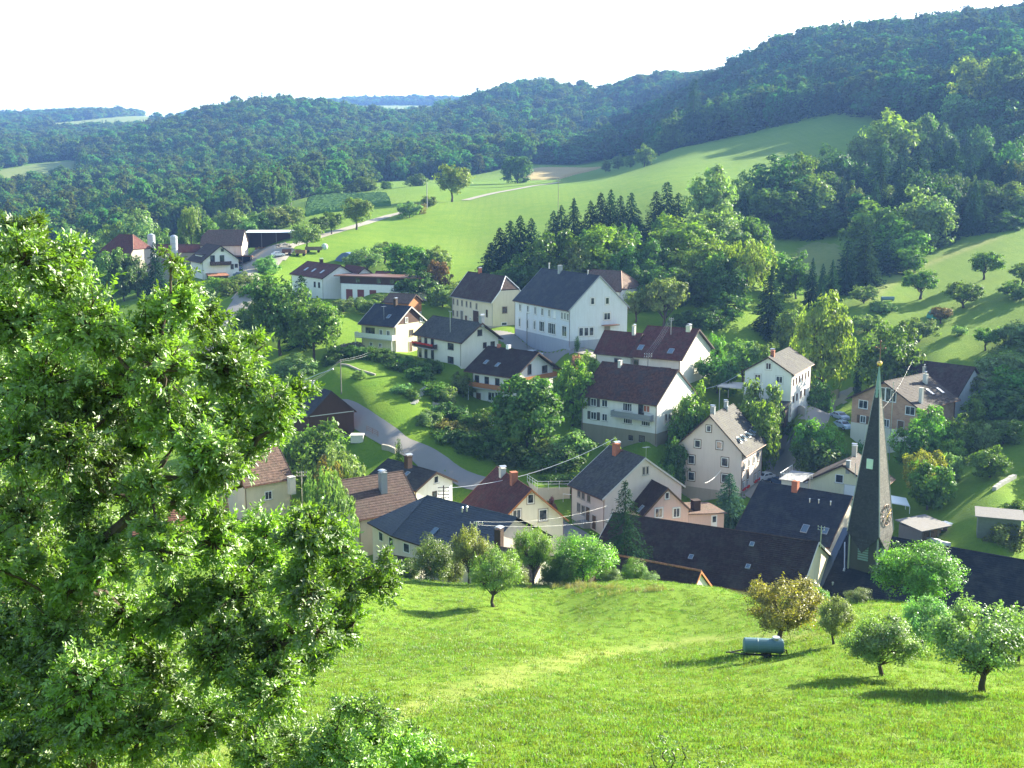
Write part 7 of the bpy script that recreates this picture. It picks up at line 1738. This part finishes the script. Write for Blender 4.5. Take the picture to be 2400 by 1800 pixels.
cable("upper pale cable from the service pole across to the cream house", pJ, Vector(at(1430, 1183, 164)), .9, .007, "zinc_dull"); cable("lower pale cable from the service pole to the orange chimney house", pJ + Vector((0, 0, -.4)), Vector(at(1435, 1216, 160)), .6, .007, "zinc_dull")
for i in range(2): cable("overhead line crossing the shaded lawn towards the yellow house", pA + Vector((0, 0, -.1 - .3 * i)), Vector(at(905, 805 + 6 * i, 246)), .6, .011, "zinc_dull", "overhead lines across the shaded lawn")
for i in range(2): cable("overhead line from the lawn pole down to the dark barn", pA + Vector((0, 0, -.1 - .3 * i)), Vector(at(712, 898 + 4 * i, 205)), .5, .011, "zinc_dull", "overhead lines from lawn pole to dark barn")
cable("thin power line over the meadow between two power poles", pC, pD, 3.0, .035); cable("thin power line from the concrete pole to the far pole", pD, pE, 3.0, .035)
cable("pale cable rising from the brick gable past the spire", Vector(at(2068, 958, 190)), Vector(at(2140, 842, 216)), .8, .008, "zinc_dull")
x, y, z = ground(725, 905, ymin=135); a = Vector(at(712, 892, 205)); b_ = Vector(at(778, 866, 203))
o = obj("street_lamp", MB().tube([a - a, (a.lerp(b_, .5) - a) + Vector((0, 0, .15)), b_ - a], .06, 6).tube([b_ - a, b_ - a + Vector((.25, 0, .12))], [.16, .2], 8).tube([(0, 0, -3), (0, 0, .3)], .06, 6), MATS["galvanised"], None, a); tag(o, "long armed street lamp fixed above the dark board barn", "street lamp")
def fence(name, label, pts, hgt, mat, post_step=1.6, rails=2, r=.035, cat="fence"):
    P_ = [Vector(p) for p in pts]; o = P_[0]; t = thing(name, label, cat, o); k = 0
    for a, c in zip(P_[:-1], P_[1:]):
        n = max(1, int((c - a).length / post_step))
        for i in range(n + (c is P_[-1])):
            q = a.lerp(c, i / n) - o; obj("post", MB().tube([q + Vector((0, 0, -.4)), q + Vector((0, 0, hgt))], r, 6), MATS[mat], t)
        for j in range(rails):
            zz = hgt * (1 - j * .9 / max(1, rails)) - .03; obj("rail", MB().tube([a - o + Vector((0, 0, zz)), c - o + Vector((0, 0, zz))], r * .8, 5), MATS[mat], t)
g3 = lambda u, v, **k: ground(u, v, ymin=135)
fence("road_railing", "rusty brown railing at the road bend by the dark board barn", [g3(860, 1012), g3(886, 1025)], 1.1, "rust_iron", 1.2, 3)
tz = float(H(12, 186)); T0 = [Vector(at(1236, 1112, 184)), Vector(at(1260, 1128, 177)), Vector(at(1336, 1127, 179))]
for p in T0: p.z -= 1.0
fence("terrace_railing", "white tubular railing round the lawn terrace beside the orange chimney house", T0, 1.0, "white_frame", 1.5, 2)
tl = MB(); c4 = [T0[0], T0[1], T0[2], T0[2] + Vector((-1, 6, 0)), T0[0] + Vector((1, 5, 0))]
tl.poly([tuple(p - T0[1] + Vector((0, 0, -.05))) for p in c4])
for a, c in zip(c4, c4[1:] + c4[:1]): tl.poly([tuple(a - T0[1] + Vector((0, 0, -4))), tuple(c - T0[1] + Vector((0, 0, -4))), tuple(c - T0[1] + Vector((0, 0, -.051))), tuple(a - T0[1] + Vector((0, 0, -.051)))], m=1)
tr = obj("lawn_terrace", tl, [MATS["meadow_grass"], W_CREAM], None, T0[1]); structure(tr)
def goal(u, v, w, hgt, label):
    x, y, z = ground(u, v, ymin=135); b = MB().tube([(-w / 2, 0, 0), (-w / 2, 0, hgt), (w / 2, 0, hgt), (w / 2, 0, 0)], .06, 6); o = obj("goal_frame", b, MATS["white_paint"], None, (x, y, z), rad(-20)); tag(o, label, "goal")
goal(1331, 1180, 1.6, 1.5, "white tubular goal frame on the lawn left of the orange chimney house")
goal(1287, 1108, 2.4, 1.3, "pale goal like frame at the back of the lawn terrace")
# stone steps and low walls
stp = thing("garden_steps", "line of pale stone steps climbing the shaded garden slope", "steps", g3(968, 945))
s0 = Vector(stp.location)
for k in range(14):
    u = 968 + 28 * k / 13 + 3 * math.sin(k); v = 946 - 38 * k / 13; p = Vector(g3(u, v)) - s0; obj("step_stone", MB().box(p.x - .5, p.x + .5, p.y - .25, p.y + .25, p.z - .2, p.z + .12), MATS["pale_render"], stp)
def lowwall(name, label, pts, hgt, th, mat):
    b = MB(); P_ = [Vector(p) for p in pts]; o = P_[0].copy()
    for a, c in zip(P_[:-1], P_[1:]):
        n = max(1, int((c - a).length / 1.2)); d = (c - a).normalized(); s = Vector((-d.y, d.x, 0)).normalized() * th / 2
        for i in range(n):
            p, q = a.lerp(c, i / n), a.lerp(c, (i + .97) / n); p.z = float(H(p.x, p.y)); q.z = float(H(q.x, q.y)); hh_ = hgt * (.92 + .12 * ((i * 7) % 3) / 2)
            V_ = [p - s, q - s, q + s, p + s]; lo = [tuple(t - o + Vector((0, 0, -.5))) for t in V_]; hi = [tuple(t - o + Vector((0, 0, hh_))) for t in V_]
            b.poly(hi)
            for j in range(4): b.poly([lo[j], lo[(j + 1) % 4], hi[(j + 1) % 4], hi[j]])
    tag(obj(name, b, mat, None, o), label, "wall")
lowwall("retaining_wall", "grey garden retaining wall below the balcony house", [g3(1015, 952), g3(1050, 962), g3(1090, 970)], .9, .4, W_STONE)
lowwall("retaining_wall", "tan yard retaining wall right of the small white house", [g3(1893, 925), g3(1920, 928), g3(1965, 935)], 2.2, .4, W_BASE); lowwall("retaining_wall", "grey low wall beside the small white house corner", [g3(1850, 985), g3(1888, 978)], 1.6, .35, MATS["concrete"])
lowwall("stone_wall", "short dry stone wall at the road edge near the small thuja", [g3(896, 1052), g3(912, 1055), g3(928, 1062)], .9, .5, W_STONE)
lowwall("garden_wall", "pale low wall strip behind the right end of the church roof", [g3(2165, 1268), g3(2225, 1285)], .8, .5, MATS["white_paint"]); lowwall("stone_bench", "long pale stone bench under the right garden fruit tree", [g3(2330, 1150), g3(2378, 1120)], .6, .6, MATS["concrete"])
lowwall("garden_hedge_wall", "low stone edging across the shaded lawn terrace", [g3(800, 855), g3(840, 868), g3(880, 880)], .3, .35, W_STONE)
bx = MB().box(-1.1, 1.1, -.9, .9, -.3, 1.0); x, y, z = g3(838, 1032); o = obj("concrete_box", bx.box(-1.2, 1.2, -1, 1, 1.0, 1.12), MATS["pale_render"], None, (x, y, z)); tag(o, "pale concrete box beside the dark board barn corner", "box")
tb = MB().tube([(-1.6, 0, .6), (1.6, 0, .6)], .45, 12); x, y, z = g3(2080, 705); tb.box(-1.5, -1.3, -.3, .3, -.2, .3).box(1.3, 1.5, -.3, .3, -.2, .3); tag(obj("feeding_trough", tb, plain("trough_blue", (.16, .26, .30), .5), None, (x, y, z)), "blue grey round trough at the edge of the orchard track", "trough")
dm = MB(); x, y, z = g3(2192, 745)
for i in range(5):
    for j in range(12):
        f = lambda a, e: (2.0 * math.cos(a) * math.cos(e), 2.0 * math.sin(a) * math.cos(e), 2.1 * math.sin(e)); a0, a1 = j / 12 * 6.2832, (j + 1) / 12 * 6.2832; e0, e1 = i / 5 * 1.57, (i + 1) / 5 * 1.57; dm.poly([f(a0, e0), f(a1, e0), f(a1, e1), f(a0, e1)])
tag(obj("dome_tent", dm, plain("tent_green", (.06, .28, .20), .6), None, (x, y, z)), "green domed tent half hidden behind orchard trees", "tent")
x, y, _ = at(2165, 1215, 160); s1 = shed_box("wood_shed", "wood shed with grey metal roof sheltering stacked firewood right of the spire", "shed", x, y, 28, 5.2, 4.2, 2.3, MATS["grey_wood"], plain("roof_corrugated", (.20, .19, .18), .8, .2, var=.3), True, .4)
fw = MB(); rng = np.random.default_rng(9)
for i in range(16):
    for j in range(9): fw.tube([(-2.3 + i * .28 + .02 * rng.normal(), -1.5, .1 + j * .23), (-2.3 + i * .28, -.6, .1 + j * .23)], .11, 6)
q = obj("firewood", fw, MATS["orange_boards"] if False else woodmat("cut_wood", (.34, .24, .15)), s1); q["kind"] = "stuff"
x, y, _ = at(2340, 1235, 152); s2 = shed_box("corrugated_shed", "long pale green shed with corrugated roof at the right edge", "shed", x, y, -20, 5.4, 3.0, 2.0, plain("wall_pale_green", (.17, .20, .15), .9, .1, var=.25), plain("roof_corrugated", (.20, .19, .18), .8, .2, var=.3), False, .4)
sh_ = MB().poly([(-1.4, -1.2, 1.4), (1.4, -1.2, .9), (1.6, 1.2, 1.5), (-1.2, 1.2, 2.0)]).poly([(-1.4, -1.2, 1.3), (-1.2, 1.2, 1.9), (1.6, 1.2, 1.4), (1.4, -1.2, .8)])
for a in ((-1.4, -1.2, 1.3), (1.4, -1.2, .8), (1.6, 1.2, 1.4), (-1.2, 1.2, 1.9)): sh_.tube([(a[0], a[1], -.3), a], .05, 5)
x, y, z = (*at(2105, 1172, 168)[:2], 0); z = float(at(2105, 1172, 168)[2]) - 1.5; tag(obj("white_awning", sh_, MATS["white_paint"], None, (x, y, z)), "bright white sheet awning just right of the spire", "awning")
wb = MB().box(-1.5, 1.5, -.8, .8, .1, .35).box(-1.3, 1.3, -.6, .6, .35, .42); 
for k in range(6): wb.tube([(-1.2 + k * .48, -.8, .5 + .1 * (k % 2)), (-1.2 + k * .48, .8, .55)], .24, 8)
x, y, z = g3(2208, 1238); tag(obj("silage_bags", wb, MATS["white_paint"], None, (x, y, z), .4), "white wrapped bags lying in the garden beside the wood shed", "bags")
# vegetable rows in the right hand garden
vr = MB(); rng = np.random.default_rng(12)
for r in range(8):
    for k in range(24):
        gx_, gy_ = 70 + k * .55 + .1 * rng.normal(), 150.5 + r * 1.25; gz_ = float(H(gx_, gy_)); s = rng.uniform(.2, .42)
        for e in range(3): a = rng.uniform(0, 6.28); vr.poly([(gx_ + s * math.cos(a), gy_ + s * math.sin(a), gz_ + s * .5), (gx_ + .2 * s * math.cos(a + 1.5), gy_ + .2 * s * math.sin(a + 1.5), gz_ + s), (gx_ - s * math.cos(a), gy_ - s * math.sin(a), gz_ + s * .6), (gx_ - .2 * s * math.cos(a + 1.5), gy_ - .2 * s * math.sin(a + 1.5), gz_ + .05)])
q = obj("vegetable_rows", vr, MATS["corn_green"]); q["kind"] = "stuff"; q["label"] = "rows of leafy vegetables in the garden right of the spire"

# ------------------------------------------------------------------ haze
hb = MB().box(-3300, 3300, -90, 4950, float(GZ.min()) - 1.5, float(max(GZ.max() + 45, ZC + 120)))
hm = bpy.data.materials.new("haze_air"); hm.use_nodes = True; hn = hm.node_tree; hn.nodes.clear()
ho = hn.nodes.new("ShaderNodeOutputMaterial"); hv = hn.nodes.new("ShaderNodeVolumePrincipled")
hv.inputs["Color"].default_value = (.22, .44, 1.0, 1); hv.inputs["Density"].default_value = .000112; hv.inputs["Anisotropy"].default_value = .3
hn.links.new(hv.outputs[0], ho.inputs["Volume"])
hz = obj("haze", hb, hm); hz["kind"] = "stuff"; hz["label"] = "pale blue haze lying over the valley and far hills"
print("SCENE_DONE")
